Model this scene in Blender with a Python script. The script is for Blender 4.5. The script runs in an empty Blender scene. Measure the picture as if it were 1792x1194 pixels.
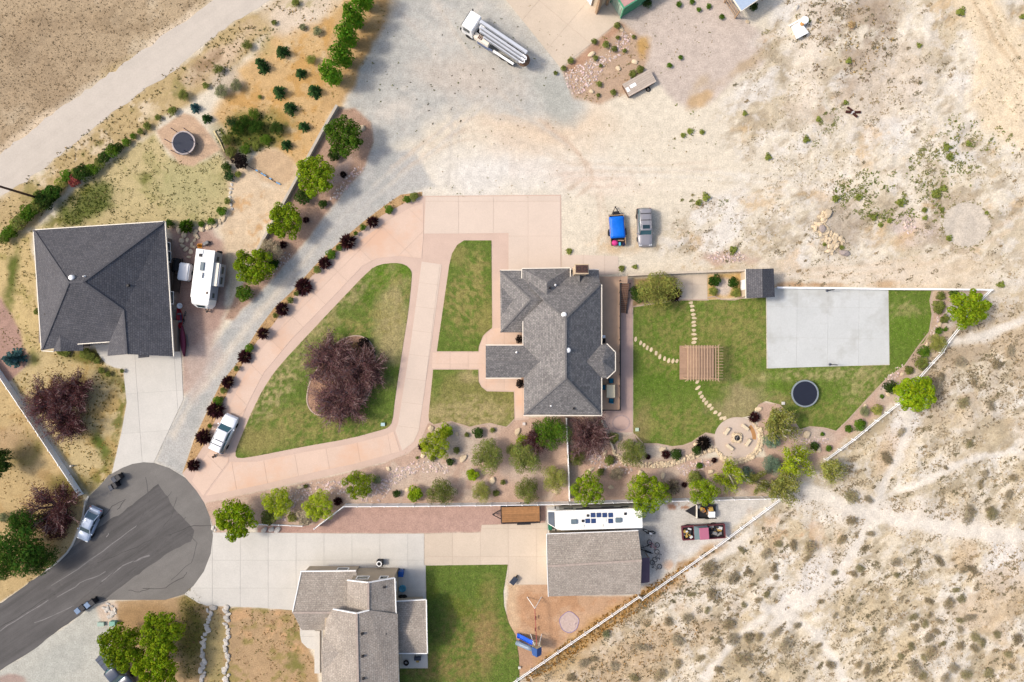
import bpy, bmesh, math, random
import numpy as np
from mathutils import Vector, Matrix

random.seed(7)
RNG = np.random.default_rng(7)
SC = bpy.context.scene
COL = SC.collection

# ---------------------------------------------------------------- camera
HCAM = 90.5          # drone height (m)
FPX = 13.2           # photo pixels per metre on the ground
cam_d = bpy.data.cameras.new("camera")
cam = bpy.data.objects.new("camera", cam_d)
COL.objects.link(cam)
cam.location = (0, 0, HCAM)
cam.rotation_euler = (0, 0, 0)
cam_d.sensor_width = 36.0
cam_d.lens = 36.0 * HCAM / (1792 / FPX)
cam_d.clip_end = 6000
SC.camera = cam

# ---------------------------------------------------------------- sky, sun, exposure
SUN_ELEV = math.radians(47)
SUN_DIR = Vector((math.cos(SUN_ELEV) * 0.998, -math.cos(SUN_ELEV) * 0.06, -math.sin(SUN_ELEV)))
world = bpy.data.worlds.new("World")
SC.world = world
world.use_nodes = True
wn = world.node_tree
sky = wn.nodes.new("ShaderNodeTexSky")
sky.sky_type = 'NISHITA'
sky.sun_disc = False
sky.sun_elevation = SUN_ELEV
sky.sun_rotation = math.atan2(-SUN_DIR.x, -SUN_DIR.y)
sky.air_density = 1.0
sky.dust_density = 4.0
sky.ozone_density = 0.6
bgn = [n for n in wn.nodes if n.type == 'BACKGROUND'][0]
bgn.inputs['Strength'].default_value = 0.15
wn.links.new(sky.outputs[0], bgn.inputs['Color'])
sun_d = bpy.data.lights.new("sun", 'SUN')
sun_d.energy = 2.0
sun_d.angle = math.radians(8.0)
sun_d.color = (1.0, 0.925, 0.82)
sun = bpy.data.objects.new("sun", sun_d)
COL.objects.link(sun)
sun.location = (-60, 4, 70)
sun.rotation_euler = SUN_DIR.to_track_quat('-Z', 'Y').to_euler()
SC.view_settings.view_transform = 'Standard'
SC.view_settings.look = 'None'
SC.view_settings.exposure = 0.58
SC.view_settings.gamma = 1.0
SC.view_settings.use_curve_mapping = False

# ---------------------------------------------------------------- helpers
LIT = 1.6            # how bright a white card is lit in the photograph


def P(px, py, z=0.0):
    """photo pixel of a point known to be at height z -> world point"""
    s = (HCAM - z) / HCAM / FPX
    return Vector(((px - 896) * s, -(py - 597) * s, z))


def lin(c):
    c = c / 255.0
    return c / 12.92 if c <= 0.04045 else ((c + 0.055) / 1.055) ** 2.4


def alb(rgb):
    return tuple(min(0.85, lin(v) / LIT) for v in rgb)


MATS = {}


def nd(nt, typ, **kw):
    n = nt.nodes.new(typ)
    for k, v in kw.items():
        if k in n.inputs:
            n.inputs[k].default_value = v
        else:
            setattr(n, k, v)
    return n


def mixmul(nt, a, b, fac=1.0, blend='MULTIPLY'):
    m = nt.nodes.new("ShaderNodeMix")
    m.data_type = 'RGBA'
    m.blend_type = blend
    m.inputs[0].default_value = fac
    nt.links.new(a, m.inputs[6])
    nt.links.new(b, m.inputs[7])
    return m


def grayramp(nt, src, lo, hi, p0=0.3, p1=0.7):
    r = nt.nodes.new("ShaderNodeMapRange")
    r.inputs[1].default_value = p0
    r.inputs[2].default_value = p1
    r.inputs[3].default_value = lo
    r.inputs[4].default_value = hi
    nt.links.new(src, r.inputs[0])
    return r


def mat(name, rgb, rough=0.8, var=0.12, scale=3.0, bump=0.0, metal=0.0, spec=0.3, space='obj',
        attr=None, raw=False, fine=0.0, fscale=25.0, objvar=0.0, coat=0.0, stain=None, streak=None):
    """procedural material: base colour varied by two noises, optional bump"""
    if name in MATS:
        return MATS[name]
    m = bpy.data.materials.new(name)
    m.use_nodes = True
    nt = m.node_tree
    bsdf = nt.nodes["Principled BSDF"]
    bsdf.inputs['Roughness'].default_value = rough
    bsdf.inputs['Metallic'].default_value = metal
    bsdf.inputs['Specular IOR Level'].default_value = spec
    if coat:
        bsdf.inputs['Coat Weight'].default_value = coat
        bsdf.inputs['Coat Roughness'].default_value = 0.08
    if space == 'pos':
        co = nt.nodes.new("ShaderNodeNewGeometry").outputs['Position']
    else:
        co = nt.nodes.new("ShaderNodeTexCoord").outputs['Object']
    c = rgb if raw else alb(rgb)
    if attr:
        a = nt.nodes.new("ShaderNodeVertexColor")
        a.layer_name = attr
        cur = a.outputs['Color']
    else:
        r = nt.nodes.new("ShaderNodeRGB")
        r.outputs[0].default_value = (*c, 1)
        cur = r.outputs[0]
    n1 = nd(nt, "ShaderNodeTexNoise", Scale=scale, Detail=5.0, Roughness=0.6)
    nt.links.new(co, n1.inputs['Vector'])
    g = grayramp(nt, n1.outputs['Fac'], 1 - var, 1 + var)
    cur = mixmul(nt, cur, g.outputs[0]).outputs[2]
    if fine:
        n2 = nd(nt, "ShaderNodeTexNoise", Scale=fscale, Detail=2.0, Roughness=0.6)
        nt.links.new(co, n2.inputs['Vector'])
        g2 = grayramp(nt, n2.outputs['Fac'], 1 - fine, 1 + fine)
        cur = mixmul(nt, cur, g2.outputs[0]).outputs[2]
    if stain:
        n3 = nd(nt, "ShaderNodeTexNoise", Scale=stain[1], Detail=6.0, Roughness=0.65)
        nt.links.new(co, n3.inputs['Vector'])
        g3 = grayramp(nt, n3.outputs['Fac'], 0, 1, stain[2], stain[2] + 0.15)
        r3 = nt.nodes.new("ShaderNodeRGB")
        r3.outputs[0].default_value = (*alb(stain[0]), 1)
        mx = nt.nodes.new("ShaderNodeMix")
        mx.data_type = 'RGBA'
        nt.links.new(g3.outputs[0], mx.inputs[0])
        nt.links.new(cur, mx.inputs[6])
        nt.links.new(r3.outputs[0], mx.inputs[7])
        cur = mx.outputs[2]
    if streak:                          # marks drawn out along one direction (tyres, rain)
        mp = nt.nodes.new("ShaderNodeMapping")
        mp.vector_type = 'TEXTURE'
        mp.inputs['Rotation'].default_value = (0, 0, math.radians(streak[0]))
        mp.inputs['Scale'].default_value = (streak[1], 1, 1)
        nt.links.new(co, mp.inputs['Vector'])
        n5 = nd(nt, "ShaderNodeTexNoise", Scale=streak[3], Detail=5.0, Roughness=0.65)
        nt.links.new(mp.outputs[0], n5.inputs['Vector'])
        g5 = grayramp(nt, n5.outputs['Fac'], 1 - streak[2], 1 + streak[2])
        cur = mixmul(nt, cur, g5.outputs[0]).outputs[2]
    if objvar:
        oi = nt.nodes.new("ShaderNodeObjectInfo")
        g4 = grayramp(nt, oi.outputs['Random'], 1 - objvar, 1 + objvar, 0, 1)
        cur = mixmul(nt, cur, g4.outputs[0]).outputs[2]
    nt.links.new(cur, bsdf.inputs['Base Color'])
    if bump:
        b = nd(nt, "ShaderNodeBump", Strength=min(1.0, bump), Distance=0.05)
        nt.links.new((n2 if fine else n1).outputs['Fac'], b.inputs['Height'])
        nt.links.new(b.outputs[0], bsdf.inputs['Normal'])
    MATS[name] = m
    return m


def glass_mat(name='glass', rgb=(38, 62, 70)):
    return mat(name, rgb, rough=0.06, var=0.1, scale=1.0, spec=0.8)


def shingle_mat(name, rgb, rgb2, row=0.25, gapk=0.42):
    m = bpy.data.materials.new(name)
    m.use_nodes = True
    nt = m.node_tree
    bsdf = nt.nodes["Principled BSDF"]
    bsdf.inputs['Roughness'].default_value = 0.9
    bsdf.inputs['Specular IOR Level'].default_value = 0.2
    uv = nt.nodes.new("ShaderNodeUVMap")
    br = nd(nt, "ShaderNodeTexBrick")
    br.offset = 0.37
    br.inputs['Scale'].default_value = 1.0
    br.inputs['Color1'].default_value = (*alb(rgb), 1)
    br.inputs['Color2'].default_value = (*alb(rgb2), 1)
    br.inputs['Mortar'].default_value = (*[v * gapk for v in alb(rgb)], 1)
    br.inputs['Mortar Size'].default_value = 0.02
    br.inputs['Mortar Smooth'].default_value = 0.3
    br.inputs['Bias'].default_value = 0.0
    br.inputs['Brick Width'].default_value = 0.33
    br.inputs['Row Height'].default_value = row
    n0 = nd(nt, "ShaderNodeTexNoise", Scale=1.2, Detail=3.0)
    nt.links.new(uv.outputs[0], n0.inputs['Vector'])
    mixv = nt.nodes.new("ShaderNodeMix")
    mixv.data_type = 'RGBA'
    mixv.blend_type = 'LINEAR_LIGHT'
    mixv.inputs[0].default_value = 0.03
    nt.links.new(uv.outputs[0], mixv.inputs[6])
    nt.links.new(n0.outputs['Color'], mixv.inputs[7])
    nt.links.new(mixv.outputs[2], br.inputs['Vector'])
    n1 = nd(nt, "ShaderNodeTexNoise", Scale=0.5, Detail=6.0, Roughness=0.65)
    nt.links.new(uv.outputs[0], n1.inputs['Vector'])
    g = grayramp(nt, n1.outputs['Fac'], 0.86, 1.14)
    cur = mixmul(nt, br.outputs['Color'], g.outputs[0]).outputs[2]
    n2 = nd(nt, "ShaderNodeTexNoise", Scale=6.0, Detail=3.0)
    nt.links.new(uv.outputs[0], n2.inputs['Vector'])
    g2 = grayramp(nt, n2.outputs['Fac'], 0.75, 1.25)
    cur = mixmul(nt, cur, g2.outputs[0]).outputs[2]
    nt.links.new(cur, bsdf.inputs['Base Color'])
    b = nd(nt, "ShaderNodeBump", Strength=0.5, Distance=0.03)
    nt.links.new(br.outputs['Fac'], b.inputs['Height'])
    b.invert = True
    nt.links.new(b.outputs[0], bsdf.inputs['Normal'])
    MATS[name] = m
    return m


def foliage_mat(name, rgb, trans=0.4, hue=0.03):
    if name in MATS:
        return MATS[name]
    m = bpy.data.materials.new(name)
    m.use_nodes = True
    nt = m.node_tree
    for n in list(nt.nodes):
        if n.type == 'BSDF_PRINCIPLED':
            nt.nodes.remove(n)
    out = [n for n in nt.nodes if n.type == 'OUTPUT_MATERIAL'][0]
    a = nt.nodes.new("ShaderNodeVertexColor")
    a.layer_name = "v"
    r = nt.nodes.new("ShaderNodeRGB")
    r.outputs[0].default_value = (*[min(0.6, v * 1.6) for v in alb(rgb)], 1)
    hs = nt.nodes.new("ShaderNodeHueSaturation")
    sep = nt.nodes.new("ShaderNodeSeparateColor")
    nt.links.new(a.outputs[0], sep.inputs[0])
    gh = grayramp(nt, sep.outputs[1], 0.5 - hue, 0.5 + hue, 0, 1)
    gv = grayramp(nt, sep.outputs[0], 0.55, 1.5, 0, 1)
    oi = nt.nodes.new("ShaderNodeObjectInfo")
    go = grayramp(nt, oi.outputs['Random'], 0.85, 1.18, 0, 1)
    mu = nd(nt, "ShaderNodeMath", operation='MULTIPLY')
    nt.links.new(gv.outputs[0], mu.inputs[0])
    nt.links.new(go.outputs[0], mu.inputs[1])
    nt.links.new(gh.outputs[0], hs.inputs['Hue'])
    nt.links.new(mu.outputs[0], hs.inputs['Value'])
    nt.links.new(r.outputs[0], hs.inputs['Color'])
    d = nt.nodes.new("ShaderNodeBsdfDiffuse")
    t = nt.nodes.new("ShaderNodeBsdfTranslucent")
    nt.links.new(hs.outputs[0], d.inputs[0])
    nt.links.new(hs.outputs[0], t.inputs[0])
    mx = nt.nodes.new("ShaderNodeMixShader")
    mx.inputs[0].default_value = trans
    nt.links.new(d.outputs[0], mx.inputs[1])
    nt.links.new(t.outputs[0], mx.inputs[2])
    nt.links.new(mx.outputs[0], out.inputs['Surface'])
    MATS[name] = m
    return m


def thing(name, label, cat, loc=(0, 0, 0), rz=0.0, group=None):
    o = bpy.data.objects.new(name, None)
    o.empty_display_size = 0.3
    COL.objects.link(o)
    o.location = loc
    o.rotation_euler = (0, 0, rz)
    o['label'] = label
    o['category'] = cat
    if group:
        o['group'] = group
    return o


def tag(o, label, cat, group=None, kind=None):
    if label:
        o['label'] = label
    if cat:
        o['category'] = cat
    if group:
        o['group'] = group
    if kind:
        o['kind'] = kind
    return o


def link(name, me, m=None, parent=None, smooth=False):
    o = bpy.data.objects.new(name, me)
    COL.objects.link(o)
    if m is not None:
        if len(me.materials):
            me.materials[0] = m
        else:
            me.materials.append(m)
    if parent is not None:
        o.parent = parent
    if smooth:
        me.polygons.foreach_set('use_smooth', [True] * len(me.polygons))
    return o


def mesh_np(name, V, F, colors=None, cname='v'):
    """V (n,3), F (m,k) -> mesh ; colors (n,3|4) per vertex"""
    me = bpy.data.meshes.new(name)
    V = np.asarray(V, dtype=np.float32)
    F = np.asarray(F, dtype=np.int32)
    k = F.shape[1]
    me.vertices.add(len(V))
    me.vertices.foreach_set('co', V.ravel())
    me.loops.add(F.size)
    me.loops.foreach_set('vertex_index', F.ravel())
    me.polygons.add(len(F))
    me.polygons.foreach_set('loop_start', np.arange(0, F.size, k, dtype=np.int32))
    me.update(calc_edges=True)
    if colors is not None:
        at = me.color_attributes.new(cname, 'FLOAT_COLOR', 'POINT')
        c = np.ones((len(V), 4), dtype=np.float32)
        c[:, :colors.shape[1]] = colors
        at.data.foreach_set('color', c.ravel())
    me.validate()
    return me


class G:
    """collects shapes into one mesh"""

    def __init__(s):
        s.v = []
        s.f = []

    def add(s, vs, fs):
        o = len(s.v)
        s.v += [tuple(v) for v in vs]
        s.f += [tuple(i + o for i in f) for f in fs]
        return s

    def box(s, c, d, rz=0.0, taper=1.0, M=None):
        x, y, z = d[0] / 2, d[1] / 2, d[2] / 2
        t = taper
        vs = [Vector(v) for v in [(-x, -y, -z), (x, -y, -z), (x, y, -z), (-x, y, -z),
                                  (-x * t, -y * t, z), (x * t, -y * t, z), (x * t, y * t, z), (-x * t, y * t, z)]]
        R = M if M is not None else Matrix.Rotation(rz, 3, 'Z')
        c = Vector(c)
        vs = [R @ v + c for v in vs]
        return s.add(vs, [(3, 2, 1, 0), (4, 5, 6, 7), (0, 1, 5, 4), (1, 2, 6, 5), (2, 3, 7, 6), (3, 0, 4, 7)])

    def beam(s, a, b, w, h, up=(0, 0, 1)):
        """box from a to b with width w and height h, centred on the line"""
        a, b = Vector(a), Vector(b)
        d = (b - a)
        L = d.length
        if L < 1e-6:
            return s
        d.normalize()
        up = Vector(up)
        if abs(d.dot(up)) > 0.99:
            up = Vector((1, 0, 0))
        sd = d.cross(up).normalized()
        u = sd.cross(d)
        M = Matrix((d, sd, u)).transposed()
        return s.box((a + b) / 2, (L, w, h), M=M)

    def tube(s, pts, rads, n=8, caps=True):
        pts = [Vector(p) for p in pts]
        if not isinstance(rads, (list, tuple)):
            rads = [rads] * len(pts)
        rings = []
        for i, p in enumerate(pts):
            a = pts[max(0, i - 1)]
            b = pts[min(len(pts) - 1, i + 1)]
            d = (b - a).normalized()
            up = Vector((0, 0, 1)) if abs(d.z) < 0.95 else Vector((1, 0, 0))
            u = d.cross(up).normalized()
            v = d.cross(u)
            rings.append([p + (u * math.cos(t) + v * math.sin(t)) * rads[i]
                          for t in [2 * math.pi * k / n for k in range(n)]])
        return s.loft(rings, caps)

    def loft(s, rings, caps=True, closed=True):
        n = len(rings[0])
        vs = [v for r in rings for v in r]
        fs = []
        for i in range(len(rings) - 1):
            for k in range(n if closed else n - 1):
                k2 = (k + 1) % n
                fs.append((i * n + k, i * n + k2, (i + 1) * n + k2, (i + 1) * n + k))
        if caps:
            fs.append(tuple(range(n))[::-1])
            fs.append(tuple((len(rings) - 1) * n + k for k in range(n)))
        return s.add(vs, fs)

    def lathe(s, c, prof, n=16, axis='z', ring=False):
        """prof: list of (r, h); ring: the profile closes on itself (tyre, hoop)"""
        c = Vector(c)
        if ring:
            prof = list(prof) + [prof[0]]
        rings = []
        for r, h in prof:
            ring_ = []
            for k in range(n):
                t = 2 * math.pi * k / n
                if axis == 'z':
                    ring_.append(c + Vector((r * math.cos(t), r * math.sin(t), h)))
                elif axis == 'y':
                    ring_.append(c + Vector((r * math.cos(t), h, r * math.sin(t))))
                else:
                    ring_.append(c + Vector((h, r * math.cos(t), r * math.sin(t))))
            rings.append(ring_)
        return s.loft(rings, caps=not ring)

    def prism(s, poly, z0, z1):
        n = len(poly)
        vs = [(p[0], p[1], z0) for p in poly] + [(p[0], p[1], z1) for p in poly]
        fs = [tuple(range(n))[::-1], tuple(range(n, 2 * n))]
        for i in range(n):
            j = (i + 1) % n
            fs.append((i, j, n + j, n + i))
        return s.add(vs, fs)

    def face(s, pts):
        return s.add(pts, [tuple(range(len(pts)))])

    def build(s, name, m, parent=None, smooth=False, bevel=0.0, seg=1):
        me = bpy.data.meshes.new(name)
        me.from_pydata(s.v, [], s.f)
        bm = bmesh.new()
        bm.from_mesh(me)
        if bevel:
            bmesh.ops.remove_doubles(bm, verts=bm.verts, dist=1e-5)
            es = [e for e in bm.edges if len(e.link_faces) == 2 and e.calc_face_angle(0) > 0.5]
            bmesh.ops.bevel(bm, geom=es, offset=bevel, segments=seg, affect='EDGES', clamp_overlap=True)
        bmesh.ops.recalc_face_normals(bm, faces=bm.faces)
        bm.to_mesh(me)
        bm.free()
        return link(name, me, m, parent, smooth)


# ------------------------------------------------------------ numpy noise
def _hash(ix, iy, seed):
    h = (ix.astype(np.int64) * 374761393 + iy.astype(np.int64) * 668265263 + seed * 974711) & 0x7fffffff
    h = ((h ^ (h >> 13)) * 1274126177) & 0x7fffffff
    return ((h ^ (h >> 16)) & 0xffff) / 65535.0


def vnoise(x, y, seed):
    ix, iy = np.floor(x), np.floor(y)
    fx, fy = x - ix, y - iy
    fx = fx * fx * (3 - 2 * fx)
    fy = fy * fy * (3 - 2 * fy)
    a = _hash(ix, iy, seed)
    b = _hash(ix + 1, iy, seed)
    c = _hash(ix, iy + 1, seed)
    d = _hash(ix + 1, iy + 1, seed)
    return (a * (1 - fx) + b * fx) * (1 - fy) + (c * (1 - fx) + d * fx) * fy


def fbm(x, y, size, octv=4, seed=1, gain=0.55):
    """0..1 fractal noise with feature size in metres"""
    t = 0
    a = 1.0
    tot = 0
    f = 1.0 / size
    for o in range(octv):
        t = t + a * vnoise(x * f + 17.3 * o, y * f - 9.1 * o, seed + o * 7)
        tot += a
        a *= gain
        f *= 2.03
    return t / tot


def sdist(poly, X, Y):
    """signed distance (m) to a polygon given in photo pixels at ground height; negative inside"""
    pts = [P(*p) for p in poly]
    n = len(pts)
    d2 = np.full(X.shape, 1e12)
    inside = np.zeros(X.shape, bool)
    for i in range(n):
        ax, ay = pts[i].x, pts[i].y
        bx, by = pts[(i + 1) % n].x, pts[(i + 1) % n].y
        ex, ey = bx - ax, by - ay
        t = np.clip(((X - ax) * ex + (Y - ay) * ey) / (ex * ex + ey * ey + 1e-12), 0, 1)
        d2 = np.minimum(d2, (X - ax - t * ex) ** 2 + (Y - ay - t * ey) ** 2)
        if by != ay:
            c = ((ay > Y) != (by > Y)) & (X < (bx - ax) * (Y - ay) / (by - ay) + ax)
            inside ^= c
    d = np.sqrt(d2)
    return np.where(inside, -d, d)


def sdell(e, X, Y):
    cx, cy, rx, ry = e[:4]
    rot = math.radians(e[4]) if len(e) > 4 else 0
    c = P(cx, cy)
    dx, dy = X - c.x, -(Y - c.y)
    u = dx * math.cos(rot) + dy * math.sin(rot)
    v = -dx * math.sin(rot) + dy * math.cos(rot)
    rx, ry = rx / FPX, ry / FPX
    q = np.sqrt((u / rx) ** 2 + (v / ry) ** 2)
    return (q - 1) * min(rx, ry)


def shape_d(sh, X, Y):
    return sdell(sh, X, Y) if isinstance(sh[0], (int, float)) else sdist(sh, X, Y)


def bbox_m(sh, pad):
    if isinstance(sh[0], (int, float)):
        r = max(sh[2], sh[3])
        a, b = P(sh[0] - r, sh[1] + r), P(sh[0] + r, sh[1] - r)
    else:
        a = P(min(p[0] for p in sh), max(p[1] for p in sh))
        b = P(max(p[0] for p in sh), min(p[1] for p in sh))
    return a.x - pad, a.y - pad, b.x + pad, b.y + pad


def evalcol(ops, X, Y, base):
    """paint list -> albedo (n,3). op = (shape, rgb, soft, noise_amp, noise_size, strength)"""
    X = np.asarray(X, float)
    Y = np.asarray(Y, float)
    C = np.empty((len(X), 3))
    C[:] = alb(base)
    for k, op in enumerate(ops):
        sh, rgb, soft, amp, size, st = op[:6]
        x0, y0, x1, y1 = bbox_m(sh, soft + amp)
        ix = np.nonzero((X >= x0) & (X <= x1) & (Y >= y0) & (Y <= y1))[0]
        if not len(ix):
            continue
        x, y = X[ix], Y[ix]
        d = shape_d(sh, x, y)
        if amp:
            d = d + (fbm(x, y, size, 4, 31 + k) - 0.5) * 2 * amp
        w = np.clip(0.5 - d / max(soft, 1e-3), 0, 1)
        w = w * w * (3 - 2 * w) * st
        if len(op) > 6:                 # only where a noise of its own is high: mottling
            thr = op[6]
            ux, uy = x, y
            if len(op) > 7:             # stretched along a direction
                an, stc = math.radians(op[7]), op[8]
                ux = (x * math.cos(an) + y * math.sin(an)) / stc
                uy = -x * math.sin(an) + y * math.cos(an)
            nn = fbm(ux, uy, size, 5, 301 + k * 3, 0.62)
            w = w * np.clip((nn - thr) / 0.10, 0, 1)
        C[ix] = C[ix] * (1 - w[:, None]) + np.array(alb(rgb)) * w[:, None]
    return C


def clip_cell(poly, x0, y0, x1, y1):
    """Sutherland-Hodgman: poly (list of xy) clipped to a box"""
    def cut(pts, ins, inter):
        out = []
        for i in range(len(pts)):
            a, b = pts[i - 1], pts[i]
            ia, ib = ins(a), ins(b)
            if ib:
                if not ia:
                    out.append(inter(a, b))
                out.append(b)
            elif ia:
                out.append(inter(a, b))
        return out
    for ax, val, sgn in ((0, x0, 1), (0, x1, -1), (1, y0, 1), (1, y1, -1)):
        if not poly:
            return poly

        def ins(p):
            return (p[ax] - val) * sgn >= 0

        def inter(a, b):
            t = (val - a[ax]) / (b[ax] - a[ax])
            return (a[0] + (b[0] - a[0]) * t, a[1] + (b[1] - a[1]) * t)
        poly = cut(poly, ins, inter)
    return poly


def poly_area(p):
    return 0.5 * abs(sum(p[i - 1][0] * p[i][1] - p[i][0] * p[i - 1][1] for i in range(len(p))))


def smooth_poly(poly, it=2):
    for _ in range(it):
        q = []
        for i in range(len(poly)):
            a, b = poly[i], poly[(i + 1) % len(poly)]
            q.append((a[0] * .75 + b[0] * .25, a[1] * .75 + b[1] * .25))
            q.append((a[0] * .25 + b[0] * .75, a[1] * .25 + b[1] * .75))
        poly = q
    return poly


def jitter_poly(poly, step=8, amp=3, seed=0):
    """photo-pixel polygon with its edges subdivided and made ragged"""
    r = random.Random(seed)
    q = []
    for i in range(len(poly)):
        a, b = poly[i], poly[(i + 1) % len(poly)]
        L = math.hypot(b[0] - a[0], b[1] - a[1])
        n = max(1, int(L / step))
        for k in range(n):
            t = k / n
            q.append((a[0] + (b[0] - a[0]) * t + r.uniform(-amp, amp), a[1] + (b[1] - a[1]) * t + r.uniform(-amp, amp)))
    return q


def sheet(name, poly, z, m, ops=None, base=None, cell=0.5, kind='structure', thick=0.0):
    """flat sheet over a photo polygon (ground level), cut into cells that carry the painted colour"""
    pts = [P(*p)[:2] for p in poly]
    xs = [p[0] for p in pts]
    ys = [p[1] for p in pts]
    V = []
    idx = {}
    F = []

    def vid(x, y):
        k = (round(x, 4), round(y, 4))
        if k not in idx:
            idx[k] = len(V)
            V.append((x, y, z))
        return idx[k]
    nx = max(1, math.ceil((max(xs) - min(xs)) / cell))
    ny = max(1, math.ceil((max(ys) - min(ys)) / cell))
    for i in range(nx):
        x0 = min(xs) + i * cell
        strip = clip_cell(pts, x0, -1e6, x0 + cell, 1e6)
        if len(strip) < 3:
            continue
        for j in range(ny):
            y0 = min(ys) + j * cell
            q = clip_cell(strip, -1e6, y0, 1e6, y0 + cell)
            if len(q) < 3 or poly_area(q) < 1e-5:
                continue
            f = []
            for p in q:
                v = vid(*p)
                if v not in f:
                    f.append(v)
            if len(f) >= 3:
                F.append(f)
    if thick:                       # skirt down the edge
        n = len(pts)
        for i in range(n):
            a, b = pts[i], pts[(i + 1) % n]
            o = len(V)
            V += [(a[0], a[1], z), (b[0], b[1], z), (b[0], b[1], z - thick), (a[0], a[1], z - thick)]
            F.append([o, o + 1, o + 2, o + 3])
    me = bpy.data.meshes.new(name)
    me.from_pydata(V, [], F)
    if base is not None:
        A = np.array(V)
        C = evalcol(ops or [], A[:, 0], A[:, 1], base)
        at = me.color_attributes.new('col', 'FLOAT_COLOR', 'POINT')
        c = np.ones((len(V), 4), dtype=np.float32)
        c[:, :3] = C
        at.data.foreach_set('color', c.ravel())
    bm = bmesh.new()
    bm.from_mesh(me)
    bmesh.ops.recalc_face_normals(bm, faces=bm.faces)
    up = sum(f.normal.z * f.calc_area() for f in bm.faces)
    if up < 0:
        bmesh.ops.reverse_faces(bm, faces=bm.faces)
    bm.to_mesh(me)
    bm.free()
    o = link(name, me, m)
    o['kind'] = kind
    return o


def slabs(name, poly, z, m, cell=3.0, rot=0.0, gap=0.03, under=None, off=(0, 0)):
    """paving: a base sheet (structure) with its concrete slabs as children"""
    base = sheet(name, poly, z, under, cell=6.0)
    pts = [P(*p)[:2] for p in poly]
    ca, sa = math.cos(-rot), math.sin(-rot)
    q = [(x * ca - y * sa, x * sa + y * ca) for x, y in pts]
    x0 = min(p[0] for p in q) - off[0]
    y0 = min(p[1] for p in q) - off[1]
    x1 = max(p[0] for p in q)
    y1 = max(p[1] for p in q)
    ca, sa = math.cos(rot), math.sin(rot)
    x = x0
    while x < x1:
        strip = clip_cell(q, x + gap / 2, -1e6, x + cell - gap / 2, 1e6)
        y = y0
        while y < y1 and len(strip) >= 3:
            c = clip_cell(strip, -1e6, y + gap / 2, 1e6, y + cell - gap / 2)
            y += cell
            if len(c) < 3 or poly_area(c) < 0.05:
                continue
            d = []
            for p in c:
                if not d or math.hypot(p[0] - d[-1][0], p[1] - d[-1][1]) > 0.004:
                    d.append(p)
            if len(d) < 3:
                continue
            w = [(a * ca - b * sa, a * sa + b * ca) for a, b in d]
            G().prism(w, z + 0.004, z + 0.02).build('slab', m, base)
        x += cell
    return base
# ================================================================ ground
CREAM = (234, 222, 200)
FIELD = [(-80, -60), (440, -60), (372, 0), (327, 35), (271, 73), (201, 123), (113, 183), (0, 270), (-80, 320)]
ROAD = [(-80, 322), (0, 270), (113, 183), (201, 123), (271, 73), (327, 35), (372, 0), (440, -50),
        (530, -38), (475, 0), (450, 15), (392, 50), (294, 131), (211, 186), (105, 271), (73, 300), (0, 345), (-80, 398)]
LANE = [(269, 810), (321, 699), (340, 668), (362, 625), (405, 565), (450, 516), (495, 471), (538, 421), (581, 363),
        (631, 303), (652, 262), (720, 262), (760, 325), (739, 330), (701, 345), (676, 362), (636, 392), (591, 430), (550, 470),
        (513, 512), (480, 543), (450, 583), (417, 637), (387, 674), (362, 725), (339, 775), (329, 805), (319, 832), (296, 819)]
BEDW = [(592, 190), (620, 190), (650, 215), (655, 245), (640, 290), (581, 360), (538, 418), (495, 468), (450, 515),
        (408, 560), (392, 560), (410, 520), (453, 440), (497, 358), (538, 284)]
GRAVELTOP = [(601, 183), (626, 136), (643, 100), (664, 63), (681, 43), (696, 8), (700, -60), (880, -60), (885, 0), (980, 119),
             (1020, 190), (1000, 215), (900, 195), (830, 190), (760, 215), (700, 260), (660, 330), (600, 380), (560, 400), (600, 330), (650, 250)]
YARDN = [(60, 404), (90, 385), (130, 330), (200, 280), (270, 232), (300, 272), (337, 292), (384, 263), (405, 300), (402, 360),
         (384, 392), (290, 402)]
HILL = [(1360, 875), (1445, 800), (1570, 705), (1605, 655), (1655, 595), (1732, 508), (1900, 480), (1900, 1300), (880, 1300), (900, 1194),
        (1120, 1045)]
UR = [(1300, 130), (1380, 0), (1400, -60), (1900, -60), (1900, 480), (1735, 505), (1356, 500), (1300, 465), (1120, 430), (1300, 300), (1250, 200)]

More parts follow.
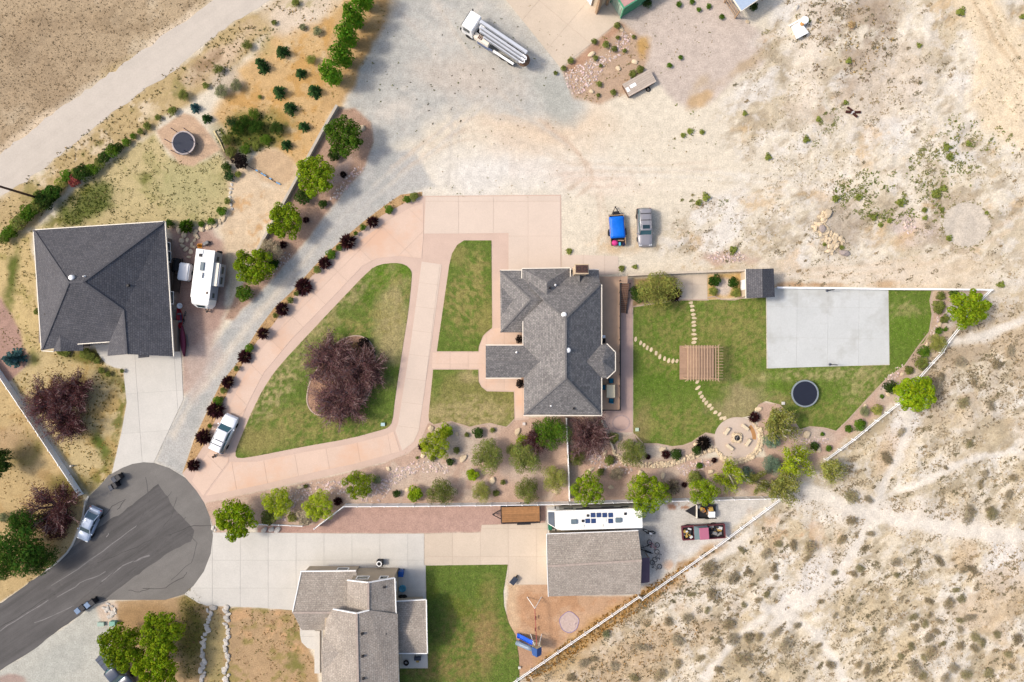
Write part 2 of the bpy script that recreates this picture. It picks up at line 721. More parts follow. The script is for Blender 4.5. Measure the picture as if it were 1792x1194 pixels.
GOPS = [
    # north-west field and verge
    (FIELD, (192, 170, 138), 2.0, 1.0, 4, 1),
    (FIELD, (168, 146, 116), 2.0, 1.0, 3.0, 0.75, 0.52),
    (FIELD, (214, 196, 166), 2.0, 1.0, 5, 0.8, 0.56),
    ((60, 120, 190, 100, -35), (170, 148, 120), 8, 3, 6, 0.5),
    ((250, 120, 170, 26, -37), (198, 172, 118), 2.0, 1.2, 3, 0.8, 0.4),
    ((300, 62, 60, 18, -38), (232, 212, 184), 1.5, 1.2, 3, 0.9),
    ((60, 225, 70, 12, -38), (226, 204, 174), 1.2, 0.8, 3, 0.9),
    ([(-80, 398), (0, 345), (73, 300), (105, 271), (211, 186), (294, 131), (392, 50), (450, 15), (530, -38), (640, -60), (600, 0),
      (450, 70), (380, 150), (270, 225), (190, 280), (120, 330), (60, 395), (0, 430), (-80, 460)], (196, 172, 126), 1.2, 1.0, 3, 1),
    ((190, 225, 200, 25, -36), (226, 206, 174), 1.5, 1.5, 3, 0.9, 0.52),
    ((210, 232, 220, 22, -36), (150, 140, 84), 1.5, 1.5, 2.2, 0.8, 0.55),
    ((395, 92, 70, 18, -35), (222, 196, 168), 1.5, 1.2, 2.5, 0.8),
    ((362, 110, 30, 14, -35), (150, 122, 88), 1.5, 1.5, 2, 0.8),
    ((520, 20, 60, 40, -20), (230, 212, 190), 3, 1.5, 3, 0.9),
    # orange sandy lot with the young pines
    ([(372, 200), (400, 150), (430, 105), (480, 60), (560, 40), (600, 0), (620, -60), (700, -60), (696, 8), (664, 63), (626, 136), (596, 186),
      (540, 285), (505, 330), (520, 290), (470, 262), (400, 250)], (216, 180, 128), 2.0, 1.2, 4, 1),
    ([(380, 200), (430, 105), (560, 40), (690, 0), (626, 136), (540, 285), (400, 250)], (206, 160, 94), 2.0, 1.5, 2.2, 0.75, 0.5),
    ([(380, 200), (430, 105), (560, 40), (690, 0), (626, 136), (540, 285), (400, 250)], (226, 200, 160), 2.0, 1.5, 3.8, 0.8, 0.55),
    ((395, 140, 26, 22), (206, 190, 168), 1.5, 1.2, 2, 0.9),
    ((500, 40, 70, 25, -40), (176, 164, 110), 2, 1.5, 1.8, 0.7, 0.5),
    ((437, 232, 62, 36, -10), (128, 124, 60), 2.5, 1.5, 2, 0.85),
    ((440, 238, 40, 22, -10), (88, 100, 40), 1.5, 1.5, 1.5, 0.8),
    ((400, 265, 14, 20), (104, 78, 50), 1.0, 0.6, 1, 0.8),
    ([(430, 290), (452, 266), (470, 259), (494, 268), (515, 282), (519, 300), (508, 318), (490, 330), (455, 318)], (212, 182, 146), 0.8, 0.4, 2, 1),
    # cream yard in the middle
    ((870, 300, 190, 45, -4), (236, 230, 220), 6, 2.5, 5, 0.9),
    ((955, 225, 120, 40, 8), (230, 206, 178), 5, 2.5, 5, 0.8),
    ((1030, 312, 80, 16, 10), (226, 202, 182), 3, 1.5, 4, 0.7),
    ((890, 165, 70, 30, 10), (226, 212, 196), 3, 2, 4, 0.7),
    (GRAVELTOP, (200, 197, 188), 3.5, 2.2, 5, 1),
    (GRAVELTOP, (184, 183, 176), 3, 2, 1.5, 0.5, 0.54),
    (GRAVELTOP, (218, 210, 198), 3, 2, 2.0, 0.5, 0.56),
    ((820, 140, 80, 40, 10), (212, 198, 182), 4, 2, 4, 0.7),
    ((975, 170, 30, 50, -38), (186, 186, 176), 2.5, 1.5, 3, 0.8),
    ((700, 190, 30, 20, 0), (222, 212, 198), 2, 1.5, 3, 0.7),
    (LANE, (198, 195, 188), 0.8, 0.4, 3, 1),
    (LANE, (182, 182, 176), 1.0, 0.5, 2.5, 0.7, 0.52),
    ([(300, 760), (330, 700), (372, 650), (405, 600), (470, 520), (520, 465), (575, 400), (581, 402), (526, 470), (478, 528), (412, 606), (380, 655), (338, 705), (306, 770)],
     (226, 214, 196), 0.9, 0.6, 2, 0.75),
    (BEDW, (186, 154, 132), 0.5, 0.3, 2, 1),
    ((595, 300, 30, 12, -52), (196, 172, 160), 0.8, 0.6, 1.5, 0.9),
    # house with the grey roof: lawn, beds, drive surrounds
    (YARDN, (204, 186, 138), 1.0, 0.6, 3, 1),
    (YARDN, (176, 166, 112), 1.0, 0.6, 2.0, 0.7, 0.54),
    ((330, 330, 60, 45), (176, 172, 122), 4, 2, 3, 0.6),
    ((150, 355, 50, 26, -35), (96, 108, 46), 1.8, 1.2, 2, 0.9),
    ((110, 372, 50, 16, -40), (120, 118, 54), 1.5, 1.2, 2, 0.8, 0.45),
    ((255, 315, 8, 12), (104, 110, 44), 1, 0.5, 1, 0.8),
    ([(-60, 430), (0, 405), (58, 404), (75, 615), (0, 645), (-60, 650)], (208, 184, 132), 0.8, 0.6, 3, 1),
    ([(-60, 430), (0, 405), (58, 404), (75, 615), (0, 645)], (170, 156, 96), 0.8, 0.8, 1.6, 0.7, 0.55),
    ((22, 480, 9, 52, 8), (92, 104, 40), 1.0, 0.6, 1.5, 0.95),
    ([(-60, 520), (2, 520), (18, 548), (34, 575), (44, 610), (52, 625), (46, 640), (22, 665), (-60, 690)], (182, 148, 132), 0.6, 0.3, 2, 1),
    ([(22, 665), (46, 640), (56, 622), (75, 612), (166, 612), (186, 640), (216, 648), (222, 705), (212, 760), (196, 830), (156, 870)], (206, 184, 136), 0.4, 0.3, 3, 1),
    ([(22, 665), (75, 612), (166, 615), (216, 648), (222, 705), (212, 760), (196, 830), (156, 870)], (182, 150, 86), 0.4, 0.3, 2.2, 0.6, 0.55),
    ((185, 655, 30, 12, 30), (120, 116, 50), 1.2, 1.0, 1.5, 0.8),
    ((150, 625, 34, 10), (118, 114, 50), 1, 0.8, 1.2, 0.9),
    ((176, 775, 12, 30, -28), (92, 108, 38), 1, 0.6, 1.5, 0.95),
    ((180, 830, 16, 30, 30), (120, 120, 50), 1.2, 1.0, 1.2, 0.75, 0.42),
    ((212, 720, 8, 40, 12), (112, 116, 50), 0.8, 0.6, 1.2, 0.85, 0.35),
    ((60, 625, 9, 14), (104, 114, 44), 1, 0.5, 1.5, 0.8),
    ([(-60, 600), (0, 652), (22, 690), (147, 868), (150, 895), (118, 967), (83, 997), (0, 1055), (-60, 1090)], (200, 174, 126), 0.4, 0.3, 3, 1),
    ([(-60, 600), (0, 652), (147, 868), (83, 997), (0, 1055)], (182, 150, 102), 0.6, 0.5, 2, 0.7, 0.52),
    ((40, 790, 34, 20, -30), (110, 104, 44), 2, 1.2, 2, 0.8),
    ((120, 850, 34, 24), (118, 108, 48), 2, 1.2, 2, 0.8),
    ((20, 770, 40, 25), (192, 162, 128), 2, 1.5, 2, 0.6),
    # caravan bay
    ([(300, 398), (345, 400), (372, 402), (398, 425), (400, 480), (396, 545), (372, 598), (352, 655), (322, 690), (316, 612)], (190, 160, 144), 0.9, 0.6, 2, 1),
    ((335, 480, 40, 70, 5), (174, 138, 122), 1.5, 1.0, 2, 0.6),
    ([(404, 300), (430, 290), (490, 330), (505, 345), (470, 400), (440, 440), (415, 500), (398, 545), (400, 470), (385, 420), (378, 402), (402, 362)], (226, 202, 170), 1.5, 1.0, 3, 1),
    ([(404, 330), (470, 330), (470, 400), (430, 450), (400, 430)], (212, 166, 110), 1.0, 0.8, 1.6, 0.7, 0.55),
    ((350, 640, 26, 55, 20), (206, 186, 172), 2, 1.2, 2, 0.8),
    # garden south of the drive
    ([(358, 880), (450, 860), (563, 837), (626, 822), (676, 809), (714, 793), (734, 776), (749, 735), (900, 730), (1052, 726), (1075, 790), (1120, 812),
      (1250, 800), (1345, 800), (1440, 800), (1425, 840), (1360, 872), (990, 884), (605, 886), (555, 921), (450, 921), (380, 935), (366, 905)], (204, 174, 153), 0.4, 0.2, 2, 1),
    ([(365, 885), (450, 862), (563, 839), (676, 812), (749, 740), (900, 735), (1052, 730), (1250, 800), (1360, 868), (605, 884), (555, 918), (380, 930)], (214, 194, 174), 0.5, 0.3, 3.5, 0.7, 0.52),
    ((800, 770, 60, 30), (206, 190, 172), 1.5, 1.0, 3, 0.8),
    ((930, 830, 60, 12, 5), (214, 194, 176), 1.5, 1, 2, 0.7),
    ((1060, 810, 60, 50), (196, 162, 140), 1.5, 1, 2, 0.6),
    ([(1107, 757), (1130, 776), (1152, 776), (1176, 781), (1211, 773), (1235, 760), (1252, 766), (1250, 790), (1200, 806), (1150, 815), (1090, 808), (1072, 785)], (200, 176, 156), 0.5, 0.3, 2, 1),
    ((1152, 790, 24, 12), (210, 196, 178), 1, 0.5, 2, 0.9),
    ([(1327, 706), (1365, 706), (1400, 751), (1442, 748), (1463, 755), (1483, 737), (1520, 697), (1551, 663), (1583, 640), (1606, 607), (1618, 598), (1628, 580), (1633, 551),
      (1629, 526), (1633, 507), (1730, 507), (1655, 597), (1605, 660), (1568, 707), (1442, 803), (1345, 805), (1325, 760)], (206, 176, 156), 0.4, 0.25, 2, 1),
    ((1430, 760, 40, 14), (206, 188, 170), 1.2, 0.8, 2, 0.9),
    ((1550, 690, 24, 14, -40), (206, 190, 172), 1.2, 0.8, 2, 0.8),
    ([(1108, 486), (1185, 484), (1185, 524), (1107, 537)], (176, 148, 108), 0.6, 0.3, 2, 1),
    ([(1237, 480), (1304, 476), (1304, 522), (1237, 524)], (214, 178, 116), 0.6, 0.3, 2, 1),
    ((1266, 505, 14, 16), (226, 210, 196), 0.8, 0.4, 2, 0.9),
    # house 3 plot
    ([(500, 933), (555, 921), (606, 888), (960, 884), (960, 916), (843, 920), (843, 932), (726, 935)], (196, 162, 146), 0.3, 0.15, 2, 1),
    ([(450, 922), (560, 919), (505, 934), (450, 933)], (188, 152, 136), 0.3, 0.15, 2, 1),
    ([(955, 884), (1360, 872), (1120, 1043), (955, 1043)], (220, 214, 204), 0.4, 0.3, 3, 1),
    ([(990, 884), (1360, 872), (1120, 1043)], (206, 200, 190), 0.6, 0.4, 2.5, 0.7, 0.52),
    ((1178, 884, 34, 6), (180, 122, 82), 0.6, 0.8, 1.0, 0.8, 0.42),
    ((1168, 988, 9, 8), (222, 186, 156), 0.6, 0.4, 1, 0.9),
    ((1150, 960, 30, 50, 10), (198, 194, 188), 2, 1, 2, 0.6),
    ([(889, 1023), (960, 1023), (960, 1043), (1118, 1043), (940, 1165), (890, 1200), (880, 1150)], (208, 170, 136), 0.4, 0.3, 3, 1),
    ([(889, 1023), (960, 1043), (1118, 1043), (940, 1165), (900, 1190)], (196, 150, 112), 0.6, 0.6, 2.5, 0.7, 0.52),
    ((925, 1150, 30, 30), (188, 150, 122), 1.5, 1, 2, 0.8),
    ((896, 1060, 12, 50), (222, 192, 156), 1, 0.6, 2, 0.8),
    ([(200, 1052), (323, 1042), (350, 1058), (450, 1065), (515, 1068), (530, 1110), (555, 1170), (565, 1260), (200, 1260)], (190, 160, 122), 0.4, 0.4, 3, 1),
    ([(330, 1060), (450, 1065), (515, 1068), (565, 1260), (300, 1260)], (146, 136, 72), 0.6, 0.8, 2.2, 0.7, 0.54),
    ([(330, 1060), (450, 1065), (515, 1068), (565, 1260), (300, 1260)], (214, 172, 128), 0.6, 0.8, 2.4, 0.7, 0.56),
    ((375, 1130, 18, 70), (178, 160, 112), 1.2, 1, 2, 0.9),
    ((335, 1110, 22, 70), (124, 116, 54), 2, 1, 2, 0.9),
    ((510, 1120, 14, 60, -10), (116, 120, 52), 1.2, 1, 1.2, 0.8, 0.42),
    ((255, 1085, 60, 26), (172, 140, 100), 2, 1, 2, 0.9),
    ([(-60, 1215), (0, 1176), (50, 1145), (95, 1110), (141, 1077), (163, 1062), (192, 1060), (205, 1085), (190, 1110), (184, 1145), (205, 1200), (200, 1260), (-60, 1260)], (198, 196, 184), 0.5, 0.4, 3, 1),
    ((100, 1160, 60, 24, -30), (188, 188, 178), 2, 1.5, 3, 0.7),
    ([(166, 1062), (192, 1052), (206, 1056), (205, 1090), (180, 1096)], (222, 200, 178), 0.6, 0.4, 1, 0.9),
    ((20, 1192, 26, 12), (182, 160, 148), 0.4, 0.2, 2, 1),
    # top right
    ([(1085, 34), (1120, -20), (1275, -20), (1300, 30), (1345, 70), (1332, 112), (1292, 132), (1240, 182), (1204, 192), (1160, 152), (1128, 120), (1140, 80), (1110, 60)],
     (212, 196, 182), 1.0, 0.6, 3, 1),
    ([(1085, 38), (1110, 60), (1138, 80), (1128, 120), (1095, 165), (1050, 182), (1005, 172), (985, 122), (1040, 80)], (198, 170, 144), 0.8, 0.5, 2, 1),
    ([(985, 120), (1080, 40), (1092, 45), (1050, 84), (1000, 130)], (190, 150, 122), 0.8, 0.3, 2, 0.9),
    ((1127, 80, 10, 16, 10), (206, 164, 92), 0.8, 0.6, 1, 0.8),
    ((1230, 170, 30, 10, -42), (208, 176, 132), 1, 0.8, 2, 0.9),
    ((1310, 110, 50, 10, -35), (200, 176, 142), 1, 0.8, 2, 0.8),
    ((1225, 145, 24, 8, -45), (202, 180, 150), 1, 0.6, 2, 0.7),
    (UR, (206, 188, 156), 3, 2, 4.5, 0.65, 0.51, 35, 1.8),
    (UR, (178, 162, 136), 3, 2, 2.0, 0.7, 0.56, 35, 1.8),
    (UR, (238, 231, 220), 3, 2, 4.0, 0.8, 0.56, 30, 2.0),
    (UR, (214, 176, 122), 3, 2, 3.0, 0.5, 0.62, 30, 1.5),
    (UR, (182, 164, 138), 3, 2, 0.9, 0.45, 0.55, 35, 1.4),
    (UR, (240, 232, 220), 3, 2, 1.1, 0.5, 0.55),
    ((1480, 60, 80, 90, 20), (176, 156, 134), 5, 4, 4, 0.75, 0.42),
    ((1440, 180, 50, 40, -30), (186, 164, 138), 4, 3, 3, 0.8, 0.42),
    ((1560, 150, 90, 60, -40), (222, 206, 186), 5, 3, 3, 0.6),
    ((1470, 400, 44, 40, 40), (176, 160, 142), 3, 2, 2, 0.6),
    ((1420, 55, 22, 120, 4), (240, 226, 206), 3, 1.5, 3, 0.8),
    ((1600, 400, 40, 26), (222, 204, 190), 2, 1.5, 2, 0.9),
    ((1586, 415, 24, 12, -40), (214, 178, 126), 1.5, 1, 1.5, 0.7),
    ([(1672, -60), (1745, -60), (1745, 0), (1800, 90), (1900, 180), (1900, 330), (1760, 250), (1720, 215), (1700, 180), (1706, 90), (1680, 20)], (240, 220, 188), 2, 1.2, 4, 1),
    ([(1690, -20), (1698, -20), (1740, 70), (1792, 130), (1792, 137), (1730, 70)], (222, 198, 164), 0.5, 0.3, 2, 0.9),
    ([(1716, -20), (1722, -20), (1760, 70), (1792, 110), (1792, 117), (1750, 70)], (222, 198, 164), 0.5, 0.3, 2, 0.9),
    ((1650, 480, 90, 25, -10), (238, 216, 186), 4, 2, 3, 0.7),
    ((1500, 480, 140, 20), (236, 220, 198), 3, 2, 3, 0.8),
    ((1548, 498, 26, 8), (206, 172, 132), 0.8, 0.5, 1, 0.8),
    ((1420, 499, 60, 4), (192, 150, 104), 0.6, 0.4, 1, 0.8),
    ((1240, 462, 70, 8), (200, 172, 130), 1.2, 0.8, 1.5, 0.7, 0.4),
    ((1272, 450, 38, 12), (206, 178, 160), 1, 0.8, 1.5, 0.9),
    ((1080, 425, 34, 18), (214, 184, 144), 2, 1.2, 1.5, 0.7, 0.42),
    ((1085, 420, 24, 12), (206, 172, 130), 1.5, 1.0, 1.2, 0.5),
    # dry hillside
    (HILL, (235, 221, 196), 1.5, 1.0, 4, 1),
    (HILL, (241, 232, 216), 1.5, 1.0, 3.5, 0.9, 0.53, 40, 2.0),
    (HILL, (214, 194, 158), 1.5, 1.0, 3.0, 0.8, 0.49, 40, 2.0),
    (HILL, (188, 172, 142), 1.5, 1.0, 1.8, 0.75, 0.53, 40, 1.8),
    (HILL, (182, 164, 134), 1.5, 1.0, 0.9, 0.4, 0.54, 25, 1.4),
    (HILL, (240, 232, 220), 1.5, 1.0, 1.1, 0.5, 0.55),
    ((1720, 640, 130, 110), (206, 184, 154), 10, 5, 4, 0.75, 0.36),
    ((1700, 620, 90, 70), (186, 168, 142), 6, 4, 2, 0.6, 0.5),
    ((1585, 735, 22, 60, 30), (240, 232, 222), 1.5, 1.2, 2, 0.95),
    ((1555, 790, 24, 36, 20), (222, 196, 166), 2, 1.2, 1.5, 0.6),
    ((1680, 545, 36, 14, -50), (232, 226, 220), 1.5, 1, 2, 0.9),
    ((1570, 900, 240, 26, 8), (236, 225, 209), 3, 2, 3, 0.9),
    ((1410, 1035, 26, 70, 40), (238, 230, 219), 2, 1.5, 2, 0.9),
    ((1480, 985, 12, 50, 25), (244, 234, 220), 1.5, 1, 2, 0.9),
    ((1760, 990, 36, 40), (244, 236, 226), 3, 2, 2, 0.8),
    ((1245, 950, 30, 20, -35), (244, 238, 230), 2, 1.2, 2, 0.9),
    ((1070, 1085, 190, 15, -34.5), (198, 156, 98), 1.8, 1.2, 2, 0.9),
    ((1060, 1090, 170, 11, -34.5), (176, 128, 66), 1.2, 1.2, 1.5, 0.7, 0.47),
    ((980, 1165, 60, 20, -35), (190, 156, 104), 2, 1.2, 2, 0.8),
    ((1110, 1150, 130, 40, -25), (202, 176, 142), 4, 3, 2.5, 0.8),
    ((1390, 935, 60, 30, 10), (212, 176, 138), 3, 2, 1.5, 0.7, 0.42),
    ((1730, 1060, 80, 110), (210, 186, 154), 6, 4, 4, 0.7, 0.42),
]
def trk(pts, w):
    """wheel track: outline of a curved line of width w px"""
    q = smooth_line(pts)
    a, b = [], []
    for i, p in enumerate(q):
        u, v = q[max(0, i - 1)], q[min(len(q) - 1, i + 1)]
        dx, dy = v[0] - u[0], v[1] - u[1]
        L = math.hypot(dx, dy) or 1
        a.append((p[0] - dy / L * w / 2, p[1] + dx / L * w / 2))
        b.append((p[0] + dy / L * w / 2, p[1] - dx / L * w / 2))
    return a + b[::-1]


def smooth_line(p):
    for _ in range(2):
        q = [p[0]]
        for a, b in zip(p[:-1], p[1:]):
            q += [(a[0] * .75 + b[0] * .25, a[1] * .75 + b[1] * .25), (a[0] * .25 + b[0] * .75, a[1] * .25 + b[1] * .75)]
        p = q + [p[-1]]
    return p


for k_, (pt_, c_) in enumerate([([(660, 330), (760, 250), (850, 230), (960, 270), (1060, 300), (1250, 290)], (222, 204, 182)), ([(690, 300), (800, 215), (900, 205), (1000, 250), (1050, 330), (1060, 420)], (220, 200, 178)),
                                ([(900, 335), (980, 300), (1120, 300), (1300, 310), (1480, 330)], (238, 229, 214)), ([(700, 20), (770, 100), (800, 200), (790, 330)], (206, 198, 186)), ([(760, 0), (830, 110), (900, 190), (990, 250)], (210, 200, 186)),
                                ([(1000, 330), (1150, 320), (1350, 340), (1500, 300), (1600, 240), (1720, 150)], (244, 232, 212)), ([(1400, 480), (1550, 470), (1680, 440), (1792, 380)], (226, 204, 176)), ([(560, 440), (640, 345), (740, 270), (860, 160)], (212, 206, 196)),
                                ([(950, 215), (1010, 260), (1040, 310), (1000, 340)], (216, 192, 168))]):
    for d_ in (-6, 6):
        GOPS.append((trk([(x + d_, y + d_) for x, y in pt_], 5), c_, 0.5, 0.35, 1.2, 0.55))
TRAILS = []
for pt_, w_ in [([(1400, 850), (1500, 895), (1600, 915), (1700, 932), (1800, 940)], 22), ([(1330, 1110), (1420, 1045), (1480, 990), (1520, 920), (1545, 850), (1590, 760), (1585, 700)], 12), ([(1230, 1190), (1300, 1100), (1400, 1040)], 14), ([(1790, 790), (1700, 800), (1600, 850), (1520, 880)], 10),
                ([(1480, 1194), (1440, 1120), (1390, 1080), (1330, 1060)], 16), ([(1792, 560), (1720, 590), (1660, 600)], 14), ([(1320, 930), (1270, 970), (1200, 1010)], 16)]:
    TRAILS.append(trk(pt_, w_))
    GOPS.append((TRAILS[-1], (240, 230, 214), 0.9, 0.7, 2, 1))
GOPS_LATE = [
    ([(596, 186), (618, 150), (632, 115), (652, 75), (672, 38), (692, -60), (620, -60), (600, 0), (570, 100), (560, 200)], (208, 172, 122), 0.9, 0.5, 2, 1),
    ([(618, 150), (632, 115), (652, 75), (672, 38), (692, -60), (650, -60), (600, 130)], (192, 150, 96), 1.2, 1.0, 1.5, 0.6, 0.48),
    ((1690, 393, 41, 40), (216, 204, 187), 0.5, 0.5, 1.5, 1),
    ((1680, 392, 62, 54), (190, 172, 146), 2, 1.5, 1.2, 0.8, 0.44),
    ((1690, 393, 40, 39), (216, 204, 187), 0.4, 0.3, 1.5, 1),
    ([(271, 229), (322, 198), (339, 204), (357, 221), (384, 261), (337, 291), (314, 289), (301, 271), (286, 251)], (210, 178, 148), 0.5, 0.25, 2, 1),
]
GOPS += GOPS_LATE


def wild(x, y):
    """0..1: where the ground is uneven (open land, never under paving or lawns)"""
    w = np.zeros_like(x)
    for sh, a in ((HILL, 1.0), (UR, 0.8), (FIELD, 0.5)):
        d = sdist(sh, x, y)
        w = np.maximum(w, np.clip((-d - 0.8) / 6.0, 0, 1) * a)
    return w


def gheight(x, y):
    x = np.asarray(x, float)
    y = np.asarray(y, float)
    w = wild(x, y)
    return w * ((fbm(x, y, 7.0, 4, 91) - 0.45) * 0.9 + (fbm(x, y, 1.6, 3, 92) - 0.5) * 0.14)


def axis(lo, hi, st):
    a = np.arange(lo, hi + st / 2, st)
    out = np.array([2, 6, 14, 30, 60, 120, 260, 600, 1400, 2600.])
    return np.concatenate([lo - out[::-1], a, hi + out])


gx, gy = axis(-70.2, 70.2, 0.18), axis(-47.5, 47.5, 0.18)
GXX, GYY = np.meshgrid(gx, gy)
X, Y = GXX.ravel(), GYY.ravel()
GC = evalcol(GOPS, X, Y, CREAM)
# open country beyond the painted area
far = np.clip((np.maximum(np.abs(X) - 71, np.abs(Y) - 48)) / 10, 0, 1)[:, None]
GC = GC * (1 - far) + np.array(alb((206, 184, 150))) * far
inn = (np.abs(X) < 71) & (np.abs(Y) < 48.5)
Z = np.zeros_like(X)
Z[inn] = gheight(X[inn], Y[inn])
# hand-sized unevenness of the soil's colour, kept gentle
GC *= (1 + (fbm(X, Y, 0.8, 3, 77) - 0.5) * 0.22)[:, None]
nx_, ny_ = len(gx), len(gy)
ii = (np.arange(ny_ - 1)[:, None] * nx_ + np.arange(nx_ - 1)[None, :]).ravel()
GF = np.stack([ii, ii + 1, ii + nx_ + 1, ii + nx_], 1)
M_GROUND = mat('soil', (0, 0, 0), rough=0.95, var=0.10, scale=1.3, fine=0.17, fscale=5.5, bump=0.4, spec=0.1, space='pos', attr='col')
g_me = mesh_np('ground', np.stack([X, Y, Z], 1), GF, GC, 'col')
ground = link('ground', g_me, M_GROUND)
ground['kind'] = 'structure'
g_me.polygons.foreach_set('use_smooth', [True] * len(g_me.polygons))

o = sheet('dirt_road', jitter_poly(ROAD, 10, 2.5, 3), 0.012, mat('road_dust', (218, 207, 193), rough=0.95, var=0.05, scale=0.5, streak=(37, 14, 0.05, 0.6), fine=0.05, fscale=5, spec=0.1, space='pos', bump=0.1), cell=8)
o = sheet('gravel_lane', jitter_poly(LANE, 8, 1.0, 4), 0.012, M_GROUND, GOPS, CREAM, cell=0.35)

# ---------------------------------------------------------------- paving
M_CONC = mat('concrete_white', (224, 219, 209), rough=0.85, var=0.05, scale=0.5, fine=0.05, fscale=6, spec=0.2, space='pos', objvar=0.025, stain=((206, 200, 190), 0.35, 0.62))
M_CONCT = mat('concrete_tan', (226, 208, 186), rough=0.85, var=0.05, scale=0.4, fine=0.05, fscale=6, spec=0.2, space='pos', objvar=0.03)
M_COURT = mat('concrete_court', (217, 219, 216), rough=0.85, var=0.05, scale=0.3, fine=0.04, fscale=5, spec=0.2, space='pos', objvar=0.012, stain=((200, 200, 194), 0.25, 0.52))
M_PINK = mat('concrete_pink', (235, 206, 185), rough=0.85, var=0.035, scale=0.4, fine=0.04, fscale=7, spec=0.2, space='pos', objvar=0.02, stain=((236, 196, 168), 0.12, 0.48))
M_PINKB = mat('concrete_pink_border', (224, 196, 178), rough=0.85, var=0.05, scale=0.5, fine=0.04, fscale=7, spec=0.2, space='pos')
M_PINKL = mat('concrete_pink_pale', (233, 213, 195), rough=0.85, var=0.035, scale=0.4, fine=0.04, fscale=7, spec=0.2, space='pos', objvar=0.02)
M_JOINT = mat('joint', (212, 188, 170), rough=0.95, var=0.1, scale=2, space='pos')
M_JOINTG = mat('joint_grey', (196, 192, 184), rough=0.95, var=0.1, scale=2, space='pos')
M_ASPH = mat('asphalt_faded', (131, 127, 122), rough=0.9, var=0.10, scale=0.35, fine=0.10, fscale=10, bump=0.15, spec=0.25, space='pos', stain=((128, 122, 118), 0.25, 0.58), streak=(35, 6, 0.10, 0.5))
M_ASPHD = mat('asphalt_dark', (102, 99, 97), rough=0.9, var=0.10, scale=0.35, fine=0.09, fscale=10, bump=0.15, spec=0.25, space='pos', stain=((122, 118, 115), 0.3, 0.60), streak=(34, 14, 0.28, 0.9))
M_CRACK = mat('crack_sealer', (74, 71, 70), rough=0.8, var=0.2, scale=2, space='pos')
M_SCUFF = mat('pale_scuff', (138, 134, 132), rough=0.9, var=0.2, scale=1.5, space='pos')

ASPH = [(-80, 1110), (0, 1057), (83, 997), (118, 967), (133, 937), (148, 894), (156, 869), (176, 849), (191, 831), (214, 819), (232, 812), (251, 809), (269, 810),
        (296, 819), (324, 836), (344, 859), (357, 879), (367, 904), (373, 937), (369, 969), (357, 1000), (339, 1025), (323, 1040), (289, 1050), (236, 1050),
        (191, 1050), (163, 1059), (141, 1075), (95, 1108), (50, 1143), (13, 1165), (0, 1174), (-80, 1228)]
sheet('street', ASPH, 0.02, M_ASPH, cell=8)
sheet('asphalt_overlay', jitter_poly([(-80, 1110), (0, 1057), (83, 997), (118, 967), (140, 948), (160, 933), (190, 911), (216, 896), (278, 847), (309, 896), (339, 928), (335, 947),
                          (296, 967), (221, 1020), (186, 1047), (163, 1059), (141, 1075), (95, 1108), (50, 1143), (13, 1165), (0, 1174), (-80, 1228)], 9, 1.3, 8), 0.024, M_ASPHD, cell=8)


def ribbon(name, pts, w, z, m, kind='structure', n=2, jit=0.0, seed=1):
    """thin irregular painted or poured line on the ground, px points, width in px"""
    r = random.Random(seed)
    for _ in range(n):
        q = [pts[0]]
        for a, b in zip(pts[:-1], pts[1:]):
            q.append(((a[0] + b[0]) / 2 + r.uniform(-jit, jit), (a[1] + b[1]) / 2 + r.uniform(-jit, jit)))
            q.append(b)
        pts = q
    V, F = [], []
    for i, p in enumerate(pts):
        a = pts[max(0, i - 1)]
        b = pts[min(len(pts) - 1, i + 1)]
        dx, dy = b[0] - a[0], b[1] - a[1]
        L = math.hypot(dx, dy) or 1
        ww = w * (0.5 + r.uniform(-0.15, 0.15) * (1 if jit else 0))
        for s in (-1, 1):
            V.append(P(p[0] - dy / L * ww * s, p[1] + dx / L * ww * s, 0) + Vector((0, 0, z)))
        if i:
            F.append((2 * i - 2, 2 * i - 1, 2 * i + 1, 2 * i))
    g = G()
    g.add(V, F)
    o = g.build(name, m)
    if kind:
        o['kind'] = kind
    for f in o.data.polygons:
        pass
    return o


for k, (pts, w) in enumerate([([(180, 905), (196, 886), (220, 874), (205, 892)], 0.9), ([(295, 937), (330, 922), (370, 920)], 0.9),
                              ([(250, 1030), (290, 1029), (318, 1012), (327, 1001)], 1.0), ([(225, 1033), (245, 1036), (262, 1030)], 0.8),
                              ([(268, 942), (240, 958), (205, 972), (170, 985)], 0.7), ([(0, 1098), (40, 1074), (75, 1050), (97, 1040)], 1.0)]):
    ribbon('road_crack', pts, w, 0.028, M_CRACK, jit=1.2, seed=k)
for k, (pts, w) in enumerate([([(100, 1045), (140, 1020), (185, 1000)], 1.6), ([(178, 1018), (215, 990), (262, 972)], 2.4), ([(0, 1105), (50, 1072), (85, 1050)], 1.6),
                              ([(90, 1025), (180, 965), (240, 920)], 1.6), ([(60, 1090), (130, 1060)], 1.5), ([(186, 940), (190, 933)], 1.6)]):
    ribbon('road_scuff', pts, w, 0.027, M_SCUFF, jit=1.5, seed=20 + k)

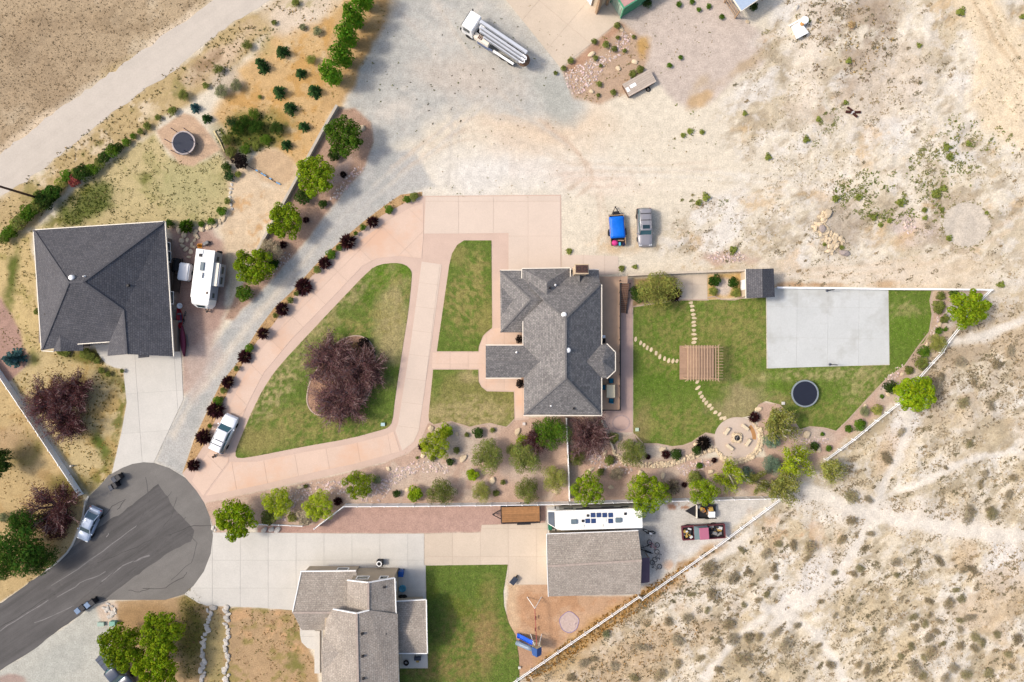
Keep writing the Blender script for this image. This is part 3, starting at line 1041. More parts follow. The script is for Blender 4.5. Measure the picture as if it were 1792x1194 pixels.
M_TYRE = mat('tyre_mark', (98, 95, 93), rough=0.9, var=0.25, scale=1.5, space='pos')
for k, (pts, w) in enumerate([([(110, 1075), (190, 1010), (260, 950), (300, 905), (310, 870)], 1.2), ([(120, 1085), (205, 1022), (280, 960), (325, 905)], 1.2), ([(230, 985), (290, 950), (330, 935), (345, 950), (335, 985), (300, 1015)], 1.0), ([(60, 1065), (150, 1000), (230, 935), (262, 880), (255, 835)], 1.1), ([(250, 905), (290, 875), (300, 860)], 1.0)]):
    ribbon('tyre_mark', pts, w, 0.0285 + k * 0.0004, M_TYRE, jit=1.0, seed=40 + k)
DRIVE1 = [(166, 603), (170, 616), (178, 628), (186, 636), (200, 643), (216, 646), (222, 705), (213, 756), (196, 829), (214, 819), (232, 812), (251, 809), (269, 810), (321, 699), (317, 618), (300, 600)]
slabs('driveway', DRIVE1, 0.02, M_CONC, cell=5.2, rot=math.radians(4), under=M_JOINTG)
PINKD = [(319, 829), (344, 800), (359, 776), (374, 741), (392, 700), (412, 658), (427, 633), (450, 597), (475, 572), (508, 527), (548, 481), (591, 439), (626, 408),
         (669, 377), (711, 354), (739, 343), (982, 341), (983, 474), (925, 490), (925, 600), (925, 734), (901, 736), (749, 741), (734, 776), (724, 786), (714, 793), (676, 808),
         (626, 821), (563, 836), (450, 860), (357, 880), (344, 859)]
sheet('main_driveway', PINKD, 0.016, M_PINKB, cell=8)
# lighter slab fields laid on the coloured border
slabs('driveway_field', [(356, 868), (336, 842), (353, 808), (371, 783), (388, 744), (404, 706), (423, 666), (441, 636), (463, 604), (486, 580), (519, 537), (558, 492), (600, 450), (634, 419),
                         (676, 388), (716, 365), (741, 355), (741, 412), (738, 452), (700, 448), (660, 452), (635, 465), (575, 528), (512, 592), (462, 652), (436, 702), (402, 782), (400, 808)],
      0.02, M_PINK, cell=4.2, rot=math.radians(45), under=M_JOINT)
slabs('driveway_field', [(360, 868), (403, 809), (450, 808), (535, 791), (612, 778), (672, 763), (689, 755), (700, 790), (620, 812), (560, 824), (450, 850)],
      0.02, M_PINK, cell=4.2, rot=math.radians(10), under=M_JOINT)
slabs('driveway_field', [(738, 458), (773, 463), (755, 600), (733, 753), (724, 773), (704, 789), (692, 754), (697, 740), (719, 600)],
      0.02, M_PINKL, cell=3.2, rot=math.radians(-7), under=M_JOINT)
slabs('driveway_apron', [(745, 345), (980, 343), (981, 474), (890, 474), (890, 408), (800, 409), (742, 409)], 0.02, M_PINKL, cell=4.6, under=M_JOINT)
slabs('side_patio', [(984, 447), (1020, 446), (1082, 449), (1083, 478), (1052, 482), (984, 478)], 0.02, M_PINKL, cell=2.8, under=M_JOINT)
slabs('front_walk', [(757, 617), (838, 617), (839, 606), (846, 590), (862, 576), (880, 572), (920, 572), (920, 732), (902, 732), (901, 684), (853, 682), (843, 676), (839, 666), (838, 645), (756, 645)],
      0.02, M_PINK, cell=2.4, under=M_JOINT)
slabs('back_walk', [(1080, 486), (1107, 490), (1107, 757), (1072, 757), (1052, 732), (1052, 716), (1080, 716)], 0.02, mat('concrete_rose', (214, 182, 168), var=0.05, scale=0.4, space='pos', objvar=0.03, fine=0.04, fscale=6), cell=2.2, under=M_JOINT)
slabs('sport_court', [(1341, 504), (1554, 508), (1556, 638), (1343, 645)], 0.03, M_COURT, cell=4.1, under=M_JOINTG, rot=-0.012, gap=0.02)
slabs('garden_pad', [(1185, 483), (1237, 481), (1238, 524), (1186, 524)], 0.02, M_CONCT, cell=2.0, under=M_JOINT)
slabs('shop_pad', [(868, -22), (1020, -40), (1070, 0), (1087, 35), (981, 119)], 0.02, M_CONCT, cell=5.0, rot=math.radians(-40 + 90), under=M_JOINT)
slabs('side_driveway', [(367, 904), (373, 937), (369, 969), (357, 1000), (339, 1025), (323, 1040), (347, 1055), (362, 1060), (450, 1063), (515, 1068), (530, 1068), (700, 1068), (745, 1078), (745, 989), (742, 989), (742, 934), (600, 934), (450, 932), (374, 932)],
      0.02, M_CONC, cell=3.7, under=M_JOINTG)
slabs('rear_driveway', [(743, 934), (842, 932), (843, 919), (957, 915), (959, 1023), (889, 1023), (888, 988), (743, 989)], 0.02, M_CONCT, cell=3.7, under=M_JOINT)
slabs('rear_patio', [(700, 1078), (745, 1078), (749, 1168), (705, 1168)], 0.02, M_CONC, cell=2.4, under=M_JOINTG)
slabs('porch_walk', [(525, 1090), (565, 1098), (566, 1170), (553, 1172), (551, 1137), (538, 1134), (528, 1124), (525, 1110)], 0.02, M_CONC, cell=2.2, under=M_JOINTG)

# kerb by the fence corner
g = G()
kp = [(156, 868), (150, 878), (148, 890), (146, 903), (141, 920), (134, 938), (127, 954), (118, 967), (105, 980), (93, 990), (80, 999)]
for a, b in zip(kp[:-1], kp[1:]):
    g.beam(P(*a) + Vector((0, 0, 0.07)), P(*b) + Vector((0, 0, 0.07)), 0.22, 0.14)
o = g.build('kerb', M_CONC)
o['kind'] = 'structure'

# planting strip beside the pink drive
STRIP = [(319, 829), (329, 801), (339, 771), (362, 721), (387, 670), (417, 633), (450, 579), (480, 539), (513, 508), (550, 466), (591, 426), (636, 388), (676, 358), (701, 341), (739, 336), (739, 343),
         (711, 354), (669, 377), (626, 408), (591, 439), (548, 481), (508, 527), (475, 572), (450, 597), (427, 633), (412, 658), (392, 700), (374, 741), (359, 776), (344, 800)]
sheet('planting_strip', STRIP, 0.026, mat('bark_tan', (200, 164, 118), rough=0.95, var=0.2, scale=1.2, fine=0.25, fscale=7, bump=0.4, spec=0.1, space='pos'), cell=8)

# ---------------------------------------------------------------- lawns
LAWN_A = smooth_poly([(528, 598), (588, 534), (646, 473), (664, 463), (691, 460), (709, 463), (720, 473), (721, 486), (714, 551), (706, 600), (691, 700), (687, 738), (679, 749),
                      (666, 753), (611, 768), (535, 781), (450, 798), (417, 803), (411, 796), (417, 776), (450, 700), (475, 658), (500, 628)], 1)
LAWN_B = [(764.5, 615), (837, 615), (838, 606), (845, 588), (852, 581), (861, 574), (860, 421), (812, 421), (800, 429), (791, 444), (786, 465)]
LAWN_C = [(758, 647), (837, 647), (837.5, 668), (842, 677), (852, 685), (899, 686), (900, 733), (893, 742), (886, 748), (872, 745), (857, 741), (840, 744), (822, 748), (806, 743), (789, 738), (772, 741), (759, 744), (751, 737), (750, 728)]
LAWN_D = [(1108, 537), (1150, 528), (1190, 525), (1240, 525), (1262, 524), (1302, 523), (1340, 521), (1341, 645), (1400, 643), (1557, 639), (1555, 508), (1631, 509), (1627, 526), (1631, 551), (1626, 581), (1616, 600),
          (1606, 607), (1583, 640), (1551, 663), (1518, 698), (1483, 736), (1463, 754), (1442, 748), (1417, 746), (1400, 751), (1386, 730), (1365, 708), (1340, 702), (1327, 708), (1315, 727), (1297, 731), (1277, 734), (1260, 745),
          (1252, 760), (1235, 757), (1222, 765), (1211, 773), (1195, 779), (1176, 781), (1151, 776), (1126, 776), (1116, 773), (1108, 757)]
LAWN_E = [(745, 990), (889, 988), (886, 1005), (881, 1035), (882, 1060), (890, 1090), (902, 1112), (908, 1150), (910, 1230), (690, 1230), (700, 1170), (749, 1170)]
DRY = (182, 166, 118)
DRY2 = (156, 146, 88)
GREEN = (106, 126, 54)
GREEN2 = (104, 134, 42)
LOPS = {
    'A': [((640, 500, 70, 40, -30), (92, 118, 40), 2, 2, 3, 0.88), ((680, 480, 40, 24), (98, 130, 38), 2, 1, 3, 0.88), ((560, 560, 100, 26, -44), DRY, 2.5, 2, 0.45, 0.75, 0.36),
          ((690, 505, 30, 26), DRY2, 2, 1.5, 0.45, 0.8, 0.42), ((690, 570, 26, 70, 8), DRY, 3, 2, 2, 0.88), ((470, 690, 70, 24, -50), DRY, 2.5, 2, 0.45, 0.88, 0.42), ((450, 770, 60, 24, -12), DRY2, 2, 2, 2, 0.88), ((520, 735, 70, 26, -15), DRY2, 3, 2, 0.45, 0.88, 0.4),
          ((560, 760, 110, 14, -9), DRY2, 2, 1.5, 0.45, 0.88, 0.42), ((640, 560, 60, 26, -10), DRY2, 2, 2, 0.45, 0.88, 0.42), ((610, 550, 26, 12), GREEN, 2, 1, 2, 0.88)],
    'B': [((815, 530, 40, 60), DRY2, 2, 2, 0.45, 0.88, 0.42), ((850, 560, 14, 30), DRY2, 1.5, 1, 1.5, 0.7), ((835, 470, 20, 30), DRY2, 1.5, 1, 0.45, 0.88, 0.45), ((800, 445, 14, 16), DRY2, 1, .6, 1.5, .7)],
    'C': [((825, 700, 90, 55), (148, 140, 84), 2, 1, 2, 0.75), ((820, 725, 90, 26), DRY, 2.5, 1.5, 0.45, 0.88, 0.36), ((820, 660, 18, 14), DRY, 1.5, 1, 1.5, 0.88), ((766, 665, 10, 20), GREEN, 1, 1, 1.5, 0.88), ((833, 652, 5, 5), GREEN, .5, .3, 1, .8)],
    'D': [((1200, 560, 130, 60), DRY2, 4, 3, 0.45, 0.6, 0.44), ((1290, 600, 60, 90), DRY2, 4, 3, 0.45, 0.6, 0.42), ((1150, 660, 60, 26), (92, 124, 38), 3, 2, 3, 0.65), ((1160, 630, 40, 24), DRY2, 2, 2, 0.45, 0.6, 0.45),
          ((1180, 740, 90, 34), DRY2, 3, 2, 0.45, 0.6, 0.40), ((1300, 705, 50, 30, -10), (176, 158, 120), 3, 2, 1.5, 0.75), ((1120, 740, 14, 34), (160, 142, 98), 1.5, 1, 1.5, 0.65), ((1440, 655, 100, 9, -2), (206, 186, 138), 1.2, .8, 0.45, 0.55, .40),
          ((1510, 675, 30, 40, 40), DRY, 2.5, 2, 0.45, 0.6, 0.42), ((1430, 720, 60, 24), DRY2, 3, 2, 0.45, 0.6, 0.44), ((1590, 540, 26, 14), DRY, 1.2, 1.5, 0.45, 0.55, 0.42), ((1355, 670, 16, 30), GREEN2, 2, 1, 1.5, 0.55), ((1590, 580, 36, 30), GREEN2, 3, 1, 2, 0.6),
          ((1360, 700, 26, 12), (172, 152, 108), 1.5, 1, 0.45, 0.55, .42), ((1116, 600, 9, 90), GREEN, 1, .6, 2, .8)],
    'E': [((815, 1015, 60, 30), GREEN, 3, 2, 2, 0.55), ((830, 1120, 60, 60), (158, 136, 86), 5, 3, 0.45, 0.6, 0.42), ((850, 1110, 14, 60), (176, 142, 100), 2, 1.5, 1.5, 0.55), ((770, 1170, 60, 24), (166, 134, 92), 3, 2, 0.45, 0.55, .40), ((880, 1180, 26, 26), GREEN, 2, 1, 1.5, .8),
          ((800, 1060, 50, 40), (112, 122, 46), 3, 2, 1.5, .6, .45)],
}
M_LAWN = mat('lawn_turf', (0, 0, 0), rough=0.95, var=0.22, scale=1.6, fine=0.30, fscale=6.0, bump=0.6, spec=0.1, space='pos', attr='col', streak=(90, 22, 0.11, 1.3))
for key, poly, lz in (('A', LAWN_A, 0.05), ('B', LAWN_B, 0.05), ('C', LAWN_C, 0.05), ('D', LAWN_D, 0.045), ('E', LAWN_E, 0.04)):
    sheet('lawn', poly, lz, M_LAWN, LOPS[key], GREEN if key != 'D' else (107, 129, 52), cell=0.3, thick=0.05)
LAWNS = {'A': LAWN_A, 'B': LAWN_B, 'C': LAWN_C, 'D': LAWN_D, 'E': LAWN_E}
# mulch bed in the island lawn and its concrete edging
BED = smooth_poly([(560, 640), (545, 660), (537, 690), (538, 710), (550, 725), (566, 728), (600, 730), (645, 700), (658, 650), (656, 612), (645, 594), (625, 586), (602, 592), (575, 610)], 2)
sheet('mulch_bed', BED, 0.058, mat('mulch', (176, 140, 116), rough=0.95, var=0.2, scale=1.2, fine=0.3, fscale=6, bump=0.4, spec=0.1, space='pos'), cell=4)
g = G()
for a, b in zip(BED, BED[1:] + BED[:1]):
    g.beam(P(*a) + Vector((0, 0, 0.07)), P(*b) + Vector((0, 0, 0.07)), 0.16, 0.10)
o = g.build('bed_edging', mat('edging', (206, 180, 160), space='pos'))
o['kind'] = 'structure'
for pts in ([(1108, 537), (1190, 525), (1240, 525)], [(1238, 521), (1250, 519), (1262, 524), (1285, 525), (1300, 521)],
            [(751, 738), (759, 744), (772, 741), (789, 738), (806, 743), (822, 748), (840, 744), (857, 741), (872, 745), (886, 748), (893, 742), (900, 734)],
            [(1110, 760), (1126, 777), (1151, 777), (1176, 782), (1195, 780), (1211, 774), (1222, 766), (1235, 758), (1252, 761)],
            [(1631, 509), (1627, 526), (1631, 551), (1626, 581), (1606, 607), (1583, 640), (1551, 663), (1518, 698), (1483, 736), (1463, 755), (1442, 749), (1417, 747)]):
    ribbon('lawn_edging', pts, 2.2, 0.062, MATS['edging'], n=1)
# ================================================================ plants
def leaf_cloud(C, N, size, asp=0.5, up=0.5, col=None, rng=None):
    """diamond leaves at C, facing roughly N"""
    rng = rng or RNG
    n = len(C)
    nn = N + rng.normal(0, 0.55, (n, 3))
    nn[:, 2] += up
    nn /= np.linalg.norm(nn, axis=1)[:, None] + 1e-9
    r = rng.normal(0, 1, (n, 3))
    u = np.cross(nn, r)
    u /= np.linalg.norm(u, axis=1)[:, None] + 1e-9
    v = np.cross(nn, u)
    s = (np.asarray(size) * rng.uniform(0.6, 1.4, n))[:, None]
    V = np.stack([C - u * s, C + v * s * asp, C + u * s, C - v * s * asp], 1).reshape(-1, 3)
    F = np.arange(n * 4).reshape(-1, 4)
    c = np.stack([rng.uniform(0, 1, n), rng.uniform(0, 1, n), np.zeros(n)], 1)
    if col is not None:
        c[:, 0] = np.clip(c[:, 0] * 0.55 + col * 0.45, 0, 1)
    return V, F, np.repeat(c, 4, 0)


def crown_mesh(name, n, leaf, lobes=14, z0=0.22, z1=1.0, lr=(0.26, 0.42), seed=0, asp=0.5, shape=None, spread=0.66, inner=0.25, up=0.5, core=0.0):
    """unit-radius, unit-height crown made of leafy lobes"""
    rng = np.random.default_rng(seed)
    C, N, L = [], [], []
    zc, zr = (z0 + z1) / 2, (z1 - z0) / 2
    for k in range(lobes):
        if shape == 'column':
            t = (k + 0.5) / lobes
            z = z0 + (z1 - z0) * t
            rr = 0.62 * math.sin(math.pi * min(1, 0.12 + 0.88 * (1 - t) ** 0.75)) + 0.1
            a = k * 2.4
            c = np.array([math.cos(a) * rr * 0.6, math.sin(a) * rr * 0.6, z])
            lrad = rng.uniform(*lr) * (0.55 + 0.6 * rr)
        else:
            a = k * 2.39996 + rng.uniform(-0.3, 0.3)
            q = math.sqrt((k + 0.5) / lobes)
            rad = q * spread * rng.uniform(0.85, 1.12)
            h = math.sqrt(max(0, 1 - (rad / 1.02) ** 2))
            z = zc + zr * (h * rng.uniform(0.35, 0.75)) - zr * 0.35 * (rng.uniform() < 0.3)
            c = np.array([math.cos(a) * rad, math.sin(a) * rad, z])
            lrad = rng.uniform(*lr)
        if core and k == 0:
            c, lrad = np.array([0, 0, zc * 0.7]), core
        m = int(n / lobes) * (3 if core and k == 0 else 1)
        d = rng.normal(0, 1, (m, 3))
        d /= np.linalg.norm(d, axis=1)[:, None]
        d[:, 2] = np.where(d[:, 2] < -0.3, -d[:, 2], d[:, 2])
        rr = lrad * (1 - inner * rng.uniform(0, 1, m) ** 2)
        p = c + d * rr[:, None] * np.array([1, 1, 0.8 * zr / 0.39 * 0.5 + 0.35])
        C.append(p)
        N.append(d)
        L.append(np.full(m, rng.uniform(0, 1)))
    C, N, L = np.concatenate(C), np.concatenate(N), np.concatenate(L)
    C[:, 2] = np.clip(C[:, 2], 0.05, 1.1)
    V, F, col = leaf_cloud(C, N, leaf, asp, up=up, col=L, rng=rng)
    return mesh_np(name, V, F, col)


def spiky_mesh(name, n, seed=0, z0=0.15, blade=0.09, droop=0.15):
    """mound of upright radiating shoots (purple shrubs, yuccas)"""
    rng = np.random.default_rng(seed)
    V, F, C = [], [], []
    for k in range(n):
        a = rng.uniform(0, 2 * math.pi)
        el = rng.uniform(0.1, 1.5)
        d = np.array([math.cos(a) * math.cos(el), math.sin(a) * math.cos(el), math.sin(el)])
        r0, r1 = rng.uniform(0.25, 0.5), rng.uniform(0.7, 1.15)
        p0, p1 = d * r0, d * r1
        p0[2] += z0
        p1[2] = p1[2] * 0.85 + z0 - droop * rng.uniform()
        s = np.cross(d, rng.normal(0, 1, 3))
        s /= np.linalg.norm(s) + 1e-9
        w = blade * rng.uniform(0.6, 1.3)
        pm = (p0 + p1) / 2 + np.array([0, 0, 0.05])
        o = len(V)
        V += [p0, pm - s * w, p1, pm + s * w]
        F.append((o, o + 1, o + 2, o + 3))
        C += [(rng.uniform(), rng.uniform(), 0)] * 4
    V = np.array(V)
    V[:, 2] = np.maximum(V[:, 2], 0.0)
    for r in range(4, len(C), 4):
        C[r + 1] = C[r + 2] = C[r + 3] = C[r]
    return mesh_np(name, V, np.array(F), np.array(C))


def conifer_mesh(name, seed=0, tiers=9, per=15):
    rng = np.random.default_rng(seed)
    V, F, C = [], [], []
    for t in range(tiers):
        f = t / (tiers - 1)
        z = 0.08 + 0.88 * f
        R = (1 - f) ** 0.85 * 1.0 + 0.06
        for k in range(max(5, int(per * (1 - 0.55 * f)))):
            a = rng.uniform(0, 2 * math.pi)
            r = R * rng.uniform(0.7, 1.1)
            d = np.array([math.cos(a), math.sin(a), -0.10])
            s = np.array([-math.sin(a), math.cos(a), 0])
            nseg = 4
            for q in range(nseg):
                for sg in (-1, 1):
                    b0 = d * r * (q / nseg)
                    b1 = d * r * ((q + 1) / nseg)
                    w = r * 0.30 * (1 - q / nseg) + 0.05
                    tip = (b0 + b1) / 2 + s * sg * w + d * r * 0.12 + np.array([0, 0, rng.uniform(-0.02, 0.03)])
                    o = len(V)
                    zz = np.array([0, 0, z])
                    V += [b0 + zz, tip + zz, b1 + d * 0.05 + zz]
                    F.append((o, o + 1, o + 2))
                    c = (rng.uniform(), rng.uniform(), 0)
                    C += [c] * 3
    V = np.array(V)
    V[:, 2] = np.clip(V[:, 2], 0.02, 1.1)
    return mesh_np(name, V, np.array(F), np.array(C))


def branch_geo(g, p, d, L, r, depth, rng, tips, spread=0.6, grav=0.0):
    p1 = p + d * L
    g.tube([p, (p + p1) / 2 + Vector((rng.uniform(-.04, .04), rng.uniform(-.04, .04), 0)) * L * 2, p1], [r, r * 0.8, r * 0.55], n=4, caps=False)
    tips.append((p1, d))
    if depth <= 0:
        return
    for k in range(3 if depth > 1 else 4):
        ax = Vector((rng.uniform(-1, 1), rng.uniform(-1, 1), rng.uniform(-0.4, 0.7)))
        nd_ = (d + ax * spread)
        nd_.z -= grav
        nd_.normalize()
        branch_geo(g, p + d * L * rng.uniform(0.55, 1.0), nd_, L * rng.uniform(0.5, 0.72), r * 0.5, depth - 1, rng, tips, spread, grav)


def twig_protos(seed, stems=9, leaf_n=900, leaf=0.035, depth=2, tilt=(0.35, 1.15), r0=0.03):
    """thin-stemmed tree: a mesh of branches and a mesh of sparse leaves, unit radius and height"""
    rng = random.Random(seed)
    g = G()
    tips = []
    g.tube([(0, 0, 0), (0, 0, 0.22)], [0.055, 0.045], n=6)
    for k in range(stems):
        a = 2 * math.pi * k / stems + rng.uniform(-.25, .25)
        t = rng.uniform(*tilt)
        d = Vector((math.cos(a) * math.sin(t), math.sin(a) * math.sin(t), math.cos(t)))
        branch_geo(g, Vector((0, 0, 0.18)), d, rng.uniform(0.38, 0.5), r0, depth, rng, tips)
    b = g.build('twig_proto', None)
    me = b.data
    bpy.data.objects.remove(b)
    r2 = np.random.default_rng(seed)
    T = np.array([t[0] for t in tips])
    D = np.array([t[1] for t in tips])
    k = r2.integers(0, len(T), leaf_n)
    c = T[k] - D[k] * r2.uniform(0, 0.28, (leaf_n, 1)) + r2.normal(0, 0.06, (leaf_n, 3))
    c[:, 2] = np.maximum(c[:, 2], 0.05)
    V, F, col = leaf_cloud(c, D[k], leaf, 0.45, 0.3, rng=r2)
    return me, mesh_np('twig_leaves', V, F, col)


def trunk_mesh(seed, h=0.6, r=0.06, limbs=5):
    rng = random.Random(seed)
    g = G()
    g.tube([(0, 0, 0), (0.01, 0.0, h * 0.5), (0, 0.01, h)], [r * 1.25, r, r * 0.7], n=7)
    for k in range(limbs):
        a = 2 * math.pi * k / limbs + rng.uniform(-.3, .3)
        z = h * rng.uniform(0.55, 0.95)
        g.tube([(0, 0, z), (math.cos(a) * 0.25, math.sin(a) * 0.25, z + 0.16), (math.cos(a) * 0.52, math.sin(a) * 0.52, z + 0.24)], [r * 0.55, r * 0.4, r * 0.2], n=5)
    o = g.build('trunk_proto', None)
    me = o.data
    bpy.data.objects.remove(o)
    return me


PROTO = {
    'leafy': [crown_mesh('leafy', 6500, 0.045, 46, seed=s, lr=(0.15, 0.26), spread=0.84, core=0.72) for s in (1, 2, 3)],
    'fine': [crown_mesh('fine', 6500, 0.038, 40, seed=s, lr=(0.15, 0.27), asp=0.4, spread=0.82, core=0.66) for s in (4, 5)],
    'bush': [crown_mesh('bush', 900, 0.095, 9, z0=0.05, seed=s, lr=(0.32, 0.48), spread=0.55) for s in (6, 7, 8)],
    'olive': [crown_mesh('olive', 4200, 0.05, 18, z0=0.06, seed=s, asp=0.28, lr=(0.26, 0.4), inner=0.5) for s in (9, 10)],
    'spiky': [spiky_mesh('spiky', 330, s) for s in (11, 12, 13)],
    'conifer': [conifer_mesh('conifer', s) for s in (14, 15)],
    'column': [crown_mesh('column', 1900, 0.08, 18, z0=0.08, z1=0.96, seed=s, shape='column', lr=(0.38, 0.5)) for s in (16, 17)],
    'sage': [crown_mesh('sage', 520, 0.085, 9, z0=0.02, seed=s, asp=0.3, lr=(0.32, 0.45), inner=0.6, spread=0.5, core=0.62) for s in (18, 19, 20, 21)],
    'tiny': [crown_mesh('tiny', 150, 0.19, 5, z0=0.02, seed=s, asp=0.4, lr=(0.35, 0.5), spread=0.45, core=0.55) for s in (22, 23)],
}
TRUNKS = [trunk_mesh(s) for s in (1, 2)]
TWIGS = [twig_protos(s, stems=22, leaf_n=7000, leaf=0.017, r0=0.022) for s in (31, 32, 33)]
AIRY = [twig_protos(s, stems=9, leaf_n=5200, leaf=0.028, tilt=(0.3, 1.1), r0=0.042) for s in (41, 42)]
FOLCOL = {
    'bright': (122, 142, 32), 'green': (84, 112, 36), 'yellow': (150, 164, 44), 'olive': (112, 120, 60), 'olivey': (140, 142, 72), 'dark': (58, 78, 34), 'pine': (58, 84, 46),
    'purple': (70, 40, 42), 'maroon': (100, 72, 70), 'plum': (86, 54, 54), 'bluegreen': (112, 134, 112), 'spruce': (62, 92, 92), 'sage': (146, 133, 106), 'greysage': (156, 145, 122), 'sagegreen': (142, 134, 100),
    'black': (40, 34, 32), 'weed': (126, 134, 66), 'dry': (176, 152, 112), 'poplar': (100, 140, 40), 'lime': (128, 150, 30), 'deepgreen': (56, 82, 30), 'red': (140, 70, 66),
    'greygreen': (128, 132, 96),
}
FOL = {k: foliage_mat('leaf_' + k, v) for k, v in FOLCOL.items()}
M_BARK = mat('bark', (120, 98, 78), rough=0.95, var=0.2, scale=6)
M_BARKP = mat('bark_purple', (164, 136, 132), rough=0.9, var=0.2, scale=6)
M_BARKW = mat('bark_white', (214, 206, 186), rough=0.9, var=0.15, scale=6)
NV = [0]


def norm_mesh(*mes):
    """scale prototype meshes together to unit radius and unit height"""
    A = []
    for me in mes:
        a = np.empty(len(me.vertices) * 3, dtype=np.float32)
        me.vertices.foreach_get('co', a)
        A.append(a.reshape(-1, 3))
    allv = np.concatenate(A)
    r = np.percentile(np.hypot(allv[:, 0], allv[:, 1]), 96)
    h = np.percentile(allv[:, 2], 99)
    for me, a in zip(mes, A):
        a[:, :2] /= r
        a[:, 2] /= h
        me.vertices.foreach_set('co', a.ravel())
        me.update()


for k_, l_ in PROTO.items():
    for m_ in l_:
        norm_mesh(m_)
for l_ in TWIGS + AIRY:
    norm_mesh(*l_)


def part(name, me, m, parent, scale=None):
    o = bpy.data.objects.new(name, me)
    COL.objects.link(o)
    o.parent = parent
    if not len(me.materials):
        me.materials.append(m)
    o.material_slots[0].link = 'OBJECT'
    o.material_slots[0].material = m
    if scale:
        o.scale = scale
    return o


def plant(kind, colr, px, py, rpx, label, cat='shrub', group=None, h=None, ry=None, lean=0.5, name=None, bark=None):
    """rpx: crown radius in photo px; base is found from where the crown shows, at its height"""
    NV[0] += 1
    rr = random.Random(NV[0])
    r = rpx / FPX
    hh = h if h else {'leafy': 1.9, 'fine': 1.8, 'bush': 1.35, 'olive': 1.4, 'spiky': 1.5, 'conifer': 2.6, 'column': 5, 'sage': 1.0, 'tiny': 1.1, 'twig': 1.5, 'airy': 1.7}[kind] * r
    b = P(px, py, hh * lean)
    gz = float(gheight(np.array([b.x]), np.array([b.y]))[0])
    nm = name or {'leafy': 'tree', 'fine': 'tree', 'column': 'poplar_tree', 'conifer': 'pine_tree', 'twig': 'tree', 'airy': 'tree', 'sage': 'sagebrush'}.get(kind, 'shrub')
    small = kind == 'tiny' or (kind in ('spiky', 'bush') and rpx < 7.5)
    sc = (r, (ry / FPX if ry else r), hh)
    rot = rr.uniform(0, 6.28)
    if kind == 'sage':
        sc = (r * rr.uniform(0.85, 1.25), r * rr.uniform(0.5, 0.95), hh)
    if small:
        me = rr.choice(PROTO[kind])
        o = part(nm, me, FOL[colr], None)
        o.location = (b.x, b.y, gz - 0.01)
        o.rotation_euler = (0, 0, rot)
        o.scale = sc
        return tag(o, label, cat, group)
    t = thing(nm, label, cat, (b.x, b.y, gz - 0.01), rot, group)
    t.scale = sc
    if kind in ('twig', 'airy'):
        br, lv = rr.choice(TWIGS if kind == 'twig' else AIRY)
        if kind == 'twig':
            t.scale = (sc[0] * 1.25, sc[1] * 1.25, sc[2])
        part('trunk', br, bark or M_BARKP, t)
        part('crown', lv, FOL[colr], t)
    else:
        me = rr.choice(PROTO[kind])
        part('trunk' if kind in ('leafy', 'fine', 'column', 'conifer') else 'stem', rr.choice(TRUNKS), bark or M_BARK, t,
             (0.8, 0.8, 1.0) if kind in ('leafy', 'fine') else (0.5, 0.5, 1.2) if kind in ('column', 'conifer') else (0.6, 0.6, 0.6))
        part('crown' if kind in ('leafy', 'fine', 'column', 'conifer') else 'foliage', me, FOL[colr], t)
    return t


ORD = ['first', 'second', 'third', 'fourth', 'fifth', 'sixth', 'seventh', 'eighth', 'ninth', 'tenth', 'eleventh', 'twelfth']

# purple shrubs in the strip beside the pink drive
prow = [(338, 815, 13), (355, 766, 14), (376, 718, 14), (398, 669, 12), (427, 625, 12), (459, 584, 12), (493, 541, 12), (530, 501, 13.5), (567, 460, 12), (607, 423, 13), (651, 388, 12)]
for k, (x, y, r) in enumerate(prow):
    plant('spiky', 'purple', x, y, r * (0.88 + 0.26 * ((k * 7) % 5) / 4), '%s dark purple-leaved shrub up from the cul-de-sac in the driveway strip' % ORD[k], 'shrub', 'purple shrubs along the driveway', h=1.2 + 0.5 * ((k * 3) % 4) / 3)
for x, y, r, c in [(725, 344, 8, 'olive'), (713, 350, 7, 'green'), (681, 368, 8, 'green'), (635, 398, 6, 'green'), (623, 409, 4, 'green'), (594, 434, 6, 'green'), (580, 446, 9, 'green'), (555, 472, 7, 'olive'),
                   (519, 514, 5, 'olive'), (509, 526, 6, 'olive'), (482, 552, 5, 'olive'), (437, 609, 8, 'green'), (391, 683, 6, 'olive'), (382, 702, 9, 'green'), (368, 745, 4.5, 'green'), (414, 645, 5, 'olive')]:
    plant('bush', c, x, y, r, 'low %s shrub between the purple shrubs of the driveway strip' % ('olive' if c == 'olive' else 'green'), 'shrub', '%s shrubs in the driveway strip' % c, h=0.8)

# poplars and the trees above the gravel lane
for k, (bx, by, r) in enumerate([(581, 130, 18), (599, 98, 18), (608, 63, 17), (620, 30, 18), (636, -3, 18)]):
    t = plant('column', 'poplar', bx, by, r, ['green poplar nearest the low concrete wall', 'second green poplar up the row from the low concrete wall', 'middle green poplar of the row of five beside the gravel yard',
                                             'fourth green poplar up the row from the low concrete wall', 'green poplar at the far end of the row from the concrete wall'][k], 'tree', 'poplars in a row beside the gravel yard', h=5.0)
for x, y, r, hh, lab in [(605, 243, 32, 4.2, 'bushy green tree beside the upper end of the low concrete wall and a boulder'), (555, 312, 33, 4.2, 'broad bright green tree over the gap in the low concrete wall'),
                         (502, 390, 30, 4.0, 'green tree beside a grey-leaved bush under the low wall'), (447, 468, 32, 4.0, 'round bright green tree across from the white caravan')]:
    plant('leafy', 'green' if x > 600 else 'bright', x, y, r, lab, 'tree', h=hh)
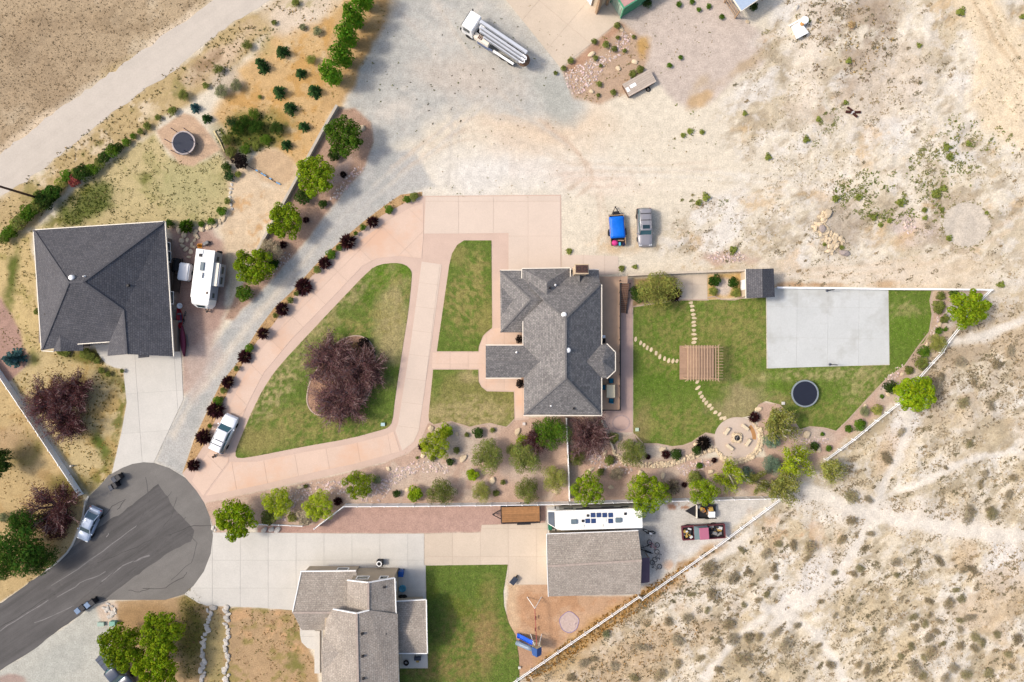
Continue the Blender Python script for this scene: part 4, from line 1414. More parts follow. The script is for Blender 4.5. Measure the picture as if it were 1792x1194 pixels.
for x, y, r, k, c, lab in [(428, 513, 15, 'bush', 'green', 'round green shrub below the bright tree across from the caravan'), (585, 272, 11, 'bush', 'dark', 'small dark green shrub under the uppermost lane tree'),
                           (530, 345, 14, 'bush', 'dark', 'dark green shrub beside the tree in the wall gap'), (566, 357, 8, 'bush', 'dark', 'small dark shrub on brown gravel at the lane edge'),
                           (475, 437, 20, 'olive', 'greysage', 'silvery grey bush on the lane bank'), (535, 385, 6, 'spiky', 'purple', 'small purple shrub beside the tree with the grey bush'),
                           (495, 428, 7, 'spiky', 'purple', 'small dark purple shrub by the silvery bush'), (478, 462, 12, 'bush', 'deepgreen', 'deep green shrub touching the round tree by the lane'), (600, 305, 6, 'spiky', 'black', 'small dark shrub in pink rock on the lane bank')]:
    plant(k, c, x, y, r, lab)

# young pines and shrubs of the sandy lot
for x, y, r in [(492, 88, 11), (457, 115, 10), (524, 126, 9), (486, 158, 11), (547, 157, 11), (505, 187, 11), (529, 220, 9), (498, 252, 9), (453, 108, 9), (359, 206, 8)]:
    plant('conifer', 'pine', x, y, r, 'young green pine on the orange sandy lot', 'pine tree', 'young pines on the orange sand')
for x, y, r, c in [(433, 80, 9, 'olive'), (383, 122, 9, 'olive'), (388, 161, 12, 'greygreen'), (414, 150, 11, 'greygreen'), (322, 167, 10, 'olive'), (303, 194, 8, 'olive'), (555, 55, 8, 'greygreen'), (530, 48, 6, 'greygreen'), (518, 5, 7, 'olive'),
                   (480, 40, 5, 'olive'), (545, 105, 9, 'weed'), (455, 170, 4, 'olive'), (360, 150, 6, 'olive')]:
    plant('olive' if r > 8 else 'bush', c, x, y, r, 'loose %s shrub at the sandy lot edge' % {'olive': 'olive', 'greygreen': 'grey-green', 'weed': 'yellow-green'}[c], 'shrub', '%s shrubs of the sandy lot' % c)
plant('conifer', 'spruce', 338, 187, 8, 'small blue spruce above the netted trampoline', 'spruce')
plant('conifer', 'spruce', 18, 628, 16, 'blue spruce in the red gravel bed behind the white fence', 'spruce', h=3.0)
for x, y, r, c, h in [(485, 225, 17, 'dark', 1.2), (450, 222, 18, 'deepgreen', 1.5), (418, 225, 18, 'deepgreen', 1.4), (408, 215, 14, 'pine', 1.5), (430, 212, 15, 'deepgreen', 1.3), (398, 245, 13, 'olive', 1.3), (406, 268, 15, 'olive', 1.2), (445, 200, 14, 'green', 1.0),
                      (430, 262, 14, 'green', 1.0), (448, 256, 10, 'weed', 0.8), (465, 245, 14, 'green', 0.8)]:
    plant('olive', c, x, y, r * 0.72, 'sprawling %s thicket bush by the netted trampoline' % {'dark': 'dark green', 'deepgreen': 'deep green', 'pine': 'pine-green', 'olive': 'olive', 'green': 'mid-green', 'weed': 'yellow-green'}[c], 'bush', '%s bushes in the thicket' % c, h=h)
for x, y, r, c in [(397, 293, 9, 'dark'), (402, 309, 9, 'pine'), (417, 305, 6, 'weed'), (422, 284, 14, 'black')]:
    plant('bush', c, x, y, r, {'dark': 'dark round shrub by the loose stones below the thicket', 'pine': 'bluish green shrub at the yard corner near the stone row', 'weed': 'small yellow-green shrub near the fallen net', 'black': 'blackish dead bush at the end of the fallen net'}[c])
# hedge by the dirt road
for x, y, r, c in [(8, 417, 11, 'olive'), (20, 405, 12, 'green'), (33, 392, 13, 'olive'), (50, 375, 14, 'green'), (65, 362, 13, 'olive'), (80, 350, 17, 'dark'), (95, 338, 16, 'deepgreen'), (108, 322, 12, 'olivey'), (145, 303, 15, 'dark'), (165, 297, 10, 'green'),
                   (185, 276, 11, 'dark'), (197, 265, 12, 'green'), (222, 250, 8, 'green'), (234, 239, 6, 'green'), (258, 221, 7, 'olive'), (277, 206, 6, 'olive'), (120, 310, 12, 'green'), (70, 345, 12, 'olive'), (41, 383, 12, 'olive'), (57, 368, 12, 'green'), (88, 344, 13, 'dark'), (134, 306, 10, 'olive'), (155, 299, 11, 'green'), (175, 287, 10, 'olive'), (208, 259, 9, 'dark'), (246, 230, 6, 'olive'), (14, 411, 11, 'green')]:
    plant('bush', c, x, y, r, '%s hedge shrub in the row along the dirt road' % {'olive': 'olive', 'green': 'mid-green', 'dark': 'dark green', 'deepgreen': 'deep green', 'olivey': 'yellowish'}[c], 'shrub', '%s hedge shrubs along the dirt road' % c)
plant('bush', 'red', 131, 318, 11, 'reddish pink shrub in the hedge along the dirt road')
for x, y, r, c in [(297, 392, 8, 'deepgreen'), (325, 396, 13, 'green'), (388, 370, 9, 'green'), (370, 388, 7, 'green'), (353, 392, 6, 'green'), (398, 352, 6, 'olive')]:
    plant('spiky' if r == 13 else 'bush', c, x, y, r, 'green shrub behind the loose row of tan stones' if c == 'green' else '%s shrub near the stone row and lawn corner' % ('olive' if c == 'olive' else 'dark'), 'shrub', '%s shrubs by the stone row' % c)
for x, y, r in [(108, 616, 7), (116, 618, 8), (150, 618, 10), (160, 624, 8), (170, 632, 6), (178, 648, 6), (190, 654, 5), (104, 614, 5), (214, 649, 4), (65, 545, 6)]:
    plant('bush', 'olive', x, y, r, 'low olive shrub along the front of the dark-roofed house', 'shrub', 'shrubs fronting the dark-roofed house', h=0.6)

# purple trees
for x, y, r, lab in [(86, 703, 34, 'purple-leaved tree leaning over the white fence panels'), (130, 688, 30, 'purple-leaved tree on the lawn beside the concrete drive'), (118, 738, 30, 'lower purple-leaved tree on the dry lawn by the fence')]:
    plant('twig', 'plum', x, y, r, lab, 'tree', 'purple trees on the dry front lawn', h=3.2)
    plant('bush', 'purple', x + 2, y + 2, r * 0.72, 'dark purple undergrowth of the dry lawn trees', 'bush', 'purple undergrowth on the dry front lawn', h=1.6)
plant('twig', 'plum', 92, 890, 40, 'large purple-leaved tree at the street corner behind the kerb', 'tree', h=4.0)
plant('olive', 'purple', 100, 915, 30, 'low dark purple bush under the street corner tree', 'bush', h=1.6)
for x, y, r, h, lab in [(40, 955, 48, 5.5, 'large dark green conifer over the street corner'), (75, 975, 30, 3.5, 'lower dark green conifer by the kerb'), (12, 985, 26, 3.5, 'dark green conifer bough mass at the dry verge'), (50, 910, 26, 4.5, 'upper dark green conifer beside the purple corner tree')]:
    plant('olive', 'deepgreen', x, y, r, lab, 'tree', h=h, name='conifer_tree')
plant('leafy', 'dark', 2, 806, 26, 'dark green tree at the edge of the dry lawn left of the fence', 'tree', h=3.5)
plant('bush', 'greygreen', 8, 905, 9, 'grey-green shrub behind the corner conifers')
for x, y, r, lab in [(578, 630, 36, 'bare-twigged purple tree at the rear of the island bed, beside the dry grass clump'), (630, 652, 36, 'bare-twigged purple tree beside the inner driveway in the island bed'), (593, 702, 40, 'bare-twigged purple tree at the lower end of the island bed')]:
    plant('twig', 'maroon', x, y, r, lab, 'tree', 'purple trees in the island bed', h=3.6)
    plant('twig', 'maroon', x + 5, y - 4, r * 0.85, 'inner purple sapling growing through the island bed trees', 'tree', 'purple saplings in the island bed', h=2.6)
plant('bush', 'black', 637, 600, 10, 'dark shrub at the upper rim of the island bed')
plant('bush', 'black', 648, 616, 8, 'small dark shrub beside the larger one at the island bed rim')
plant('spiky', 'dry', 607, 607, 9, 'dry straw-coloured grass clump in the island bed', 'grass clump')
plant('spiky', 'dry', 622, 608, 9, 'dry yellow grass clump beside the dark shrub in the island bed', 'grass clump')
plant('bush', 'weed', 563, 716, 9, 'small yellow-green shrub at the lower bend of the island bed edging')

# bottom left
for x, y, r, c, lab in [(222, 1125, 37, 'bright', 'round green tree hanging over the dark pickup'), (290, 1103, 36, 'bright', 'bright green tree beside the two stone rows'), (278, 1166, 38, 'lime', 'lower green tree next to the dark pickup bonnet')]:
    plant('leafy', c, x, y, r, lab, 'tree', h=5.0)
plant('leafy', 'lime', 417, 907, 33, 'round bright green tree at the corner of the concrete driveway', 'tree', h=4.2)

# garden south of the drive
gard = [('fine', 'yellow', 489, 878, 23, 'yellow-green tree second from the driveway corner tree'), ('fine', 'yellow', 559, 884, 23, 'yellow-green tree by the bend of the white fence'), ('fine', 'bright', 629, 847, 23, 'yellow-green tree in the pink cobble bed'),
        ('bush', 'lime', 726, 865, 14, 'upright lime shrub against the white fence'), ('olive', 'olive', 771, 860, 24, 'round olive bush against the white fence'), ('fine', 'yellow', 762, 777, 23, 'yellow-green tree at the driveway bend'),
        ('bush', 'bright', 780, 755, 13, 'bright green shrub behind the tree at the driveway bend'), ('bush', 'dark', 837, 758, 10, 'dark round shrub below the small front lawn'), ('olive', 'olive', 854, 796, 28, 'large olive bush in the middle of the front garden'),
        ('bush', 'lime', 826, 830, 11, 'lime green shrub beside the pale triangular boulder'), ('olive', 'olivey', 843, 859, 17, 'pale olive bush near the fence in the front garden'), ('olive', 'olive', 896, 788, 11, 'olive bush squeezed beside the large olive bush'),
        ('spiky', 'purple', 739, 783, 8, 'small purple shrub at the driveway bend tree'), ('olive', 'olive', 918, 800, 27, 'olive bush beside the purple tree under the house'), ('olive', 'olivey', 970, 836, 23, 'pale olive bush beside the dividing fence'),
        ('olive', 'olive', 922, 858, 22, 'olive bush near the parked wooden trailer'), ('olive', 'green', 962, 755, 30, 'deep green tree under the house gable end'), ('bush', 'lime', 915, 772, 12, 'lime shrub beside the purple tree under the house'),
        ('spiky', 'purple', 591, 878, 8, 'small purple shrub by the fence bend tree'), ('bush', 'greygreen', 659, 840, 8, 'grey-green shrub beside the cobble bed tree'), ('bush', 'olive', 470, 905, 14, 'olive shrub below the second yellow-green tree'),
        ('bush', 'greysage', 535, 905, 15, 'silvery shrub inside the bend of the white fence'), ('bush', 'olivey', 512, 905, 9, 'small yellowish shrub beside the silvery one at the fence')]
for k, c, x, y, r, lab in gard:
    plant(k, c, x, y, r * (1.12 if k == 'fine' else 1), lab, 'tree' if k == 'fine' else 'shrub', h=2.8 if k == 'fine' else None)
plant('twig', 'plum', 940, 768, 23, 'purple tree below the house gable end', 'tree', h=3.0)
plant('olive', 'purple', 940, 770, 16, 'dark purple bush at the foot of the gable-end purple tree', 'bush', h=1.6)
for x, y, r in [(862, 753, 5), (880, 844, 5), (868, 863, 6), (694, 864, 7), (730, 801, 3), (758, 802, 6), (799, 788, 6), (787, 808, 7), (535, 851, 4), (817, 761, 4.5), (610, 838, 4)]:
    plant('bush', 'olive' if r != 7 else 'dark', x, y, r, 'small low shrub dotted in the rose gravel of the front garden' if r != 7 else 'small dark shrub alone in the rose gravel bed', 'shrub', 'small shrubs in the front rose gravel')
plant('bush', 'black', 910, 594, 8, 'dark round shrub on the walk above the porch roof', h=1.2)
plant('bush', 'black', 910, 671, 8, 'dark round shrub on the walk below the porch roof', h=1.2)

# back garden
plant('twig', 'maroon', 1030, 762, 32, 'purple tree between the house corner and dividing fence', 'tree', h=3.4)
plant('olive', 'purple', 1024, 764, 20, 'purple bush under the tree by the dividing fence', 'bush', h=1.5)
back = [('olive', 'olive', 1106, 790, 24, 'olive bush below the paved patio'), ('bush', 'olive', 1073, 766, 10, 'small olive shrub at the patio corner'), ('bush', 'dark', 1183, 795, 10, 'dark shrub on the sandy bed by the stone wall'),
        ('spiky', 'purple', 1166, 796, 8, 'small purple shrub left of the dark shrub by the stone wall'), ('spiky', 'black', 1232, 776, 13, 'spiky blackish shrub beside the fire pit patio'), ('bush', 'dark', 1219, 788, 9, 'dark low shrub under the spiky blackish one'),
        ('spiky', 'purple', 1134, 800, 5, 'tiny purple shrub on the sandy bed'), ('bush', 'olive', 1066, 805, 9, 'olive shrub in the pink cobbles below the purple tree'), ('olive', 'olive', 1008, 800, 15, 'grey olive bush against the dividing fence'),
        ('bush', 'olive', 1215, 836, 13, 'olive shrub above the tree over the junk trailer'), ('bush', 'bluegreen', 1307, 831, 14, 'blue-green shrub beside the white-limbed tree'), ('bush', 'green', 1224, 815, 6, 'small green shrub below the stone wall'),
        ('olive', 'greysage', 1078, 829, 12, 'greyish bush among the cobbles below the stone wall'), ('bush', 'olive', 1051, 826, 7, 'small olive shrub beside the greyish bush'), ('spiky', 'greysage', 1176, 854, 15, 'grey dead bush beside the broad bright tree'),
        ('spiky', 'purple', 1320, 731, 10, 'spiky purple shrub at the top of the fire pit wall'), ('spiky', 'purple', 1250, 806, 5, 'tiny purple shrub under the fire pit wall'), ('spiky', 'purple', 1198, 849, 5, 'tiny purple shrub near the grey dead bush'),
        ('olive', 'bluegreen', 1350, 771, 15, 'pale sage bush between the fire pit and the pale tree'), ('olive', 'bluegreen', 1350, 813, 17, 'blue-green bush among the yellow-green trees'), ('bush', 'dark', 1425, 781, 8, 'dark shrub beside a pale boulder at the rail fence'),
        ('bush', 'dark', 1557, 677, 12, 'dark green shrub touching the round tree on the rail fence'), ('olive', 'greygreen', 1512, 720, 9, 'grey-green shrub between rail fence and curved lawn'), ('bush', 'olivey', 1534, 717, 10, 'yellowish shrub by the rail fence'),
        ('olive', 'olivey', 1638, 600, 16, 'yellow-olive bush touching the rail fence'), ('bush', 'olive', 1611, 636, 12, 'olive shrub below the yellow-olive bush at the fence'),
        ('bush', 'dark', 1118, 514, 16, 'dark shrub at the lawn corner below the garden wall'), ('olive', 'olivey', 1149, 508, 34, 'broad olive bush below the garden wall'), ('spiky', 'purple', 1179, 514, 15, 'purple shrub beside the broad olive bush'),
        ('bush', 'deepgreen', 1249, 492, 11, 'larger green shrub beside the concrete garden pad'), ('bush', 'deepgreen', 1283, 495, 10, 'green shrub beside the dark-roofed shed'), ('bush', 'weed', 1248, 510, 8, 'yellow-green shrub beside the garden pad'), ('bush', 'weed', 1287, 512, 9, 'yellow-green shrub at the shed corner')]
for k, c, x, y, r, lab in back:
    plant(k, c, x, y, r, lab)
for x, y, r in [(1450, 785, 6), (1484, 750, 7), (1504, 744, 11), (1439, 760, 4), (1543, 694, 4), (1590, 648, 8), (1616, 615, 11), (1641, 539, 12), (1645, 518, 8), (1669, 516, 9), (1642, 579, 7), (1654, 577, 4), (1651, 559, 8)]:
    plant('bush', 'green' if r not in (12, 8) else 'olive', x, y, r, 'rounded %s shrub in the rail fence bed' % ('green' if r not in (12, 8) else 'olive'), 'shrub', '%s shrubs along the rail fence bed' % ('green' if r not in (12, 8) else 'olive'))
for k, c, x, y, r, h, lab in [('fine', 'bright', 1026, 854, 28, 4.6, 'bright green tree over the front of the motorhome'), ('fine', 'bright', 1129, 860, 35, 4.6, 'broad bright green tree over the rear of the motorhome'), ('fine', 'bright', 1227, 859, 24, 4.2, 'bright green tree over the junk trailer'),
                             ('leafy', 'bright', 1686, 541, 32, 4.2, 'round bright green tree on the upper corner of the rail fence'), ('leafy', 'lime', 1593, 688, 32, 4.2, 'round bright green tree on the rail fence by the lower lawn tip')]:
    plant(k, c, x, y, r, lab, 'tree', h=h)
for c, x, y, r, lab in [('yellow', 1277, 831, 28, 'white-limbed yellow-green tree below the fire pit'), ('olivey', 1360, 740, 33, 'pale olive tree with white limbs beside the dark round trampoline'), ('yellow', 1390, 812, 34, 'largest yellow-green tree with white limbs by the rail fence end'),
                        ('olivey', 1450, 822, 23, 'pale yellow-green tree at the rail fence end'), ('olivey', 1367, 850, 29, 'thin yellow-olive tree on the white fence corner'), ('olivey', 1330, 845, 20, 'faint thin tree between the white-limbed trees')]:
    plant('airy', c, x, y, r, lab, 'tree', h=4.0, bark=M_BARKW)

# shrubs round the shop yard
for x, y, r in [(1188, 8, 5.5), (1211, 4, 5), (1223, 17, 4.5), (1240, 12, 5), (1263, 30, 5), (1191, 101, 4.5), (1172, 115, 5)]:
    plant('bush', 'green', x, y, r, 'small round green shrub on the pinkish gravel patch', 'shrub', 'shrubs on the pinkish gravel patch')
for x, y, r in [(1040, 73, 5.5), (1060, 78, 6.5), (1075, 86, 5.5), (998, 107, 6), (986, 120, 5), (972, 128, 4), (1042, 102, 5), (1080, 45, 6), (1107, 130, 7), (1120, 122, 7), (1049, 148, 5.5), (1073, 162, 5.5), (1081, 66, 4), (1109, 65, 4), (1051, 115, 3.5), (1093, 89, 4), (1047, 167, 4)]:
    plant('bush', 'olive', x, y, r, 'small olive shrub in the brown bed beside the shop pad', 'shrub', 'shrubs beside the shop pad')
plant('olive', 'dark', 1132, 6, 9, 'dark shrub against the green container side')
plant('bush', 'dark', 1318, 12, 8, 'dark shrub beside the blue-roofed shelter')

# sagebrush on the hillside: the larger ones, each where the photograph shows it
SAGE = """1694 902 14|1734 899 14|1490 912 12|1473 944 11|1523 934 9|1513 959 8|1503 994 10|1493 1004 8|1460 1002 8|1417 957 13|1387 954 11|1362 952 9|1354 994 10|1357 1010 7|1412 977 8|1568 984 9|1606 983 8|1643 982 13|1686 997 12|1701 997 9
1568 1006 7|1671 1032 8|1681 1047 9|1658 1055 12|1626 1052 10|1480 1065 6|1460 1077 6|1395 1095 10|1435 1052 8|1528 1100 6|1543 1104 9|1598 1080 9|1626 1077 8|1643 1087 10|1694 1080 12|1679 1085 8|1601 1097 9|1618 1092 7|1638 1105 8|1679 1102 8
1706 1115 12|1719 1125 9|1623 1115 9|1648 1125 8|1679 1130 9|1704 1135 9|1626 1138 12|1593 1130 9|1576 1149 7|1613 1149 9|1598 1168 15|1613 1180 9|1666 1168 10|1651 1185 11|1689 1180 10|1518 1173 11|1503 1165 9|1533 1175 8|1455 1165 12|1435 1130 7
1357 1107 12|1372 1128 12|1779 1118 12|1764 1145 9|1731 1178 10|1744 1110 8|1769 1168 8|1488 869 15|1520 874 9|1550 801 14|1653 818 7|1724 829 8|1716 849 10|1696 778 9|1576 756 10|1636 678 18|1646 660 10|1684 705 13|1679 633 12|1744 638 11
1767 613 10|1704 668 8|1772 836 9|1767 866 9|1731 891 8|1694 889 8|1603 718 10|1734 710 8|1239 994 16|1244 1040 13|1282 1012 11|1325 1050 7|1302 1059 6|1274 1066 5|1237 1067 7|1169 1087 10|1202 1080 10|1274 1092 13|1184 1120 14|1126 1133 13
1021 1160 14|1038 1153 9|1186 1160 10|1109 1185 10|1154 1180 12|1282 1118 14|1307 1115 12|1327 1113 9|1254 1120 9|1299 1150 14|1340 969 11|1297 962 9|1255 1170 9|1330 1180 10|1225 1150 8|1340 1040 8|1310 1000 7|1210 1040 8|1075 1165 10|1000 1185 9"""
sage_done = []
for s in SAGE.replace('\n', '|').split('|'):
    x, y, r = map(float, s.split())
    sage_done.append((x, y))
    c = random.choice(['sage', 'sage', 'greysage', 'sagegreen'])
    plant('sage', c, x, y, r, '%s sagebrush on the pale dry hillside' % {'sage': 'brownish grey', 'greysage': 'silvery grey', 'sagegreen': 'grey-green'}[c], 'sagebrush', '%s sagebrush on the hillside' % c, h=r / FPX * random.uniform(0.5, 0.8), lean=0.3)
plant('sage', 'greygreen', 1061, 1110, 9, 'pale green bush on the golden grass outside the diagonal fence', 'bush')
for x, y, r, c in [(1608, 80, 5, 'weed'), (1484, 108, 6, 'weed'), (1680, 22, 9, 'weed'), (1788, 30, 6, 'weed'), (1490, 45, 7, 'dry'), (1432, 210, 6, 'weed'), (1480, 180, 5, 'weed'), (1410, 245, 7, 'weed'), (1655, 258, 8, 'weed'), (1660, 275, 7, 'weed'), (1695, 252, 6, 'weed'),
                   (1650, 330, 7, 'weed'), (1637, 340, 9, 'weed'), (1502, 345, 7, 'weed'), (1462, 348, 7, 'weed'), (1575, 355, 8, 'weed'), (1617, 368, 5, 'weed'), (1618, 382, 5, 'weed'), (1648, 367, 5, 'weed'), (1660, 417, 6, 'weed'), (1527, 380, 7, 'weed'), (1540, 394, 5, 'weed'),
                   (1555, 387, 5, 'weed'), (1344, 275, 7, 'weed'), (1303, 199, 5, 'weed'), (1207, 230, 6, 'weed'), (1228, 232, 5, 'weed'), (1195, 237, 5, 'weed'), (996, 440, 6, 'weed'), (1282, 438, 8, 'weed'), (1235, 345, 8, 'weed'), (1222, 355, 6, 'weed'), (1088, 470, 6, 'weed'), (1111, 467, 5, 'weed'),
                   (1442, 428, 4, 'weed'), (1473, 433, 4.5, 'weed'), (1750, 498, 7, 'weed'), (1725, 373, 4, 'weed')]:
    plant('tiny', c, x, y, r, 'small bright green weed clump on the cream dirt' if c == 'weed' else 'dry yellow weed clump on the upper dirt', 'weed', 'weed clumps on the cream dirt', h=r / FPX * 0.9, lean=0.2)

# ---------------------------------------------------------------- ground cover nobody could count
def scatter(shape, dens, reject=None, seed=0):
    """random ground points inside a shape (photo px), dens per m2"""
    rng = np.random.default_rng(seed)
    x0, y0, x1, y1 = bbox_m(shape, 0)
    n = int((x1 - x0) * (y1 - y0) * dens)
    x = rng.uniform(x0, x1, n)
    y = rng.uniform(y0, y1, n)
    ok = shape_d(shape, x, y) < 0
    if reject is not None:
        ok &= reject(x, y)
    return x[ok], y[ok]


def tufts(name, lst, m, seed=0, blades=4):
    """lst: (x, y, z0, size array, colour(n,3)) -> one mesh of little upright blades"""
    rng = np.random.default_rng(seed)
    Vs, Fs, Cs = [], [], []
    o = 0
    for x, y, z, s, c in lst:
        n = len(x)
        if not n:
            continue
        for b in range(blades):
            a = rng.uniform(0, 2 * math.pi, n)
            ln = s * rng.uniform(0.6, 1.2, n)
            w = s * rng.uniform(0.25, 0.45, n)
            dx, dy = np.cos(a), np.sin(a)
            ox, oy = rng.normal(0, 0.25, n) * s, rng.normal(0, 0.25, n) * s
            B = np.stack([x + ox, y + oy, z], 1)
            S = np.stack([-dy * w, dx * w, np.zeros(n)], 1)
            T = B + np.stack([dx * ln * 0.65, dy * ln * 0.65, ln * 0.6], 1)
            V = np.stack([B - S, B + S, T], 1).reshape(-1, 3)
            Vs.append(V)
            Fs.append(np.arange(n * 3).reshape(-1, 3) + o)
            o += n * 3
            Cs.append(np.repeat(c * rng.uniform(0.75, 1.25, (n, 1)), 3, 0))
    me = mesh_np(name, np.concatenate(Vs), np.concatenate(Fs), np.clip(np.concatenate(Cs), 0, 1), 'col')
    ob = link(name, me, m)
    return ob


M_TUFT = mat('grass_blades', (0, 0, 0), rough=0.9, var=0.05, spec=0.1, space='pos', attr='col')


def tset(shape, dens, cols, size, seed, patch=None, zoff=0.0, wildz=True):
    x, y = scatter(shape, dens, (lambda a, b: fbm(a, b, patch[0], 3, seed) > patch[1]) if patch else None, seed)
    rng = np.random.default_rng(seed + 1)
    z = gheight(x, y) if wildz else np.zeros_like(x)
    c = np.array([alb(k) for k in cols])[rng.integers(0, len(cols), len(x))]
    return x, y, z + zoff - 0.01, rng.uniform(size[0], size[1], len(x)), c


inside_pave = [ASPH, DRIVE1, ROAD]


def thin(l, shapes):
    x, y = l[0], l[1]
    ok = np.ones(len(x), bool)
    for s in shapes:
        ok &= shape_d(s, x, y) > 0.1
    return tuple(a[ok] for a in l)


lst = [tset(FIELD, 9, [(124, 106, 80), (140, 120, 88), (160, 138, 102)], (0.06, 0.17), 101),
       tset([(0, 430), (0, 345), (211, 186), (392, 50), (450, 15), (475, 0), (640, 0), (450, 70), (380, 150), (270, 225), (120, 330), (60, 395)], 4, [(140, 124, 78), (176, 150, 100), (112, 106, 56)], (0.12, 0.3), 102, (2.5, 0.45)),
       tset([(372, 200), (430, 105), (480, 60), (600, 0), (696, 8), (626, 136), (540, 285), (400, 250)], 2.5, [(196, 152, 84), (172, 132, 70), (132, 128, 58)], (0.08, 0.2), 103, (2.0, 0.45)),
       tset([(440, 60), (560, 0), (600, 0), (480, 60), (400, 150), (370, 150)], 5, [(120, 122, 70), (150, 140, 90)], (0.12, 0.26), 104, (1.5, 0.5)),
       tset((437, 235, 60, 34, -10), 9, [(88, 100, 40), (110, 118, 46), (70, 82, 34)], (0.15, 0.32), 105)]
tag(tufts('dry_grass', lst, M_TUFT, 1), 'dry brown grass tufts over the field and sandy lot', 'grass', kind='stuff')
lst = [tset(YARDN, 14, [(120, 118, 62), (98, 100, 46), (160, 144, 92)], (0.07, 0.2), 111, (0.8, 0.48)),
       tset((150, 355, 55, 28, -35), 12, [(84, 98, 38), (104, 112, 42)], (0.12, 0.26), 112),
       tset([(0, 410), (58, 404), (75, 615), (0, 645)], 5, [(128, 120, 60), (170, 146, 88)], (0.1, 0.22), 113, (1.2, 0.48)),
       thin(tset([(22, 665), (46, 640), (75, 612), (166, 615), (186, 640), (216, 648), (222, 705), (212, 760), (196, 830), (156, 868)], 6, [(112, 108, 46), (160, 134, 70), (188, 156, 90)], (0.1, 0.24), 114, (1.3, 0.46)), inside_pave),
       thin(tset([(0, 652), (147, 868), (150, 895), (118, 967), (83, 997), (0, 1055)], 4, [(172, 136, 78), (128, 112, 54)], (0.08, 0.2), 115, (1.6, 0.48)), inside_pave),
       tset([(330, 1062), (515, 1070), (530, 1110), (555, 1170), (560, 1210), (300, 1210)], 7, [(120, 118, 54), (160, 130, 82), (184, 146, 102)], (0.08, 0.2), 116, (1.4, 0.45)),
       tset((335, 1110, 26, 80), 9, [(112, 112, 48), (150, 134, 80)], (0.1, 0.22), 117)]
tag(tufts('yard_grass', lst, M_TUFT, 2), 'patchy yellow and green yard grass', 'grass', kind='stuff')
lst = [tset(HILL, 9, [(168, 152, 124), (184, 166, 134), (196, 172, 134), (150, 140, 110)], (0.06, 0.22), 121, (2.2, 0.5)),
       tset(HILL, 4.0, [(176, 158, 130), (196, 174, 142)], (0.05, 0.13), 122),
       tset((1720, 640, 130, 110), 5, [(150, 134, 108), (134, 122, 98)], (0.12, 0.3), 123, (2, 0.46)),
       tset((1070, 1085, 190, 15, -34.5), 14, [(170, 122, 60), (196, 150, 84), (146, 112, 58)], (0.15, 0.34), 124),
       tset((1110, 1150, 130, 40, -25), 5, [(160, 136, 98), (140, 122, 88), (186, 150, 100)], (0.12, 0.3), 125)]
GREY_ = ((152, 139, 112), (166, 151, 123), (140, 131, 102), (180, 159, 125))
GRN_ = ((140, 142, 86), (148, 148, 94), (130, 134, 78), (168, 158, 112))
for k_, (sh_, dn_, cl_) in enumerate(((HILL, 0.7, GREY_), (UR, 0.12, GREY_), ((1480, 60, 90, 90, 20), 0.4, GREY_), ((1560, 345, 110, 45, 8), 0.6, GRN_), ((1650, 295, 60, 70, 40), 0.6, GRN_), ((1720, 235, 80, 30, 20), 0.6, GRN_), ((1420, 210, 40, 60, 40), 0.5, GRN_), ((1380, 60, 40, 60, 30), 0.15, GRN_), ((1230, 350, 40, 12), 0.6, GRN_))):
    cx_, cy_ = scatter(sh_, dn_, lambda a, b: fbm(a, b, 5.0, 3, 61) > 0.47, 170 + k_)
    ok = (np.abs(cx_) < 70) & (np.abs(cy_) < 47)
    cx_, cy_ = cx_[ok], cy_[ok]
    rng = np.random.default_rng(k_)
    m_ = 22
    rad_ = rng.gamma(2.2, 0.16, len(cx_))[:, None] + 0.08
    a_ = rng.uniform(0, 6.3, (len(cx_), m_))
    q_ = np.sqrt(rng.uniform(0, 1, (len(cx_), m_))) * rad_
    x_ = (cx_[:, None] + q_ * np.cos(a_) * 1.4 + q_ * np.sin(a_) * 0.4).ravel()
    y_ = (cy_[:, None] + q_ * np.sin(a_) + q_ * np.cos(a_) * 0.4).ravel()
    cc_ = np.array([alb(c) for c in cl_])[rng.integers(0, 4, len(cx_))]
    lst.append((x_, y_, gheight(x_, y_) - 0.01, rng.uniform(0.08, 0.22, len(x_)), np.repeat(cc_, m_, 0)))
lst = [thin(l_, TRAILS + [(1690, 393, 40, 39)]) for l_ in lst]
tag(tufts('hillside_scrub', lst, M_TUFT, 3), 'low dry scrub over the pale hillside', 'scrub', kind='stuff')
